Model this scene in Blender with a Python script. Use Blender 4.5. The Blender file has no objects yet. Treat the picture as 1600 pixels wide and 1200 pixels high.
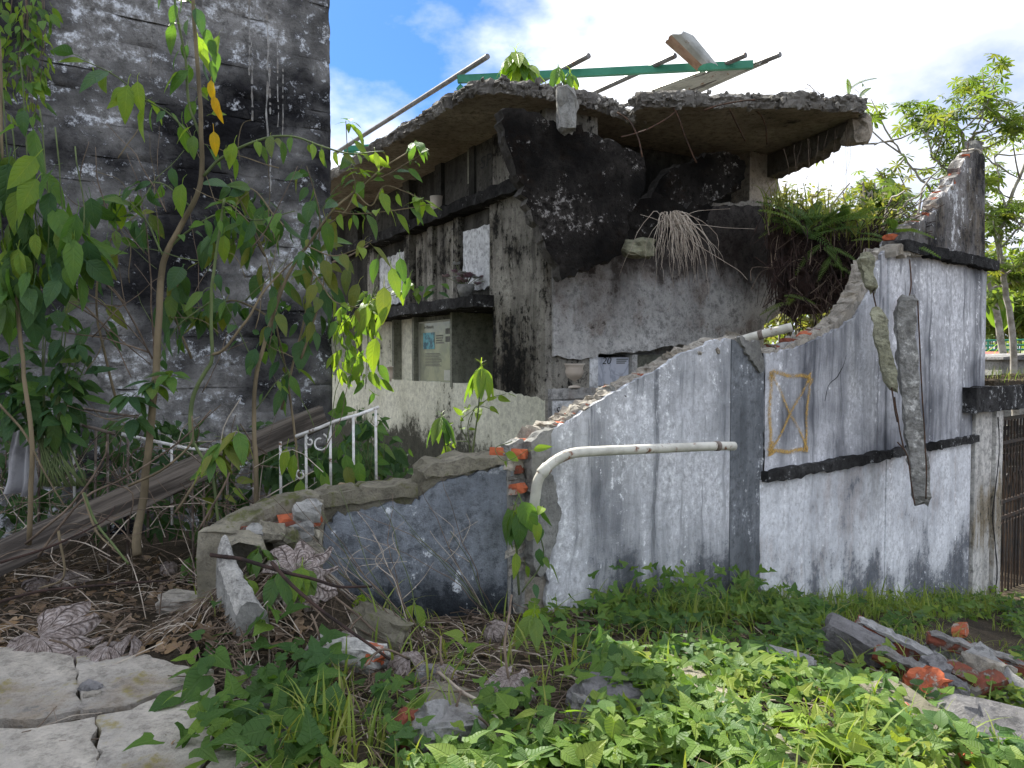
import bpy, bmesh, math, random
import numpy as np
from math import sin, cos, tan, pi, radians, sqrt, atan
from mathutils import Vector, Matrix, noise, Euler, Quaternion
R = random.Random(7)
sc = bpy.context.scene
# ------------------------------------------------------------------ camera
E = 1.4                     # eye height above the world origin
FPX = 1200.0                # focal length in pixels of a 1600 x 1200 picture
PITCH = -atan(40 / 1200)
cam_d = bpy.data.cameras.new('camera'); cam = bpy.data.objects.new('camera', cam_d)
sc.collection.objects.link(cam); sc.camera = cam
cam_d.sensor_width = 36; cam_d.lens = 36 * FPX / 1600
cam_d.clip_start = .05; cam_d.clip_end = 3000
cam.location = (0, 0, E); cam.rotation_euler = (pi / 2 + PITCH, 0, 0)
# ------------------------------------------------------------------ sky, sun, exposure
SUN_EL, SUN_AZ = radians(48), radians(-27)      # azimuth to the right of +Y
world = bpy.data.worlds.new('World'); sc.world = world; world.use_nodes = True
wt = world.node_tree; wt.nodes.clear()
def wn(t, **k):
    n = wt.nodes.new(t)
    for a, b in k.items(): setattr(n, a, b)
    return n
sky = wn('ShaderNodeTexSky', sky_type='NISHITA', sun_disc=False, sun_elevation=SUN_EL, sun_rotation=SUN_AZ,
         air_density=1.0, dust_density=.6, ozone_density=1.6)
tc = wn('ShaderNodeTexCoord')
mp = wn('ShaderNodeMapping'); mp.inputs['Scale'].default_value = (1, 1, 1.7); mp.inputs['Location'].default_value = (4.66, .39, 1.68)
wt.links.new(tc.outputs['Generated'], mp.inputs['Vector'])
cn = wn('ShaderNodeTexNoise'); cn.inputs['Scale'].default_value = 2.1; cn.inputs['Detail'].default_value = 9; cn.inputs['Roughness'].default_value = .56
wt.links.new(mp.outputs[0], cn.inputs['Vector'])
cr = wn('ShaderNodeValToRGB'); cr.color_ramp.elements[0].position = .335; cr.color_ramp.elements[1].position = .47
wt.links.new(cn.outputs[0], cr.inputs[0])
cn2 = wn('ShaderNodeTexNoise'); cn2.inputs['Scale'].default_value = 4.2; cn2.inputs['Detail'].default_value = 6
wt.links.new(mp.outputs[0], cn2.inputs['Vector'])
cr2 = wn('ShaderNodeValToRGB')
cr2.color_ramp.elements[0].position = .40; cr2.color_ramp.elements[0].color = (3.9, 4.25, 5.1, 1)
cr2.color_ramp.elements[1].position = .69; cr2.color_ramp.elements[1].color = (8.2, 8.3, 8.6, 1)
wt.links.new(cn2.outputs[0], cr2.inputs[0])
mx = wn('ShaderNodeMix', data_type='RGBA')
sd = wn('ShaderNodeMix', data_type='RGBA', blend_type='MULTIPLY'); sd.inputs[0].default_value = 1.; sd.inputs[7].default_value = (.21, .40, .66, 1)
wt.links.new(sky.outputs[0], sd.inputs[6]); wt.links.new(cr.outputs[0], mx.inputs[0]); wt.links.new(sd.outputs[2], mx.inputs[6]); wt.links.new(cr2.outputs[0], mx.inputs[7])
bg = wn('ShaderNodeBackground'); bg.inputs[1].default_value = .1
wo = wn('ShaderNodeOutputWorld')
wt.links.new(mx.outputs[2], bg.inputs[0]); wt.links.new(bg.outputs[0], wo.inputs[0])
world.cycles.sampling_method = 'MANUAL'; world.cycles.sample_map_resolution = 512
sun_d = bpy.data.lights.new('sun', 'SUN'); sun_d.energy = 5.0; sun_d.angle = radians(.53); sun_d.color = (1, .955, .86)
sun = bpy.data.objects.new('sun', sun_d); sc.collection.objects.link(sun)
sv = Vector((sin(SUN_AZ) * cos(SUN_EL), cos(SUN_AZ) * cos(SUN_EL), sin(SUN_EL)))
sun.rotation_euler = (-sv).to_track_quat('-Z', 'Y').to_euler(); sun.location = sv * 60
sc.view_settings.view_transform = 'Standard'; sc.view_settings.look = 'None'
sc.view_settings.exposure = 1.25; sc.view_settings.gamma = 1
sc.cycles.use_denoising = True
sc.cycles.max_bounces = 4; sc.cycles.diffuse_bounces = 2; sc.cycles.glossy_bounces = 2; sc.cycles.transparent_max_bounces = 6
sc.cycles.use_adaptive_sampling = True; sc.cycles.adaptive_threshold = .02
# ------------------------------------------------------------------ helpers: pixels to rays, vertical planes
def ray(px, py):
    a = (px - 800) / FPX; b = (600 - py) / FPX; c, s = cos(PITCH), sin(PITCH)
    y = c - b * s; z = s + b * c
    return a / y, z / y
def W(px, py, Y):
    rx, rz = ray(px, py); return Vector((rx * Y, Y, E + rz * Y))
def onz(px, py, z):
    rx, rz = ray(px, py); Y = (z - E) / rz; return Vector((rx * Y, Y, z))
def softp(x): return math.log1p(math.exp(-abs(3 * x))) / 3 + max(x, 0)
def gz_smooth(x, y):
    z = -1.2 - .2 * softp(x) * (1 if x < 6 else 6 / x) - .06 * min(y, 14)
    return E + max(z, -3.1)
def gz(x, y):
    z = gz_smooth(x, y)
    if y > 18 or abs(x) > 14: return z
    z += .07 * noise.noise((x * .9, y * .9, 3.1)) + .035 * noise.noise((x * 2.7, y * 2.7, 8.2))
    # the rubble mound swells a little between the camera and the wall
    z += .10 * math.exp(-((x - .8) ** 2 / 1.6 + (y - 3.6) ** 2 / .9))
    z += .10 * math.exp(-((x - 2.7) ** 2 / 1.2 + (y - 4.9) ** 2 / .9))
    z += .30 * math.exp(-((x + 1.22) ** 2 / .16 + (y - 3.62) ** 2 / .10)) + .2 * math.exp(-((x + .95) ** 2 / .10 + (y - 3.62) ** 2 / .10))
    return z
def G(px, py, up=0.):
    rx, rz = ray(px, py)
    lo = None; Y = 1.0
    while Y < 40:
        if E + rz * Y <= gz(rx * Y, Y) + up: break
        Y += .02
    return Vector((rx * Y, Y, gz(rx * Y, Y) + up))
class Fr:
    """a vertical plane: x along it to the right, y away from the camera, z up; origin at world z = 0"""
    def __init__(s, px, Y, ang):
        rx = ray(px, 560)[0]; s.o = (rx * Y, Y); a = radians(ang); s.d = (sin(a), cos(a)); s.m = (-s.d[1], s.d[0])
        s.M = Matrix(((s.d[0], s.m[0], 0, s.o[0]), (s.d[1], s.m[1], 0, s.o[1]), (0, 0, 1, 0), (0, 0, 0, 1)))
    def hit(s, px, py, y=0.):
        rx, rz = ray(px, py); ox = s.o[0] + y * s.m[0]; oy = s.o[1] + y * s.m[1]
        t = (ox - rx * oy) / (rx * s.d[1] - s.d[0]); Y = oy + t * s.d[1]
        return (t, E + rz * Y)
    def poly(s, pts, y=0.): return [s.hit(a, b, y) for a, b in pts]
    def P(s, x, y, z): return s.M @ Vector((x, y, z))
# ------------------------------------------------------------------ helpers: objects
COL = sc.collection
MATW = {}                    # world matrices of everything made here, by object name
I4 = Matrix.Identity(4)
def link(name, data, M, parent=None):
    o = bpy.data.objects.new(name, data); COL.objects.link(o)
    MATW[o.name] = M
    if parent is None: o.matrix_world = M
    else:
        o.parent = parent; o.matrix_parent_inverse = I4
        o.matrix_basis = MATW[parent.name].inverted() @ M
    return o
def tag(o, label=None, cat=None, group=None, kind=None):
    if label: o['label'] = label
    if cat: o['category'] = cat; kind = kind or 'thing'
    if group: o['group'] = group
    if kind: o['kind'] = kind
    return o
def thing(name, label, cat, M=None, loc=None, group=None):
    M = M if M is not None else Matrix.Translation(loc if loc is not None else (0, 0, 0))
    o = link(name, None, M); o.empty_display_size = .1
    return tag(o, label, cat, group)
class MB:
    def __init__(s): s.v = []; s.f = []; s.m = []; s.uv = None
    def add(s, vs, fs, mi=0):
        n = len(s.v); s.v += [tuple(v) for v in vs]; s.f += [tuple(i + n for i in f) for f in fs]; s.m += [mi] * len(fs); return s
    def box(s, x0, x1, y0, y1, z0, z1, mi=0):
        return s.add([(x0, y0, z0), (x1, y0, z0), (x1, y1, z0), (x0, y1, z0), (x0, y0, z1), (x1, y0, z1), (x1, y1, z1), (x0, y1, z1)],
                     [(0, 3, 2, 1), (4, 5, 6, 7), (0, 1, 5, 4), (1, 2, 6, 5), (2, 3, 7, 6), (3, 0, 4, 7)], mi)
    def prism(s, poly, y0, y1, jit=0., mi=0, rings=2, rim=None):
        """poly in (x, z); broken rims get a few jittered rings between front and back"""
        a = sum(poly[i][0] * poly[(i + 1) % len(poly)][1] - poly[(i + 1) % len(poly)][0] * poly[i][1] for i in range(len(poly)))
        if a < 0: poly = poly[::-1]
        n = len(poly); vs = []
        k = rings if jit else 1
        for r in range(k + 1):
            y = y0 + (y1 - y0) * r / k
            for (x, z) in poly:
                if r == 0 or not jit: vs.append((x, y, z))
                else: vs.append((x + R.uniform(-jit, jit), y + (R.uniform(-jit, jit) * .5 if r < k else 0), z + R.uniform(-jit, jit)))
        fs = [tuple(range(n)), tuple(range(k * n, k * n + n))[::-1]]
        for r in range(k):
            for i in range(n):
                j = (i + 1) % n
                fs.append((r * n + i, (r + 1) * n + i, (r + 1) * n + j, r * n + j))
        s.add(vs, fs, mi)
        if rim is not None: s.m[-(len(fs) - 2):] = [rim] * (len(fs) - 2)
        return s
    def tube(s, pts, rad, n=6, mi=0, cap=True):
        pts = [Vector(p) for p in pts]; m = len(pts)
        rads = rad if isinstance(rad, (list, tuple)) else [rad] * m
        vs = []; fs = []; ref = None
        for i, p in enumerate(pts):
            t = (pts[min(i + 1, m - 1)] - pts[max(i - 1, 0)])
            if t.length < 1e-9: t = Vector((0, 0, 1))
            t.normalize()
            if ref is None: ref = t.orthogonal().normalized()
            ref = (ref - t * ref.dot(t))
            if ref.length < 1e-6: ref = t.orthogonal()
            ref.normalize(); b = t.cross(ref)
            for k in range(n):
                a = 2 * pi * k / n; vs.append(p + (ref * cos(a) + b * sin(a)) * rads[i])
        for i in range(m - 1):
            for k in range(n):
                l = (k + 1) % n; fs.append((i * n + k, i * n + l, (i + 1) * n + l, (i + 1) * n + k))
        if cap: fs += [tuple(range(n))[::-1], tuple(range((m - 1) * n, m * n))]
        return s.add(vs, fs, mi)
    def mesh(s, name, mats, smooth=False):
        me = bpy.data.meshes.new(name); me.from_pydata(s.v, [], s.f)
        for m in (mats if isinstance(mats, (list, tuple)) else [mats]): me.materials.append(m)
        if any(s.m): me.polygons.foreach_set('material_index', s.m)
        if smooth: me.polygons.foreach_set('use_smooth', [True] * len(s.f))
        me.validate(); me.update(); return me
    def build(s, name, mats, parent=None, M=None, smooth=False):
        """vertices are in the frame M (default: the parent's frame, or the world)"""
        if M is None: M = MATW[parent.name] if parent is not None else I4
        return link(name, s.mesh(name, mats, smooth), M, parent)
    def top(s, name, mats, smooth=False, label=None, cat=None, group=None, kind=None):
        """a top-level mesh given in world coordinates: origin moved to its base"""
        v = np.array(s.v); c = Vector(((v[:, 0].min() + v[:, 0].max()) / 2, (v[:, 1].min() + v[:, 1].max()) / 2, v[:, 2].min()))
        s.v = [tuple(Vector(p) - c) for p in s.v]
        o = link(name, s.mesh(name, mats, smooth), Matrix.Translation(c)); return tag(o, label, cat, group, kind)
def jag(poly, flags, step=.06, amp=.02):
    out = []; n = len(poly)
    for i in range(n):
        a = Vector(poly[i]); b = Vector(poly[(i + 1) % n]); out.append(tuple(a))
        if flags is True or flags[i]:
            L = (b - a).length; k = int(L / step)
            nrm = Vector((-(b - a).y, (b - a).x)).normalized() if L > 1e-6 else Vector((0, 0))
            for j in range(1, k):
                t = (j + R.uniform(-.35, .35)) / k
                out.append(tuple(a.lerp(b, t) + nrm * (R.gauss(0, amp))))
    return out
def fl(n, *idx):
    return [i in idx for i in range(n)]
def chunk_mb(size, seed, cuts=2, rough=.12, keep=.75):
    """an irregular broken lump: a box with worn corners and lumpy faces"""
    bm = bmesh.new(); bmesh.ops.create_cube(bm, size=1)
    bmesh.ops.subdivide_edges(bm, edges=bm.edges[:], cuts=cuts, use_grid_fill=True)
    for v in bm.verts:
        p = v.co.copy(); r = p.length
        sph = p.normalized() * .62
        p = p.lerp(sph, 1 - keep)
        n3 = noise.noise_vector(v.co * 1.7 + Vector((seed * 3.1, seed * 1.7, seed)))
        n4 = noise.noise_vector(v.co * 4.5 + Vector((seed * 1.1, seed * 2.7, seed)))
        n5 = noise.noise_vector(v.co * 11. + Vector((seed * 2.1, seed * .7, seed)))
        p += n3 * rough * 1.3 + n4 * rough * .6 + n5 * rough * .3
        v.co = Vector((p.x * size[0], p.y * size[1], p.z * size[2]))
    bm.verts.index_update()
    mb = MB(); mb.add([v.co.copy() for v in bm.verts], [[v.index for v in f.verts] for f in bm.faces]); bm.free(); return mb
def rotm(x=0, y=0, z=0): return Euler((radians(x), radians(y), radians(z))).to_matrix().to_4x4()
def bend(pts, k=6, wob=0., seed=0.):
    """smooth a polyline (Catmull-Rom) and let it wobble"""
    P = [Vector(p) for p in pts]; P = [P[0] * 2 - P[1]] + P + [P[-1] * 2 - P[-2]]; out = []
    for i in range(1, len(P) - 2):
        for j in range(k):
            t = j / k; a, b, c, d = P[i - 1], P[i], P[i + 1], P[i + 2]
            out.append(.5 * ((2 * b) + (c - a) * t + (2 * a - 5 * b + 4 * c - d) * t * t + (3 * b - a - 3 * c + d) * t ** 3))
    out.append(P[-2])
    if wob: out = [p + Vector(noise.noise_vector(p * 6 + Vector((seed, seed, seed)))) * wob for p in out]
    return out
# ------------------------------------------------------------------ helpers: node materials
class NT:
    def __init__(s, name):
        s.mat = bpy.data.materials.new(name); s.mat.use_nodes = True; s.t = s.mat.node_tree; s.t.nodes.clear()
        s.out = s.n('ShaderNodeOutputMaterial')
    def n(s, t, **k):
        n = s.t.nodes.new(t)
        for a, b in k.items(): setattr(n, a, b)
        return n
    def put(s, sock, v):
        if v is None: return
        if hasattr(v, 'is_output'): s.t.links.new(v, sock)
        elif isinstance(v, (tuple, list)) and len(v) == 3 and sock.type == 'RGBA': sock.default_value = (*v, 1)
        else: sock.default_value = v
    def coord(s, kind='Object', rnd=True):
        c = s.n('ShaderNodeTexCoord').outputs[kind]
        if rnd:
            oi = s.n('ShaderNodeObjectInfo'); m = s.n('ShaderNodeVectorMath', operation='MULTIPLY_ADD')
            cb = s.n('ShaderNodeCombineXYZ')
            for i in range(3): s.t.links.new(oi.outputs['Random'], cb.inputs[i])
            s.t.links.new(cb.outputs[0], m.inputs[0]); m.inputs[1].default_value = (37, 17, 23); s.t.links.new(c, m.inputs[2]); return m.outputs[0]
        return c
    def noise(s, vec, scale, detail=5, rough=.55, st=None, dist=0.):
        if st:
            m = s.n('ShaderNodeMapping'); m.inputs['Scale'].default_value = st; s.t.links.new(vec, m.inputs[0]); vec = m.outputs[0]
        n = s.n('ShaderNodeTexNoise'); s.t.links.new(vec, n.inputs['Vector'])
        n.inputs['Scale'].default_value = scale; n.inputs['Detail'].default_value = detail; n.inputs['Roughness'].default_value = rough
        n.inputs['Distortion'].default_value = dist; return n.outputs[0]
    def voro(s, vec, scale, feature='F1', st=None, rnd=1.):
        if st:
            m = s.n('ShaderNodeMapping'); m.inputs['Scale'].default_value = st; s.t.links.new(vec, m.inputs[0]); vec = m.outputs[0]
        n = s.n('ShaderNodeTexVoronoi', feature=feature); s.t.links.new(vec, n.inputs['Vector'])
        n.inputs['Scale'].default_value = scale; n.inputs['Randomness'].default_value = rnd; return n.outputs[0]
    def step(s, v, a, b):
        n = s.n('ShaderNodeMapRange', interpolation_type='SMOOTHSTEP'); s.put(n.inputs[0], v)
        n.inputs[1].default_value = a; n.inputs[2].default_value = b; return n.outputs[0]
    def m(s, op, a, b=None, c=None):
        n = s.n('ShaderNodeMath', operation=op); s.put(n.inputs[0], a); s.put(n.inputs[1], b); s.put(n.inputs[2], c); return n.outputs[0]
    def mix(s, f, a, b, mode='MIX'):
        n = s.n('ShaderNodeMix', data_type='RGBA', blend_type=mode); s.put(n.inputs[0], f); s.put(n.inputs[6], a); s.put(n.inputs[7], b); return n.outputs[2]
    def ramp(s, f, stops):
        n = s.n('ShaderNodeValToRGB'); e = n.color_ramp.elements
        while len(e) < len(stops): e.new(.5)
        for i, (p, c) in enumerate(stops): e[i].position = p; e[i].color = (*c, 1)
        s.put(n.inputs[0], f); return n.outputs[0]
    def sep(s, vec):
        n = s.n('ShaderNodeSeparateXYZ'); s.t.links.new(vec, n.inputs[0]); return n.outputs
    def bump(s, h, strength=.4, dist=.01, prev=None):
        n = s.n('ShaderNodeBump'); s.put(n.inputs['Height'], h); n.inputs['Strength'].default_value = strength; n.inputs['Distance'].default_value = dist
        if prev is not None: s.t.links.new(prev, n.inputs['Normal'])
        return n.outputs[0]
    def fin(s, col, rough=.85, normal=None, spec=.25, metal=0., alpha=None, trans=None, tcol=None):
        p = s.n('ShaderNodeBsdfPrincipled'); s.put(p.inputs['Base Color'], col); s.put(p.inputs['Roughness'], rough)
        p.inputs['Specular IOR Level'].default_value = spec; p.inputs['Metallic'].default_value = metal
        if normal is not None: s.t.links.new(normal, p.inputs['Normal'])
        if alpha is not None: s.put(p.inputs['Alpha'], alpha)
        o = p.outputs[0]
        if trans:
            t = s.n('ShaderNodeBsdfTranslucent'); s.put(t.inputs[0], tcol if tcol is not None else col)
            if normal is not None: s.t.links.new(normal, t.inputs['Normal'])
            mx = s.n('ShaderNodeMixShader'); mx.inputs[0].default_value = trans
            s.t.links.new(o, mx.inputs[1]); s.t.links.new(t.outputs[0], mx.inputs[2]); o = mx.outputs[0]
        s.t.links.new(o, s.out.inputs[0]); return s.mat
def stain(name, base, dark, amount=.5, soft=.09, sx=5., sz=.45, base2=None, big=1.1, black=None, blk=.3, flecks=0., low=None, lowcol=(.03, .035, .03),
          moss=None, bump=.5, rough=.88, wstreak=.45, wbig=.4, wfine=.5, rnd=True, lights=None, lamt=.4, warm=None, mot=13., con=.55, top=None, topcol=(.02, .018, .016), lsoft=.045, drips=0.):
    """weathered plaster or concrete: vertical run marks, blotches, speckle, lime left-overs, a damp dark foot (low) or sooty head (top), heights in the object's z"""
    s = NT(name); c = s.coord('Object', rnd)
    # runs wander a little instead of falling dead straight, and gather in bands
    wv = s.n('ShaderNodeVectorMath', operation='MULTIPLY_ADD'); wn_ = s.n('ShaderNodeTexNoise'); s.t.links.new(c, wn_.inputs['Vector']); wn_.inputs['Scale'].default_value = 2.2; wn_.inputs['Detail'].default_value = 2
    s.t.links.new(wn_.outputs['Color'], wv.inputs[0]); wv.inputs[1].default_value = (.16, .16, .5); s.t.links.new(c, wv.inputs[2]); cw = wv.outputs[0]
    st = s.m('MULTIPLY_ADD', s.noise(cw, 1., 5, .72, (sx, sx, sz)), .62, s.m('MULTIPLY', s.noise(cw, 1., 3, .6, (sx * .3, sx * .3, sz * .8)), .38)); mo = s.noise(c, mot, 7, .78); bg_ = s.noise(c, big, 4, .6)
    f = s.m('MULTIPLY', st, wstreak); f = s.m('MULTIPLY_ADD', bg_, wbig, f); f = s.m('MULTIPLY_ADD', mo, wfine, f)
    th = (wstreak + wbig + wfine) * .5 + (.5 - amount) * .4
    fac = s.step(f, th - soft, th + soft)
    st2 = None
    if lights or black or warm: st2 = s.noise(cw, 1., 5, .7, (sx * 1.3 + .31, sx * 1.3, sz * 2.2))
    col = base
    if base2: col = s.mix(s.step(bg_, .4, .6), base, base2)
    if warm: col = s.mix(s.step(s.m('ADD', s.m('MULTIPLY', bg_, .6), s.m('MULTIPLY', st2, .4)), .5, .6), col, warm)
    col = s.mix(fac, col, dark)
    if black:
        bn = s.m('MULTIPLY_ADD', mo, .42, s.m('MULTIPLY_ADD', bg_, .3, s.m('MULTIPLY', st2, .38))); t0 = .55 + (.5 - blk) * .26
        col = s.mix(s.step(bn, t0 - .03, t0 + .05), col, black)
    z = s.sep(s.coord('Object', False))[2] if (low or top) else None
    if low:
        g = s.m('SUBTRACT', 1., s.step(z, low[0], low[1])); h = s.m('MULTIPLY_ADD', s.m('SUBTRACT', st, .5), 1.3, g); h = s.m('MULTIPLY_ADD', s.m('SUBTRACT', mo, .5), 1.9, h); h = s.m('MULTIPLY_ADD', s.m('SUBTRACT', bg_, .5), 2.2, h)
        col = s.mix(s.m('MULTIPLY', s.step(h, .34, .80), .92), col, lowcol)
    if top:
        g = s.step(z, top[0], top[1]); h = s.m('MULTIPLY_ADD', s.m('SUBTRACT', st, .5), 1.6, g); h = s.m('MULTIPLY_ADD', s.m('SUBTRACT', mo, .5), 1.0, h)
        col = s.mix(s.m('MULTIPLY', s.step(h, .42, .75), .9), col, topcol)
    if lights:   # paint or lime that is left over, and paler runs
        ln = s.m('MULTIPLY_ADD', mo, .55, s.m('MULTIPLY', st2, .4)); ln = s.m('MULTIPLY_ADD', bg_, -.3, ln); t0 = .325 + (.5 - lamt) * .32
        col = s.mix(s.step(ln, t0, t0 + lsoft), col, lights)
    if drips:    # thin dark runs, bunched where water finds its way down
        dn = s.noise(cw, 1., 3, .55, (15, 15, .16)); col = s.mix(s.m('MULTIPLY', s.m('MULTIPLY', s.step(dn, .53, .66), s.step(s.m('MULTIPLY_ADD', mo, .25, s.m('MULTIPLY', st, .75)), .44, .58)), drips), col, dark)
    if moss: col = s.mix(s.m('MULTIPLY', s.step(s.m('MULTIPLY_ADD', mo, .35, s.m('MULTIPLY', s.noise(c, 2.6, 4, .65), .65)), moss[1], moss[1] + .07), .85), col, moss[0])
    if flecks:   # flaked spots, their number uneven over the face
        v = s.voro(c, 15., st=(1, 1, .65)); k = s.m('MULTIPLY', s.m('SUBTRACT', 1., s.step(s.m('MULTIPLY_ADD', mo, .35, v), .30, .36)), s.step(bg_, .60 - flecks, .66 - flecks)); col = s.mix(k, col, (.66, .69, .72))
    lo_, hi_ = 1 - con, 1 + con * .42
    col = s.mix(1., col, s.ramp(mo, [(.39, (lo_, lo_, lo_)), (.6, (hi_, hi_, hi_))]), 'MULTIPLY')
    return s.fin(col, rough, s.bump(mo, bump, .04), .06)
# ------------------------------------------------------------------ materials
M_WASH = stain('whitewash', (.745, .762, .785), (.16, .172, .188), .41, .14, 5, .3, base2=(.58, .60, .625), low=(E - 2.2, E - .75), lowcol=(.10, .11, .122), rnd=False, lights=(.80, .82, .835), lamt=.31, bump=.5, mot=19, wstreak=.65, wfine=.42, wbig=.7, con=.42, big=.75, drips=.75)
M_WASH_R = stain('whitewash_upper', (.755, .77, .80), (.12, .128, .145), .43, .14, 4.2, .2, base2=(.61, .625, .655), rnd=False, lights=(.82, .835, .855), lamt=.28, bump=.45, big=.7, mot=19, wstreak=.8, wbig=.7, wfine=.38, con=.42, drips=.85)
M_WASH_L = stain('whitewash_lower', (.88, .905, .93), (.36, .38, .41), .33, .15, 6, .3, base2=(.81, .835, .86), low=(E - 3.0, E - .95), lowcol=(.125, .138, .158), lights=(.86, .88, .90), lamt=.29, rnd=False, bump=.4, warm=(.70, .67, .66), mot=19, wfine=.42, con=.36, drips=.6)
M_PILASTER = stain('slate_wash', (.25, .27, .29), (.10, .11, .12), .47, .1, 8, .3, lights=(.50, .52, .54), lamt=.27, bump=.4, rnd=False)
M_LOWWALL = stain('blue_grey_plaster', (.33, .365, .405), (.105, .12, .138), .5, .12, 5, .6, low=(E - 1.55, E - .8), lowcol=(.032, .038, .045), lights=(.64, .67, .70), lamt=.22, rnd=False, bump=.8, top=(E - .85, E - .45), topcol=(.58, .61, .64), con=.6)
M_RAW = stain('raw_plaster', (.38, .38, .36), (.18, .18, .165), .45, .12, 3, 2, bump=.7)
M_MORTAR = stain('mortar', (.52, .485, .42), (.27, .245, .205), .42, .12, 4, 4, bump=.9, warm=(.56, .49, .38))
M_COPING = stain('mossy_coping', (.42, .39, .31), (.17, .16, .115), .45, .12, 3, 3, bump=.9, moss=((.10, .11, .035), .53))
M_LEDGE = stain('mould_black_ledge', (.10, .10, .10), (.018, .018, .018), .55, .1, 5, 5, lights=(.40, .41, .41), lamt=.25, bump=1., con=.75)
M_PARAPET = stain('parapet_stain', (.36, .345, .33), (.025, .025, .027), .50, .09, 4.5, .8, lights=(.56, .57, .58), lamt=.34, warm=(.40, .345, .27), bump=.7, big=1.8, con=.65)
M_TALL = stain('board_concrete', (.34, .337, .328), (.026, .026, .029), .52, .13, 1.3, 2.4, base2=(.16, .16, .16), lights=(.64, .67, .71), lamt=.40, lsoft=.09, black=(.014, .014, .016), blk=.40, bump=1., big=.6, wbig=1.05, wstreak=.6, wfine=.55, mot=9., rnd=False, con=.6)
M_TOMB = stain('tomb_concrete', (.55, .55, .53), (.27, .26, .245), .45, .12, 2.4, 1.2, black=(.05, .042, .036), blk=.24, warm=(.42, .36, .31), bump=.7, rnd=False, top=(E + .0, E + 1.7), topcol=(.04, .032, .028), con=.6)
M_STREAK = stain('black_run_concrete', (.46, .44, .38), (.04, .038, .034), .48, .09, 6, .5, black=(.015, .015, .014), blk=.38, warm=(.35, .32, .25), bump=.8, con=.6)
M_PALE = stain('pale_lime_base', (.72, .72, .60), (.50, .50, .39), .4, .2, 2.5, .5, low=(E - 1.4, E - .45), lowcol=(.03, .03, .022), black=(.06, .06, .047), blk=.16, rnd=False, bump=.4, con=.32, wfine=.3)
M_NICHE = stain('niche_plaster', (.34, .35, .285), (.14, .145, .115), .45, .14, 4, .6, black=(.03, .03, .028), blk=.2, bump=.5)
M_DARKNICHE = stain('dark_plaster', (.13, .125, .11), (.022, .022, .02), .52, .12, 4, .6, bump=.5, con=.7)  # near-black plaster tone for vault interiors, cavity walls and the block screen
M_WHITEP = stain('white_panel', (.68, .70, .71), (.38, .39, .39), .3, .14, 8, .6, black=(.06, .06, .06), blk=.06, bump=.3)
M_SLAB = stain('mould_black_slab', (.055, .05, .045), (.008, .0078, .0075), .53, .1, 3, 3, lights=(.26, .25, .235), lamt=.26, bump=1., mot=14, con=.8, warm=(.06, .042, .03))
M_ROOF = stain('roof_concrete', (.56, .50, .41), (.28, .24, .19), .46, .12, 1.6, 1.6, bump=1., black=(.06, .053, .046), blk=.18, con=.6)
M_RIM = stain('broken_concrete_rim', (.38, .365, .33), (.14, .13, .115), .48, .1, 4, 4, bump=1., lights=(.56, .54, .49), lamt=.3, mot=20)
M_ROOFD = stain('dark_beam_concrete', (.17, .155, .13), (.05, .046, .04), .5, .14, 1.6, 1.6, bump=.9)  # darker tone than the roof slab, for the beam below it
M_BEAMC = stain('hanging_concrete', (.42, .42, .395), (.20, .20, .185), .42, .14, 3, 1.5, bump=.9, lights=(.6, .6, .57), lamt=.3)
M_OLIVE = stain('olive_concrete', (.40, .40, .29), (.23, .23, .155), .42, .14, 3, 1.5, bump=.8)
M_PAVE = stain('paving_concrete', (.62, .575, .50), (.36, .335, .295), .42, .10, 1.5, 1.5, base2=(.54, .51, .46), bump=1., black=(.16, .155, .145), blk=.2, moss=((.28, .24, .09), .55), rnd=False, con=.5, mot=9, warm=(.52, .43, .32))
M_CRUMB = stain('lime_white_rubble', (.66, .65, .61), (.40, .39, .36), .36, .12, 4, 3, bump=1.)
M_GREYRUB = stain('grey_rubble', (.33, .325, .325), (.16, .155, .155), .42, .12, 3, 3, bump=1., lights=(.48, .48, .48), lamt=.28)
M_WHITEBRD = stain('painted_fragment', (.50, .50, .49), (.22, .215, .205), .46, .1, 7, 7, bump=.8, warm=(.40, .36, .31), con=.6)
M_PILLAR = stain('gate_pillar', (.68, .67, .63), (.30, .285, .25), .36, .12, 7, .4, warm=(.44, .36, .23), black=(.05, .048, .038), blk=.22, bump=.5, rnd=False)
M_SLABRIM = stain('slab_break', (.24, .23, .21), (.05, .047, .043), .52, .1, 4, 4, bump=1., con=.7)
def simple(name, col, col2, scale=6., rough=.6, bump=.3, metal=0., spec=.3, st=None, a=.42, b=.6, rust=None, rn=.6):
    s = NT(name); c = s.coord(); n = s.noise(c, scale, 6, .62, st)
    col = s.mix(s.step(n, a, b), col, col2)
    if rust: col = s.mix(s.step(s.noise(c, 9., 7, .7), rn, rn + .07), col, rust)
    return s.fin(col, rough, s.bump(s.noise(c, scale * 6, 5, .6, st), bump, .006), spec, metal)
M_BRICK = simple('brick', (.46, .125, .055), (.22, .06, .035), 9, .95, 1., b=.62, rust=(.36, .32, .265), rn=.52)
M_BRICKD = simple('damp_brick', (.21, .065, .04), (.10, .045, .03), 9, .9, .9, rust=(.20, .185, .165), rn=.52)
M_GREEN = simple('green_steel', (.035, .20, .125), (.05, .24, .155), 5, .5, .2, rust=(.09, .05, .03), rn=.68)
M_STEEL = simple('grey_steel', (.16, .16, .16), (.10, .095, .09), 7, .5, .3, metal=.4, rust=(.13, .07, .04), rn=.6)
M_ZINC = simple('zinc_sheet', (.40, .41, .39), (.27, .28, .26), 3, .45, .2, metal=.5, rust=(.20, .12, .07), rn=.6)
M_ZINCIN = simple('rusty_sheet', (.30, .20, .14), (.22, .13, .085), 4, .7, .2)
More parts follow.
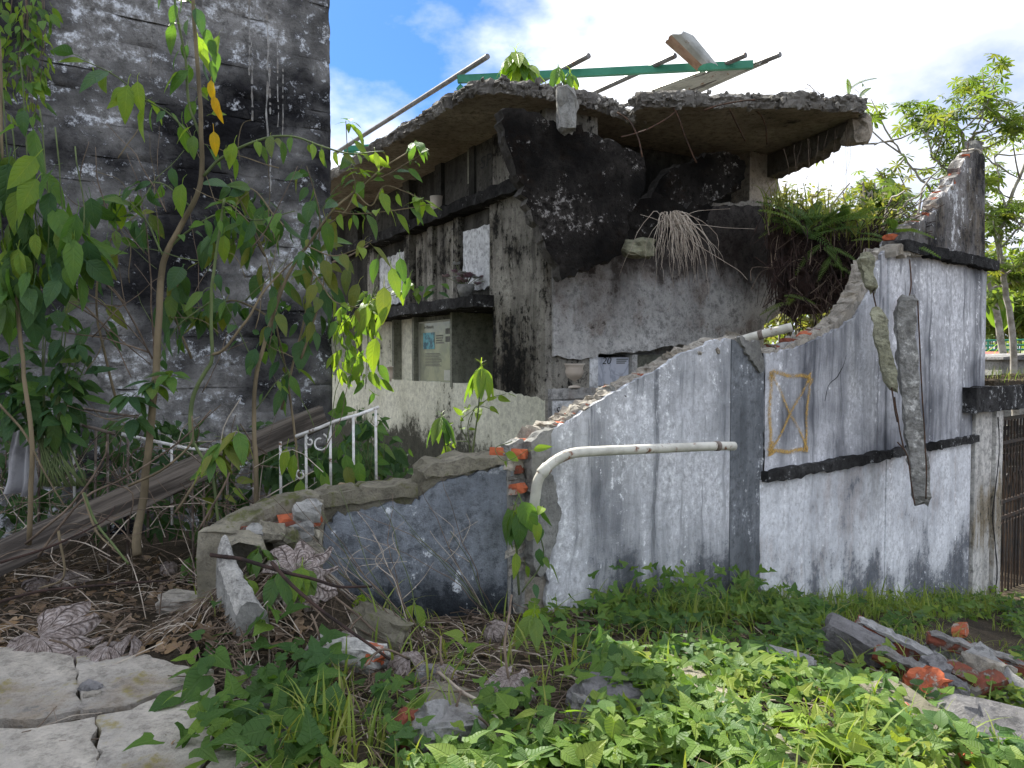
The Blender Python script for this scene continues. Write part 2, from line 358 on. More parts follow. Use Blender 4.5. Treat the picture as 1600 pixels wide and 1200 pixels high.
M_IRON = simple('flaking_white_iron', (.78, .78, .76), (.58, .57, .54), 14, .7, .7, rust=(.16, .09, .055), rn=.55)
M_IRON2 = simple('rusted_iron', (.20, .165, .14), (.10, .075, .06), 14, .8, .7, rust=(.42, .40, .37), rn=.58)
M_REBAR = simple('rebar', (.10, .055, .035), (.055, .04, .03), 20, .85, .8)
M_PIPE = simple('pipe_paint', (.60, .59, .52), (.46, .45, .39), 6, .55, .35, rust=(.20, .095, .055), rn=.585)
M_BLACKIRON = simple('gate_iron', (.035, .03, .028), (.07, .045, .03), 8, .6, .4)
M_WOOD = simple('weathered_wood', (.225, .195, .165), (.07, .06, .052), 1., .9, 1., st=(1.2, 24, 24), a=.38, b=.62)
M_CLOTH = simple('grey_cloth', (.36, .36, .37), (.24, .24, .25), 5, .95, .5)
M_INK = simple('black_lettering', (.02, .02, .022), (.03, .03, .03), 4, .7, .1)
M_CERAM = simple('cream_ceramic', (.60, .55, .47), (.48, .42, .35), 4, .5, .2)
M_ROOT = simple('dead_roots', (.055, .034, .028), (.025, .018, .016), 9, .95, .8)
M_TWIG = simple('dry_twig', (.21, .16, .118), (.10, .075, .056), 6, .9, .5)
M_STRAW = simple('dead_grass', (.52, .46, .38), (.33, .275, .22), 6, .85, .2)
M_BARK = simple('pale_bark', (.23, .185, .115), (.13, .105, .065), 5, .85, .6, st=(1, 1, .4))
M_GBARK = simple('green_stem', (.13, .17, .065), (.085, .115, .045), 5, .7, .3)
M_TBARK = simple('grey_bark', (.34, .32, .28), (.20, .18, .15), 5, .85, .5)
M_TERRA = simple('faded_red_roof', (.40, .13, .10), (.30, .11, .09), 3, .8, .3)
def marble():
    s = NT('marble'); c = s.coord(); n = s.noise(c, 2.2, 8, .6, dist=1.6); v = s.m('ABSOLUTE', s.m('SUBTRACT', n, .5))
    return s.fin(s.mix(s.step(v, 0, .06), (.33, .36, .42), (.50, .53, .59)), .4, None, .4)
M_MARBLE = marble()
def soil():
    s = NT('litter_soil'); c = s.coord('Object', False); a = s.noise(c, 3, 7, .65); b = s.noise(c, 38, 6, .7); v = s.voro(c, 55.)
    col = s.ramp(s.m('ADD', s.m('MULTIPLY', a, .5), s.m('MULTIPLY', b, .5)), [(.34, (.022, .018, .013)), (.5, (.065, .052, .036)), (.66, (.15, .115, .075))])
    h = s.m('ADD', b, s.m('MULTIPLY', v, .6))
    return s.fin(col, .95, s.bump(h, 1., .03), .15)
M_SOIL = soil()
def leafmat(name, cols, vein=(.5, 1.25), trans=.35, rough=.42, yellow=None, attr=None, hole=None):
    s = NT(name); uv = s.sep(s.n('ShaderNodeTexCoord').outputs['UV'])
    if attr: rn = s.n('ShaderNodeAttribute', attribute_name=attr).outputs['Fac']
    else: rn = s.n('ShaderNodeObjectInfo').outputs['Random']
    k = len(cols); col = s.ramp(rn, [((i + .0) / max(k - 1, 1), c) for i, c in enumerate(cols)])
    u = s.m('ABSOLUTE', s.m('SUBTRACT', uv[0], .5)); u2 = s.m('MULTIPLY', u, 2.)
    mid = s.m('SUBTRACT', 1., s.step(u2, .02, .09))
    w = s.m('FRACT', s.m('MULTIPLY', s.m('SUBTRACT', uv[1], s.m('MULTIPLY', u2, .23)), 8.))
    side = s.m('SUBTRACT', 1., s.step(s.m('ABSOLUTE', s.m('SUBTRACT', w, .5)), .0, .16))
    cc = s.n('ShaderNodeTexCoord').outputs['Object']; nz = s.noise(cc, 3.4, 4, .6); nf = s.noise(cc, 30, 3, .6)
    col = s.mix(s.step(nz, .3, .75), col, s.mix(1., col, (1.25, 1.12, .8), 'MULTIPLY'))
    if yellow: col = s.mix(s.step(s.noise(cc, 2.2, 4, .6), .56, .7), col, yellow)
    col = s.mix(s.m('MULTIPLY', s.m('MAXIMUM', mid, s.m('MULTIPLY', side, .4)), .42), col, s.mix(1., col, (vein[1] * 1.15, vein[1], vein[1] * 1.3), 'MULTIPLY'))
    tcol = s.mix(1., col, (1.55, 1.6, .62), 'MULTIPLY')
    h = s.m('ADD', s.m('MULTIPLY', s.m('MAXIMUM', mid, side), -.6), s.m('MULTIPLY', nf, .25))
    return s.fin(col, rough, s.bump(h, .5, .01), .22, trans=trans, tcol=tcol)
L_DARK = leafmat('leaf_dark', [(.04, .10, .045), (.065, .14, .05), (.05, .12, .06)], trans=.32)
L_MID = leafmat('leaf_mid', [(.075, .17, .045), (.11, .22, .05), (.07, .15, .05), (.14, .22, .055)], trans=.4)
L_BRIGHT = leafmat('leaf_bright', [(.17, .28, .05), (.21, .32, .05), (.14, .25, .05)], trans=.45)
L_YELLOW = leafmat('leaf_yellow', [(.55, .33, .02), (.50, .36, .03)], trans=.45)
L_OLD = leafmat('leaf_old', [(.13, .18, .05), (.17, .20, .05), (.10, .15, .05)], yellow=(.24, .22, .06))
L_COVER = leafmat('cover_leaf', [(.05, .115, .035), (.085, .175, .04), (.13, .225, .045), (.07, .145, .05), (.17, .26, .05), (.22, .29, .06)], trans=.42, attr='tint', rough=.5)
L_GRASS = leafmat('grass_blade', [(.10, .18, .045), (.16, .25, .06), (.23, .30, .08), (.20, .20, .085)], trans=.35, attr='tint')
L_TREE = leafmat('tree_leaf', [(.075, .13, .035), (.12, .19, .05), (.165, .22, .065), (.19, .20, .06)], trans=.4, attr='tint')
L_BUSH = leafmat('bush_leaf', [(.14, .17, .055), (.22, .22, .09), (.11, .16, .05), (.26, .25, .12)], trans=.4, attr='tint')
L_FERN = leafmat('fern_leaf', [(.035, .11, .035), (.07, .18, .045), (.11, .24, .05)], trans=.35, attr='tint')
L_PAPER = leafmat('litter_leaf', [(.17, .125, .085), (.24, .18, .13), (.11, .08, .06), (.30, .24, .19)], trans=.1, attr='tint', rough=.8)
def dryleaf():
    s = NT('dry_palmate_leaf'); uv = s.sep(s.n('ShaderNodeTexCoord').outputs['UV']); c = s.coord()
    rib = s.m('ABSOLUTE', s.m('SUBTRACT', s.m('FRACT', uv[0]), .5))      # 0 on the rib of each lobe
    mid = s.m('SUBTRACT', 1., s.step(rib, .015, .055))
    w = s.m('FRACT', s.m('MULTIPLY_ADD', s.noise(c, 8, 3, .6), .45, s.m('MULTIPLY', s.m('SUBTRACT', uv[1], s.m('MULTIPLY', rib, .5)), 9.)))
    side = s.m('SUBTRACT', 1., s.step(s.m('ABSOLUTE', s.m('SUBTRACT', w, .5)), .04, .2))
    n = s.noise(c, 9, 6, .65)
    col = s.ramp(n, [(.32, (.13, .10, .085)), (.48, (.32, .27, .245)), (.66, (.50, .445, .42))])
    col = s.mix(s.m('MULTIPLY', s.m('MAXIMUM', mid, s.m('MULTIPLY', side, .5)), .85), col, (.085, .062, .052))
    h = s.m('ADD', s.m('MULTIPLY', side, -.8), s.m('MULTIPLY', n, .7)); h = s.m('MULTIPLY_ADD', mid, 1.5, h)
    return s.fin(col, .8, s.bump(h, .9, .01), .2, trans=.12)
M_DRYLEAF = dryleaf()
def spray():
    s = NT('yellow_spray_paint'); uv = s.sep(s.n('ShaderNodeTexCoord').outputs['UV']); c = s.coord('Object', False)
    e = s.m('SUBTRACT', 1., s.step(s.m('ABSOLUTE', s.m('SUBTRACT', uv[0], .5)), .1, .5))
    n = s.m('ADD', s.m('MULTIPLY', s.noise(c, 45, 4, .75), .7), s.m('MULTIPLY', s.noise(c, 4, 3, .6), .5))
    return s.fin((.58, .37, .10), .8, None, .2, alpha=s.m('MULTIPLY', s.m('MULTIPLY', s.m('POWER', e, 1.5), s.step(n, .40, .80)), .95))
M_SPRAY = spray()
def memorial():
    s = NT('memorial_glass'); c = s.coord('Object', False); n = s.noise(c, 5, 4, .6)
    return s.fin(s.mix(s.step(n, .4, .65), (.23, .245, .19), (.31, .32, .23)), .18, None, .5)
M_MEMO = memorial()
M_PHOTO = simple('faded_portrait', (.10, .36, .42), (.03, .10, .14), 14, .4, 0)
M_PRINT = simple('grey_print', (.10, .105, .09), (.14, .14, .12), 20, .7, 0)
M_CARD = simple('pale_card', (.42, .43, .37), (.36, .37, .31), 9, .6, 0)
M_PINK = simple('faded_petal', (.34, .20, .26), (.48, .40, .42), 30, .8, .2)
# ------------------------------------------------------------------ ground
def terrain():
    def axis(lo, hi, fine0, fine1, st):
        a = list(np.arange(fine0, fine1 + 1e-6, st)); v = fine0; d = st
        while v > lo: d *= 1.3; v -= d; a.insert(0, v)
        v = fine1; d = st
        while v < hi: d *= 1.3; v += d; a.append(v)
        return a
    xs = axis(-900, 900, -6.5, 8.5, .1); ys = axis(-60, 1800, .8, 13, .1)
    mb = MB(); mb.v = [(x, y, gz(x, y)) for y in ys for x in xs]; n = len(xs)
    mb.f = [(j * n + i, j * n + i + 1, (j + 1) * n + i + 1, (j + 1) * n + i) for j in range(len(ys) - 1) for i in range(n - 1)]; mb.m = [0] * len(mb.f)
    o = mb.build('ground', M_SOIL, smooth=True); tag(o, 'dark litter covered soil of the rubble mound', kind='structure')
terrain()
# ------------------------------------------------------------------ tall board-marked wall, left
TW = Fr(520, 8.0, 56)
def tall_wall():
    t = thing('board_marked_wall', 'tall black stained board marked concrete wall behind the saplings', 'wall', TW.M)
    z0, z1 = E - 1.9, E + 5.0; x0, x1 = -6.6, 0.0; z = z0; i = 0
    MB().box(x0, x1 - .03, .05, .34, z0, z1 - .03).build('core', M_TALL, t)
    while z < z1 - .05:
        h = R.uniform(.19, .33); h = min(h, z1 - z); nx = 150; nz = 7
        tilt = 0.; pr = R.uniform(-.006, .006); mb = MB()
        for k in range(nz + 1):
            for j in range(nx + 1):
                x = x0 + (x1 - x0) * j / nx; zz = z + h * k / nz
                e = min(k, nz - k)
                y = pr * .7 - .012 * noise.noise((x * 1.6, zz * 2.2, 1.3)) - .009 * noise.noise((x * 7, zz * 12, i * 2.3)) - .006 * noise.noise((x * 19, zz * 25, 5.))
                wz = 0
                if e == 0:
                    g = -.12 + noise.noise((x * 3.1, i * 7.7 + (0 if k == 0 else 1.3), 2.)); y += .002 + .075 * max(0, g); wz = .014 * noise.noise((x * 2.1, (i if k == 0 else i + 1) * 5.1, 6.))
                if j in (0, nx): y += .018; 
                xx = x + (.012 * noise.noise((zz * 6, i, 4.)) if j == nx else 0)
                mb.v.append((xx, y, zz + wz + tilt * (x - x0)))
        m = nx + 1
        mb.f = [(k * m + j, k * m + j + 1, (k + 1) * m + j + 1, (k + 1) * m + j) for k in range(nz) for j in range(nx)]
        b = len(mb.v)
        for k in range(nz + 1):     # the end face
            v = mb.v[k * m + nx]; mb.v.append((v[0], .33, v[2]))
        for k in range(nz): mb.f.append((k * m + nx, b + k, b + k + 1, (k + 1) * m + nx))
        mb.m = [0] * len(mb.f); mb.build('course', M_TALL, t, smooth=True); z += h; i += 1
    # white lime runs down the face
    mb = MB()
    for px, a, b, w in ((388, 0, 130, 2.5), (392, 60, 190, 2), (416, 0, 215, 2.4), (420, 90, 180, 2), (432, 60, 200, 1.6), (440, 100, 215, 1.4), (421, 230, 300, 1.8), (235, 60, 130, 1.6)):
        n = 26; pv = None
        for k in range(n):
            py = a + (b - a) * k / (n - 1); x, zz = TW.hit(px + 3 * noise.noise((px, py * .02, 1)), py); ww = w * .0035 * (.5 + R.random() * 1.2)
            cur = [(x - ww, -.038 - R.random() * .002, zz), (x + ww, -.038, zz)]
            if pv and R.random() > .16: mb.add(pv + cur, [(0, 1, 3, 2)])
            pv = cur
    o = mb.build('lime_run', M_WHITEBRD, t); o['kind'] = 'stuff'
tall_wall()
# ------------------------------------------------------------------ the tomb block
TS = Fr(852, 7.5, 150); TF = Fr(852, 7.5, 60)
RZ = E + 2.42
def S(px, py=560, y=0.): return TS.hit(px, py, y)[0]
def text_mesh(s, size, mat, parent, M, shear=0., ext=.0005, sx=1.):
    cu = bpy.data.curves.new('t', 'FONT'); cu.body = s; cu.size = size; cu.shear = shear; cu.extrude = ext; cu.resolution_u = 3
    ob = bpy.data.objects.new('t', cu); COL.objects.link(ob); bpy.context.view_layer.update()
    me = bpy.data.meshes.new_from_object(ob.evaluated_get(bpy.context.evaluated_depsgraph_get())); bpy.data.objects.remove(ob); me.materials.clear(); me.materials.append(mat)
    return link('lettering', me, M @ rotm(90) @ Matrix.Scale(sx, 4, (1, 0, 0)), parent)
def tomb():
    t = thing('tomb_block', 'ruined grey burial vault block with rows of niches under a broken roof slab', 'tomb', TS.M)
    MF = TF.M
    # --- side face
    sp = S(770); zf = E - 2.2
    zsh0 = TS.hit(770, 480)[1]; zsh1 = zsh0 + .13; zsill = TS.hit(770, 603)[1]; zup0 = TS.hit(812, 303)[1]; zup1 = zup0 + .13
    far = -8.5
    MB().box(sp, 0, 0, .62, zf, RZ).build('corner_pillar', M_STREAK, t)
    pol = jag([(far, zf), (sp - .003, zf), (sp - .003, zsill), (far, zsill)], fl(4, 2), .09, .006)
    MB().prism(pol, .012, 1.2, .01).build('plinth', M_PALE, t)
    MB().prism(jag([(sp - .003, E - 1.4), (0.004, E - 1.4), (.004, TS.hit(852, 625)[1]), (sp - .003, zsill - .02)], fl(4, 2), .05, .01), -.006, -.002).build('lime_wash', M_PALE, t)
    MB().prism(jag([(far, zsh0), (sp + .03, zsh0), (sp + .03, zsh1), (far, zsh1)], fl(4, 0, 2), .1, .008), -.26, 1.2, .008).build('shelf', M_LEDGE, t)
    MB().prism(jag([(far, zup0), (-.12, zup0), (-.12, zup1), (far, zup1)], fl(4, 0, 2), .1, .01), -.14, 1.2, .008).build('shelf', M_LEDGE, t)
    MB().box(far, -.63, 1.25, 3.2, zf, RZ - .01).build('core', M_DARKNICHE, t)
    s705, s645, s612, s560 = S(706), S(645), S(614), S(560)
    # lower row: an open vault, a glazed memorial, plastered vaults
    MB().box(s705 - .05, s705, .0, 1.2, zsill - .05, zsh0 - .002).build('divider', M_NICHE, t)
    MB().box(s645 - .08, s645 - .01, .02, 1.2, zsill - .05, zsh0 - .002).build('divider', M_NICHE, t)
    MB().box(s612 - .09, s612 - .02, .02, 1.2, zsill - .05, zsh0 - .002).build('divider', M_NICHE, t)
    MB().box(s560 - .3, s612 - .095, .16, .22, zsill - .05, zsh0 - .004).build('vault_cover', M_PALE, t)
    MB().box(s612 - .018, s645 - .082, .14, .2, zsill - .05, zsh0 - .004).build('vault_cover', M_PALE, t)
    MB().box(far, s560 - .305, .1, .2, zsill - .05, zsh0 - .004).build('vault_cover', M_NICHE, t)
    MB().box(s645 - .008, s705 - .052, .17, .24, zsill - .05, zsh0 - .004).build('vault_cover', M_NICHE, t)
    m = MB().box(s645 + .02, s705 - .075, .1, .125, zsill + .0, zsh0 - .09).build('memorial_panel', M_MEMO, t)
    a, b = s645 + .02, s705 - .075; w = b - a; hz = zsh0 - .09 - zsill
    fr = MB()
    for q in ((a - .02, a, zsill - .0, zsh0 - .07), (b, b + .02, zsill, zsh0 - .07)): fr.box(q[0], q[1], .085, .13, q[2], q[3])
    fr.box(a, b, .086, .129, zsh0 - .09, zsh0 - .07); fr.box(a, b, .086, .129, zsill - .02, zsill)
    fr.build('frame', M_CARD, m)
    MB().box(a + w * .10, a + w * .42, .0965, .099, zsill + hz * .55, zsill + hz * .83).build('portrait', M_PHOTO, m)
    q = MB()
    for k in range(9): q.box(a + w * .16, a + w * .16 + w * R.uniform(.36, .46), .0967, .0995, zsill + hz * (.26 + k * .026), zsill + hz * (.272 + k * .026))
    for k in range(4): q.box(a + w * .46, a + w * R.uniform(.6, .68), .0967, .0995, zsill + hz * (.64 + k * .04), zsill + hz * (.66 + k * .04))
    for k in range(2): q.box(a + w * .72, a + w * .95, .0967, .0995, zsill + hz * (.66 + k * .13), zsill + hz * (.75 + k * .13))
    q.build('print', M_PRINT, m)
    text_mesh('In Memoria', hz * .085, M_PRINT, m, TS.M @ Matrix.Translation((a + w * .12, .0985, zsill + hz * .9)), .2)
    MB().box(a + w * .68, b - w * .03, .0965, .099, zsill + hz * .03, zsill + hz * .2).build('card', M_CARD, m)
    # middle row
    zt = zup0 - .002
    cols = [(765, 716, M_WHITEP, .05), (708, 676, M_STREAK, .06), (668, 640, M_STREAK, .1), (632, 585, M_WHITEP, .08), (575, 520, M_DARKNICHE, .06), (510, 440, M_DARKNICHE, .06)]
    prev = sp
    for (p1, p0, mt, y) in cols:
        s1, s0 = S(p1), S(p0)
        if mt is M_WHITEP:
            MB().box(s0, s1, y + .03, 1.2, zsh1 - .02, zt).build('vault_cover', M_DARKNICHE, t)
            MB().prism(jag([(s0 + .03, zsh1 + .1), (s1 - .02, zsh1 + .1), (s1 - .02, zt - .18), (s0 + .03, zt - .18)], True, .06, .012), y, y + .028).build('plaque', M_WHITEP, t)
        else: MB().box(s0, s1, y, 1.2, zsh1 - .02, zt).build('vault_cover', mt, t)
        MB().box(s1 + .002, prev - .003, 0, 1.2, zsh1 - .02, zt).build('divider', M_STREAK, t); prev = s0
    # top row
    prev = sp; zt = RZ
    for k, (p1, p0, mt, y) in enumerate([(803, 741, M_DARKNICHE, .03), (733, 690, M_DARKNICHE, .05), (680, 640, M_DARKNICHE, .1), (630, 560, M_DARKNICHE, .08), (550, 470, M_DARKNICHE, .08)]):
        s1, s0 = S(p1), S(p0); s1 = min(s1, sp - .01)
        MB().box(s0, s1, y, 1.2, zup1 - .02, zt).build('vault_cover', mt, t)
        if s1 + .002 < prev - .003: MB().box(s1 + .002, prev - .003, 0, 1.2, zup1 - .02, zt).build('divider', M_DARKNICHE, t)
        prev = s0
    Mt = lambda x, z, y=-.002: TS.M @ Matrix.Translation((x, y, z))
    x, z = TS.hit(739, 268); text_mesh('SPLE', .19, M_INK, t, Mt(x + .12, z + .0, .027), .1, sx=1.5)
    x, z = TS.hit(729, 283)
    for k, ch in enumerate('ENE'): text_mesh(ch, .13, M_INK, t, Mt(x, z + .13 * (2 - k), .027), sx=1.3)
    x, z = TS.hit(727, 283); MB().box(x, x + .16, .0275, .0295, z - .03, z + .45).build('strip', M_NICHE, t)
    # --- front face (frame TF)
    def fb(name, mat, mb): return mb.build(name, mat, t, MF)
    FX = lambda px, y=0.: TF.hit(px, 560, y)[0]
    xr = FX(1224)
    poly = TF.poly([(862, 557), (862, 300), (1000, 318), (1100, 322), (1196, 322), (1203, 340), (1224, 352), (1226, 480), (1180, 520), (1100, 540), (1062, 538), (1040, 541), (1000, 549), (940, 553), (905, 562)])
    fb('front_slab', M_TOMB, MB().prism(jag(poly, fl(15, 3, 7, 8, 9, 10, 11, 12, 13, 14), .05, .012), -.035, .08, .012))
    ztop = TF.hit(1150, 330)[1]; zn1 = TF.hit(900, 560)[1] + .04; zn0 = TF.hit(900, 607)[1]
    fb('front_wall', M_TOMB, MB().box(.63, xr - .002, .3, .9, zn1, ztop))
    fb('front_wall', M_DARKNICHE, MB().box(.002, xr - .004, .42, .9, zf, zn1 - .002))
    fb('sill', M_TOMB, MB().prism(jag([(.03, zn0 - .1), (xr, zn0 - .1), (xr, zn0), (.03, zn0)], fl(4, 2), .06, .008), -.01, .42, .006))
    fb('front_base', M_TOMB, MB().box(.03, xr - .01, .0, .42, zf, zn0 - .102))
    edges = [(862, 868, M_PALE, .0), (921, 934, M_WHITEP, -.005), (988, 996, M_TOMB, .0), (1060, 1068, M_TOMB, .0), (1130, 1140, M_TOMB, .0)]
    for a_, b_, mt, y in edges: fb('divider', mt, MB().box(FX(a_), FX(b_), y, .415, zn0, zn1))
    fb('vault_cover', M_RAW, MB().box(FX(868) + .002, FX(921) - .002, .12, .3, zn0, zn1))
    pm = fb('plaque', M_MARBLE, MB().box(FX(937), FX(986), .04, .07, zn0 + .02, zn1 - .03))
    fb('plaque', M_WHITEP, MB().prism(jag([(FX(975), zn0 + .01), (FX(1015), zn0 + .01), (FX(1014), zn0 + .2), (FX(990), zn0 + .16), (FX(985), zn0 + .1), (FX(975), zn0 + .1)], True, .05, .01), -.0, .03))
    fb('vault_cover', M_NICHE, MB().box(FX(996) + .002, FX(1060) - .002, .15, .3, zn0, zn1))
    fb('vault_cover', M_NICHE, MB().box(FX(1068) + .002, FX(1130) - .002, .15, .3, zn0, zn1))
    zp = TF.hit(890, 626)[1]
    p2 = fb('plaque', M_WHITEP, MB().box(FX(862), FX(945), -.03, -.003, zp - .36, zp))
    T2 = lambda x, z, y: MF @ Matrix.Translation((x, y, z))
    text_mesh('Sebastian D', .105, M_INK, p2, T2(FX(865), zp - .13, -.032), .25, sx=.95)
    text_mesh('11  09  1994', .045, M_INK, p2, T2(FX(865), zp - .22, -.032), sx=1.3)
    x, z = TF.hit(869, 583, .12); text_mesh('19', .13, M_INK, t, T2(x, z, .117), .25, sx=.8)
    x, z = TF.hit(940, 569, .04); text_mesh('20', .105, M_INK, pm, T2(x, z, .037), .25, sx=1.1)
    for k in range(3):
        x, z = TF.hit(963, 562 + k * 3, .04); fb('lettering', M_PRINT, MB().box(x, x + .15 - .02 * k, .036, .039, z, z + .01))
    # cavity under the roof and the surviving column
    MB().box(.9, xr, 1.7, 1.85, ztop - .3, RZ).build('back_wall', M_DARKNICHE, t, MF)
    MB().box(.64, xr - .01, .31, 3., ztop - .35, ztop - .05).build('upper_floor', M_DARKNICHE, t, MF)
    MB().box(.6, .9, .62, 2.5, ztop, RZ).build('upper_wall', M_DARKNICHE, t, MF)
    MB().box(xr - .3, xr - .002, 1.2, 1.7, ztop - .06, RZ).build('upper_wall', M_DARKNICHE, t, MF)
    cx0, cz0 = TF.hit(1168, 322, .15); cx1, _ = TF.hit(1204, 322, .15)
    pol = jag([(cx0, cz0 - .15), (cx1, cz0 - .15), (cx1 - .02, cz0 + .1), (cx1 + .07, cz0 + .22), (cx1 + .1, cz0 + .38), (cx1 + .04, RZ), (cx0, RZ)], fl(7, 0, 1, 2, 3, 4, 5), .05, .018)
    MB().prism(pol, .12, .42, .02).build('column', M_ROOF, t, MF)
    MB().prism(jag(TF.poly([(1100, 328), (1200, 330), (1198, 318), (1180, 312), (1150, 316), (1120, 315)]), True, .05, .015), .05, .3, .015).build('broken_rim', M_MORTAR, t, MF)
    # the roof slab with its broken front edge
    pts = [(739, 148), (775, 146), (830, 150), (872, 158), (905, 164), (940, 174), (975, 188), (1002, 198), (990, 176), (1000, 168), (1060, 166), (1130, 168), (1200, 170), (1260, 168), (1300, 176), (1330, 172), (1352, 178)]
    P = [onz(a_, b_, RZ) for a_, b_ in pts]; P = [(p.x, p.y) for p in P]
    dl = Vector((-.527, .85)); L0 = Vector(P[0]); R0 = Vector(P[-1])
    bk = onz(1232, 243, RZ); back = [(bk.x + .2, bk.y), (bk.x - .3, bk.y + 1.6), (bk.x - 1.6, bk.y + 2.2), tuple(L0 + dl * 9 + Vector((3, 0))), tuple(L0 + dl * 9)]
    n0 = len(P); ring = jag(P + back, [True] * n0 + [True, True, False, False, True], .032, .016)
    th = .15; vs = []; nr = len(ring)
    cen = Vector((1.0, 9.5))
    LV = ((0, .0), (.02, -.012), (.045, -.02), (.07, -.01), (.095, -.022), (.12, .0), (th, .03))
    for lv, ins in LV:
        for (x, y) in ring:
            d = (cen - Vector((x, y))).normalized() * (ins + R.uniform(-.012, .012) + .035 * noise.noise((x * 7, y * 7, lv * 25)))
            lip = (.05 * noise.noise((x * 2.3, y * 2.3, 1.)) + .022 * noise.noise((x * 11, y * 11, lv * 9))) * (lv / th)
            vs.append((x + d.x, y + d.y, RZ + lv + lip))
    # a soffit grid would be hidden work: one face below, one above
    nl = len(LV) - 1; fs = [tuple(range(nr))[::-1], tuple(range(nl * nr, (nl + 1) * nr))]
    area = sum(ring[i][0] * ring[(i + 1) % nr][1] - ring[(i + 1) % nr][0] * ring[i][1] for i in range(nr))
    if area < 0: fs = [f[::-1] for f in fs]
    for r in range(nl):
        for i in range(nr):
            j = (i + 1) % nr; q = (r * nr + i, r * nr + j, (r + 1) * nr + j, (r + 1) * nr + i); fs.append(q if area > 0 else q[::-1])
    rm = MB().add(vs, fs); rm.m = [0, 1] + [1] * (len(fs) - 2); rm.build('roof_slab', [M_ROOF, M_RIM], t, I4)
    agg = [chunk_mb((1, 1, .7), k * 3.3, 1, .3, .6) for k in range(5)]; am = MB(); ra = random.Random(4); front = ring[:int(len(ring) * .55)]
    for k in range(520):
        x, y = ra.choice(front); src = ra.choice(agg); s_ = ra.uniform(.018, .06); Mx = Matrix.Translation((x + ra.gauss(0, .015), y + ra.uniform(-.02, .02), RZ + ra.uniform(.0, th - .01))) @ Euler((ra.random() * 6, ra.random() * 6, ra.random() * 6)).to_matrix().to_4x4() @ Matrix.Scale(s_, 4)
        am.add([Mx @ Vector(v) for v in src.v], src.f)
    o = am.build('aggregate', M_RIM, t, I4); o['kind'] = 'stuff'
    # cantilever beam under the right end
    A = onz(1200, 242, RZ); B = onz(1322, 190, RZ); d = (B - A); L = d.length; d.normalize(); ang = math.degrees(math.atan2(d.x, d.y))
    MBm = Matrix.Translation((A.x, A.y, 0)) @ rotm(0, 0, 90 - ang)
    pol = [(-.1, RZ - .012), (-.1, RZ - .25), (.1, RZ - .27), (L * .5, RZ - .25), (L * .66, RZ - .24), (L * .7, RZ - .19), (L * .78, RZ - .2), (L * .84, RZ - .15), (L * .95, RZ - .14), (L * 1.03, RZ - .012)]
    MB().prism(jag(pol, fl(10, 1, 2, 3, 4, 5, 6, 7, 8), .04, .01), -.02, .16, .01).build('roof_beam', M_ROOFD, t, MBm)
    pc = onz(1338, 190, RZ) - Vector((0, 0, .09)); c = chunk_mb((.2, .22, .26), 5.2, 3, .22); c.build('beam_end', M_ROOF, t, Matrix.Translation(pc))
    # bent reinforcing bars
    for q in ([(965, 175, 7.5), (985, 190, 7.45), (997, 215, 7.4), (1003, 245, 7.35)], [(1052, 168, 7.5), (1063, 190, 7.5), (1075, 225, 7.6), (1088, 255, 7.7)], [(1060, 172, 7.5), (1020, 198, 7.45), (985, 210, 7.4), (970, 214, 7.4)],
              [(1140, 170, 7.5), (1152, 195, 7.7), (1165, 220, 7.9)], [(1180, 172, 7.6), (1195, 190, 7.7), (1198, 225, 7.9)], [(1100, 172, 7.4), (1140, 160, 7.4), (1180, 156, 7.4)]):
        MB().tube(bend([W(*p) for p in q], 5, .008, R.random() * 9), .008, 5).build('reinforcing_bar', M_REBAR, t, I4, True)
    return t
tomb()
# ------------------------------------------------------------------ slabs that broke off and hang against the tomb
def hang_slab(px, ang, pts, jf, y0, y1, Y, mat, label, name='fallen_slab', step=.05, amp=.016, lean=0., cat='slab'):
    f = Fr(px, Y, ang); pl = f.poly(pts)
    pl = jag(pl, jf if jf is not True else [True] * len(pl), step, amp)
    zc = min(p[1] for p in pl); xc = sum(p[0] for p in pl) / len(pl)
    mb = MB().prism([(a - xc, b - zc) for a, b in pl], y0, y1, .014, rings=3, rim=1)
    return tag(link(name, mb.mesh(name, [mat, M_SLABRIM]), f.M @ Matrix.Translation((xc, 0, zc)) @ rotm(lean)), label, cat)
hang_slab(852, 63, [(790, 168), (815, 165), (850, 172), (878, 190), (905, 192), (935, 205), (975, 222), (1008, 236), (1016, 262), (1010, 300), (985, 330), (984, 360), (972, 398), (925, 415), (878, 438), (862, 400), (845, 360), (815, 280), (795, 215)], True, 0, .13, 6.95, M_SLAB, 'large black mouldy roof slab hanging down the front of the tomb', lean=-3)
hang_slab(1000, 60, [(1020, 300), (1028, 282), (1050, 262), (1085, 250), (1128, 238), (1158, 252), (1160, 280), (1155, 296), (1118, 312), (1085, 328), (1045, 340), (1022, 330)], True, 0, .12, 8.0, M_SLAB, 'smaller black slab fragment leaning in the gap under the roof', lean=4)
hang_slab(1000, 60, [(985, 318), (1020, 300), (1060, 318), (1115, 322), (1105, 350), (1062, 362), (1040, 380), (1005, 392), (980, 380)], True, 0, .16, 7.85, M_SLAB, 'dark broken slab lump wedged below the two hanging slabs')
c = chunk_mb((.16, .16, .33), 2.2, 3, .2); c.v = [tuple(Vector(v) + W(884, 172, 6.95)) for v in c.v]; c.top('concrete_fragment', M_RAW, label='pale upright concrete fragment on top of the large hanging slab', cat='fragment')
c = chunk_mb((.26, .18, .16), 4.7, 3, .25); c.v = [tuple(Vector(v) + W(998, 388, 7.55)) for v in c.v]; c.top('concrete_fragment', M_OLIVE, label='olive concrete lump caught below the hanging slab beside the dead grass', cat='fragment')
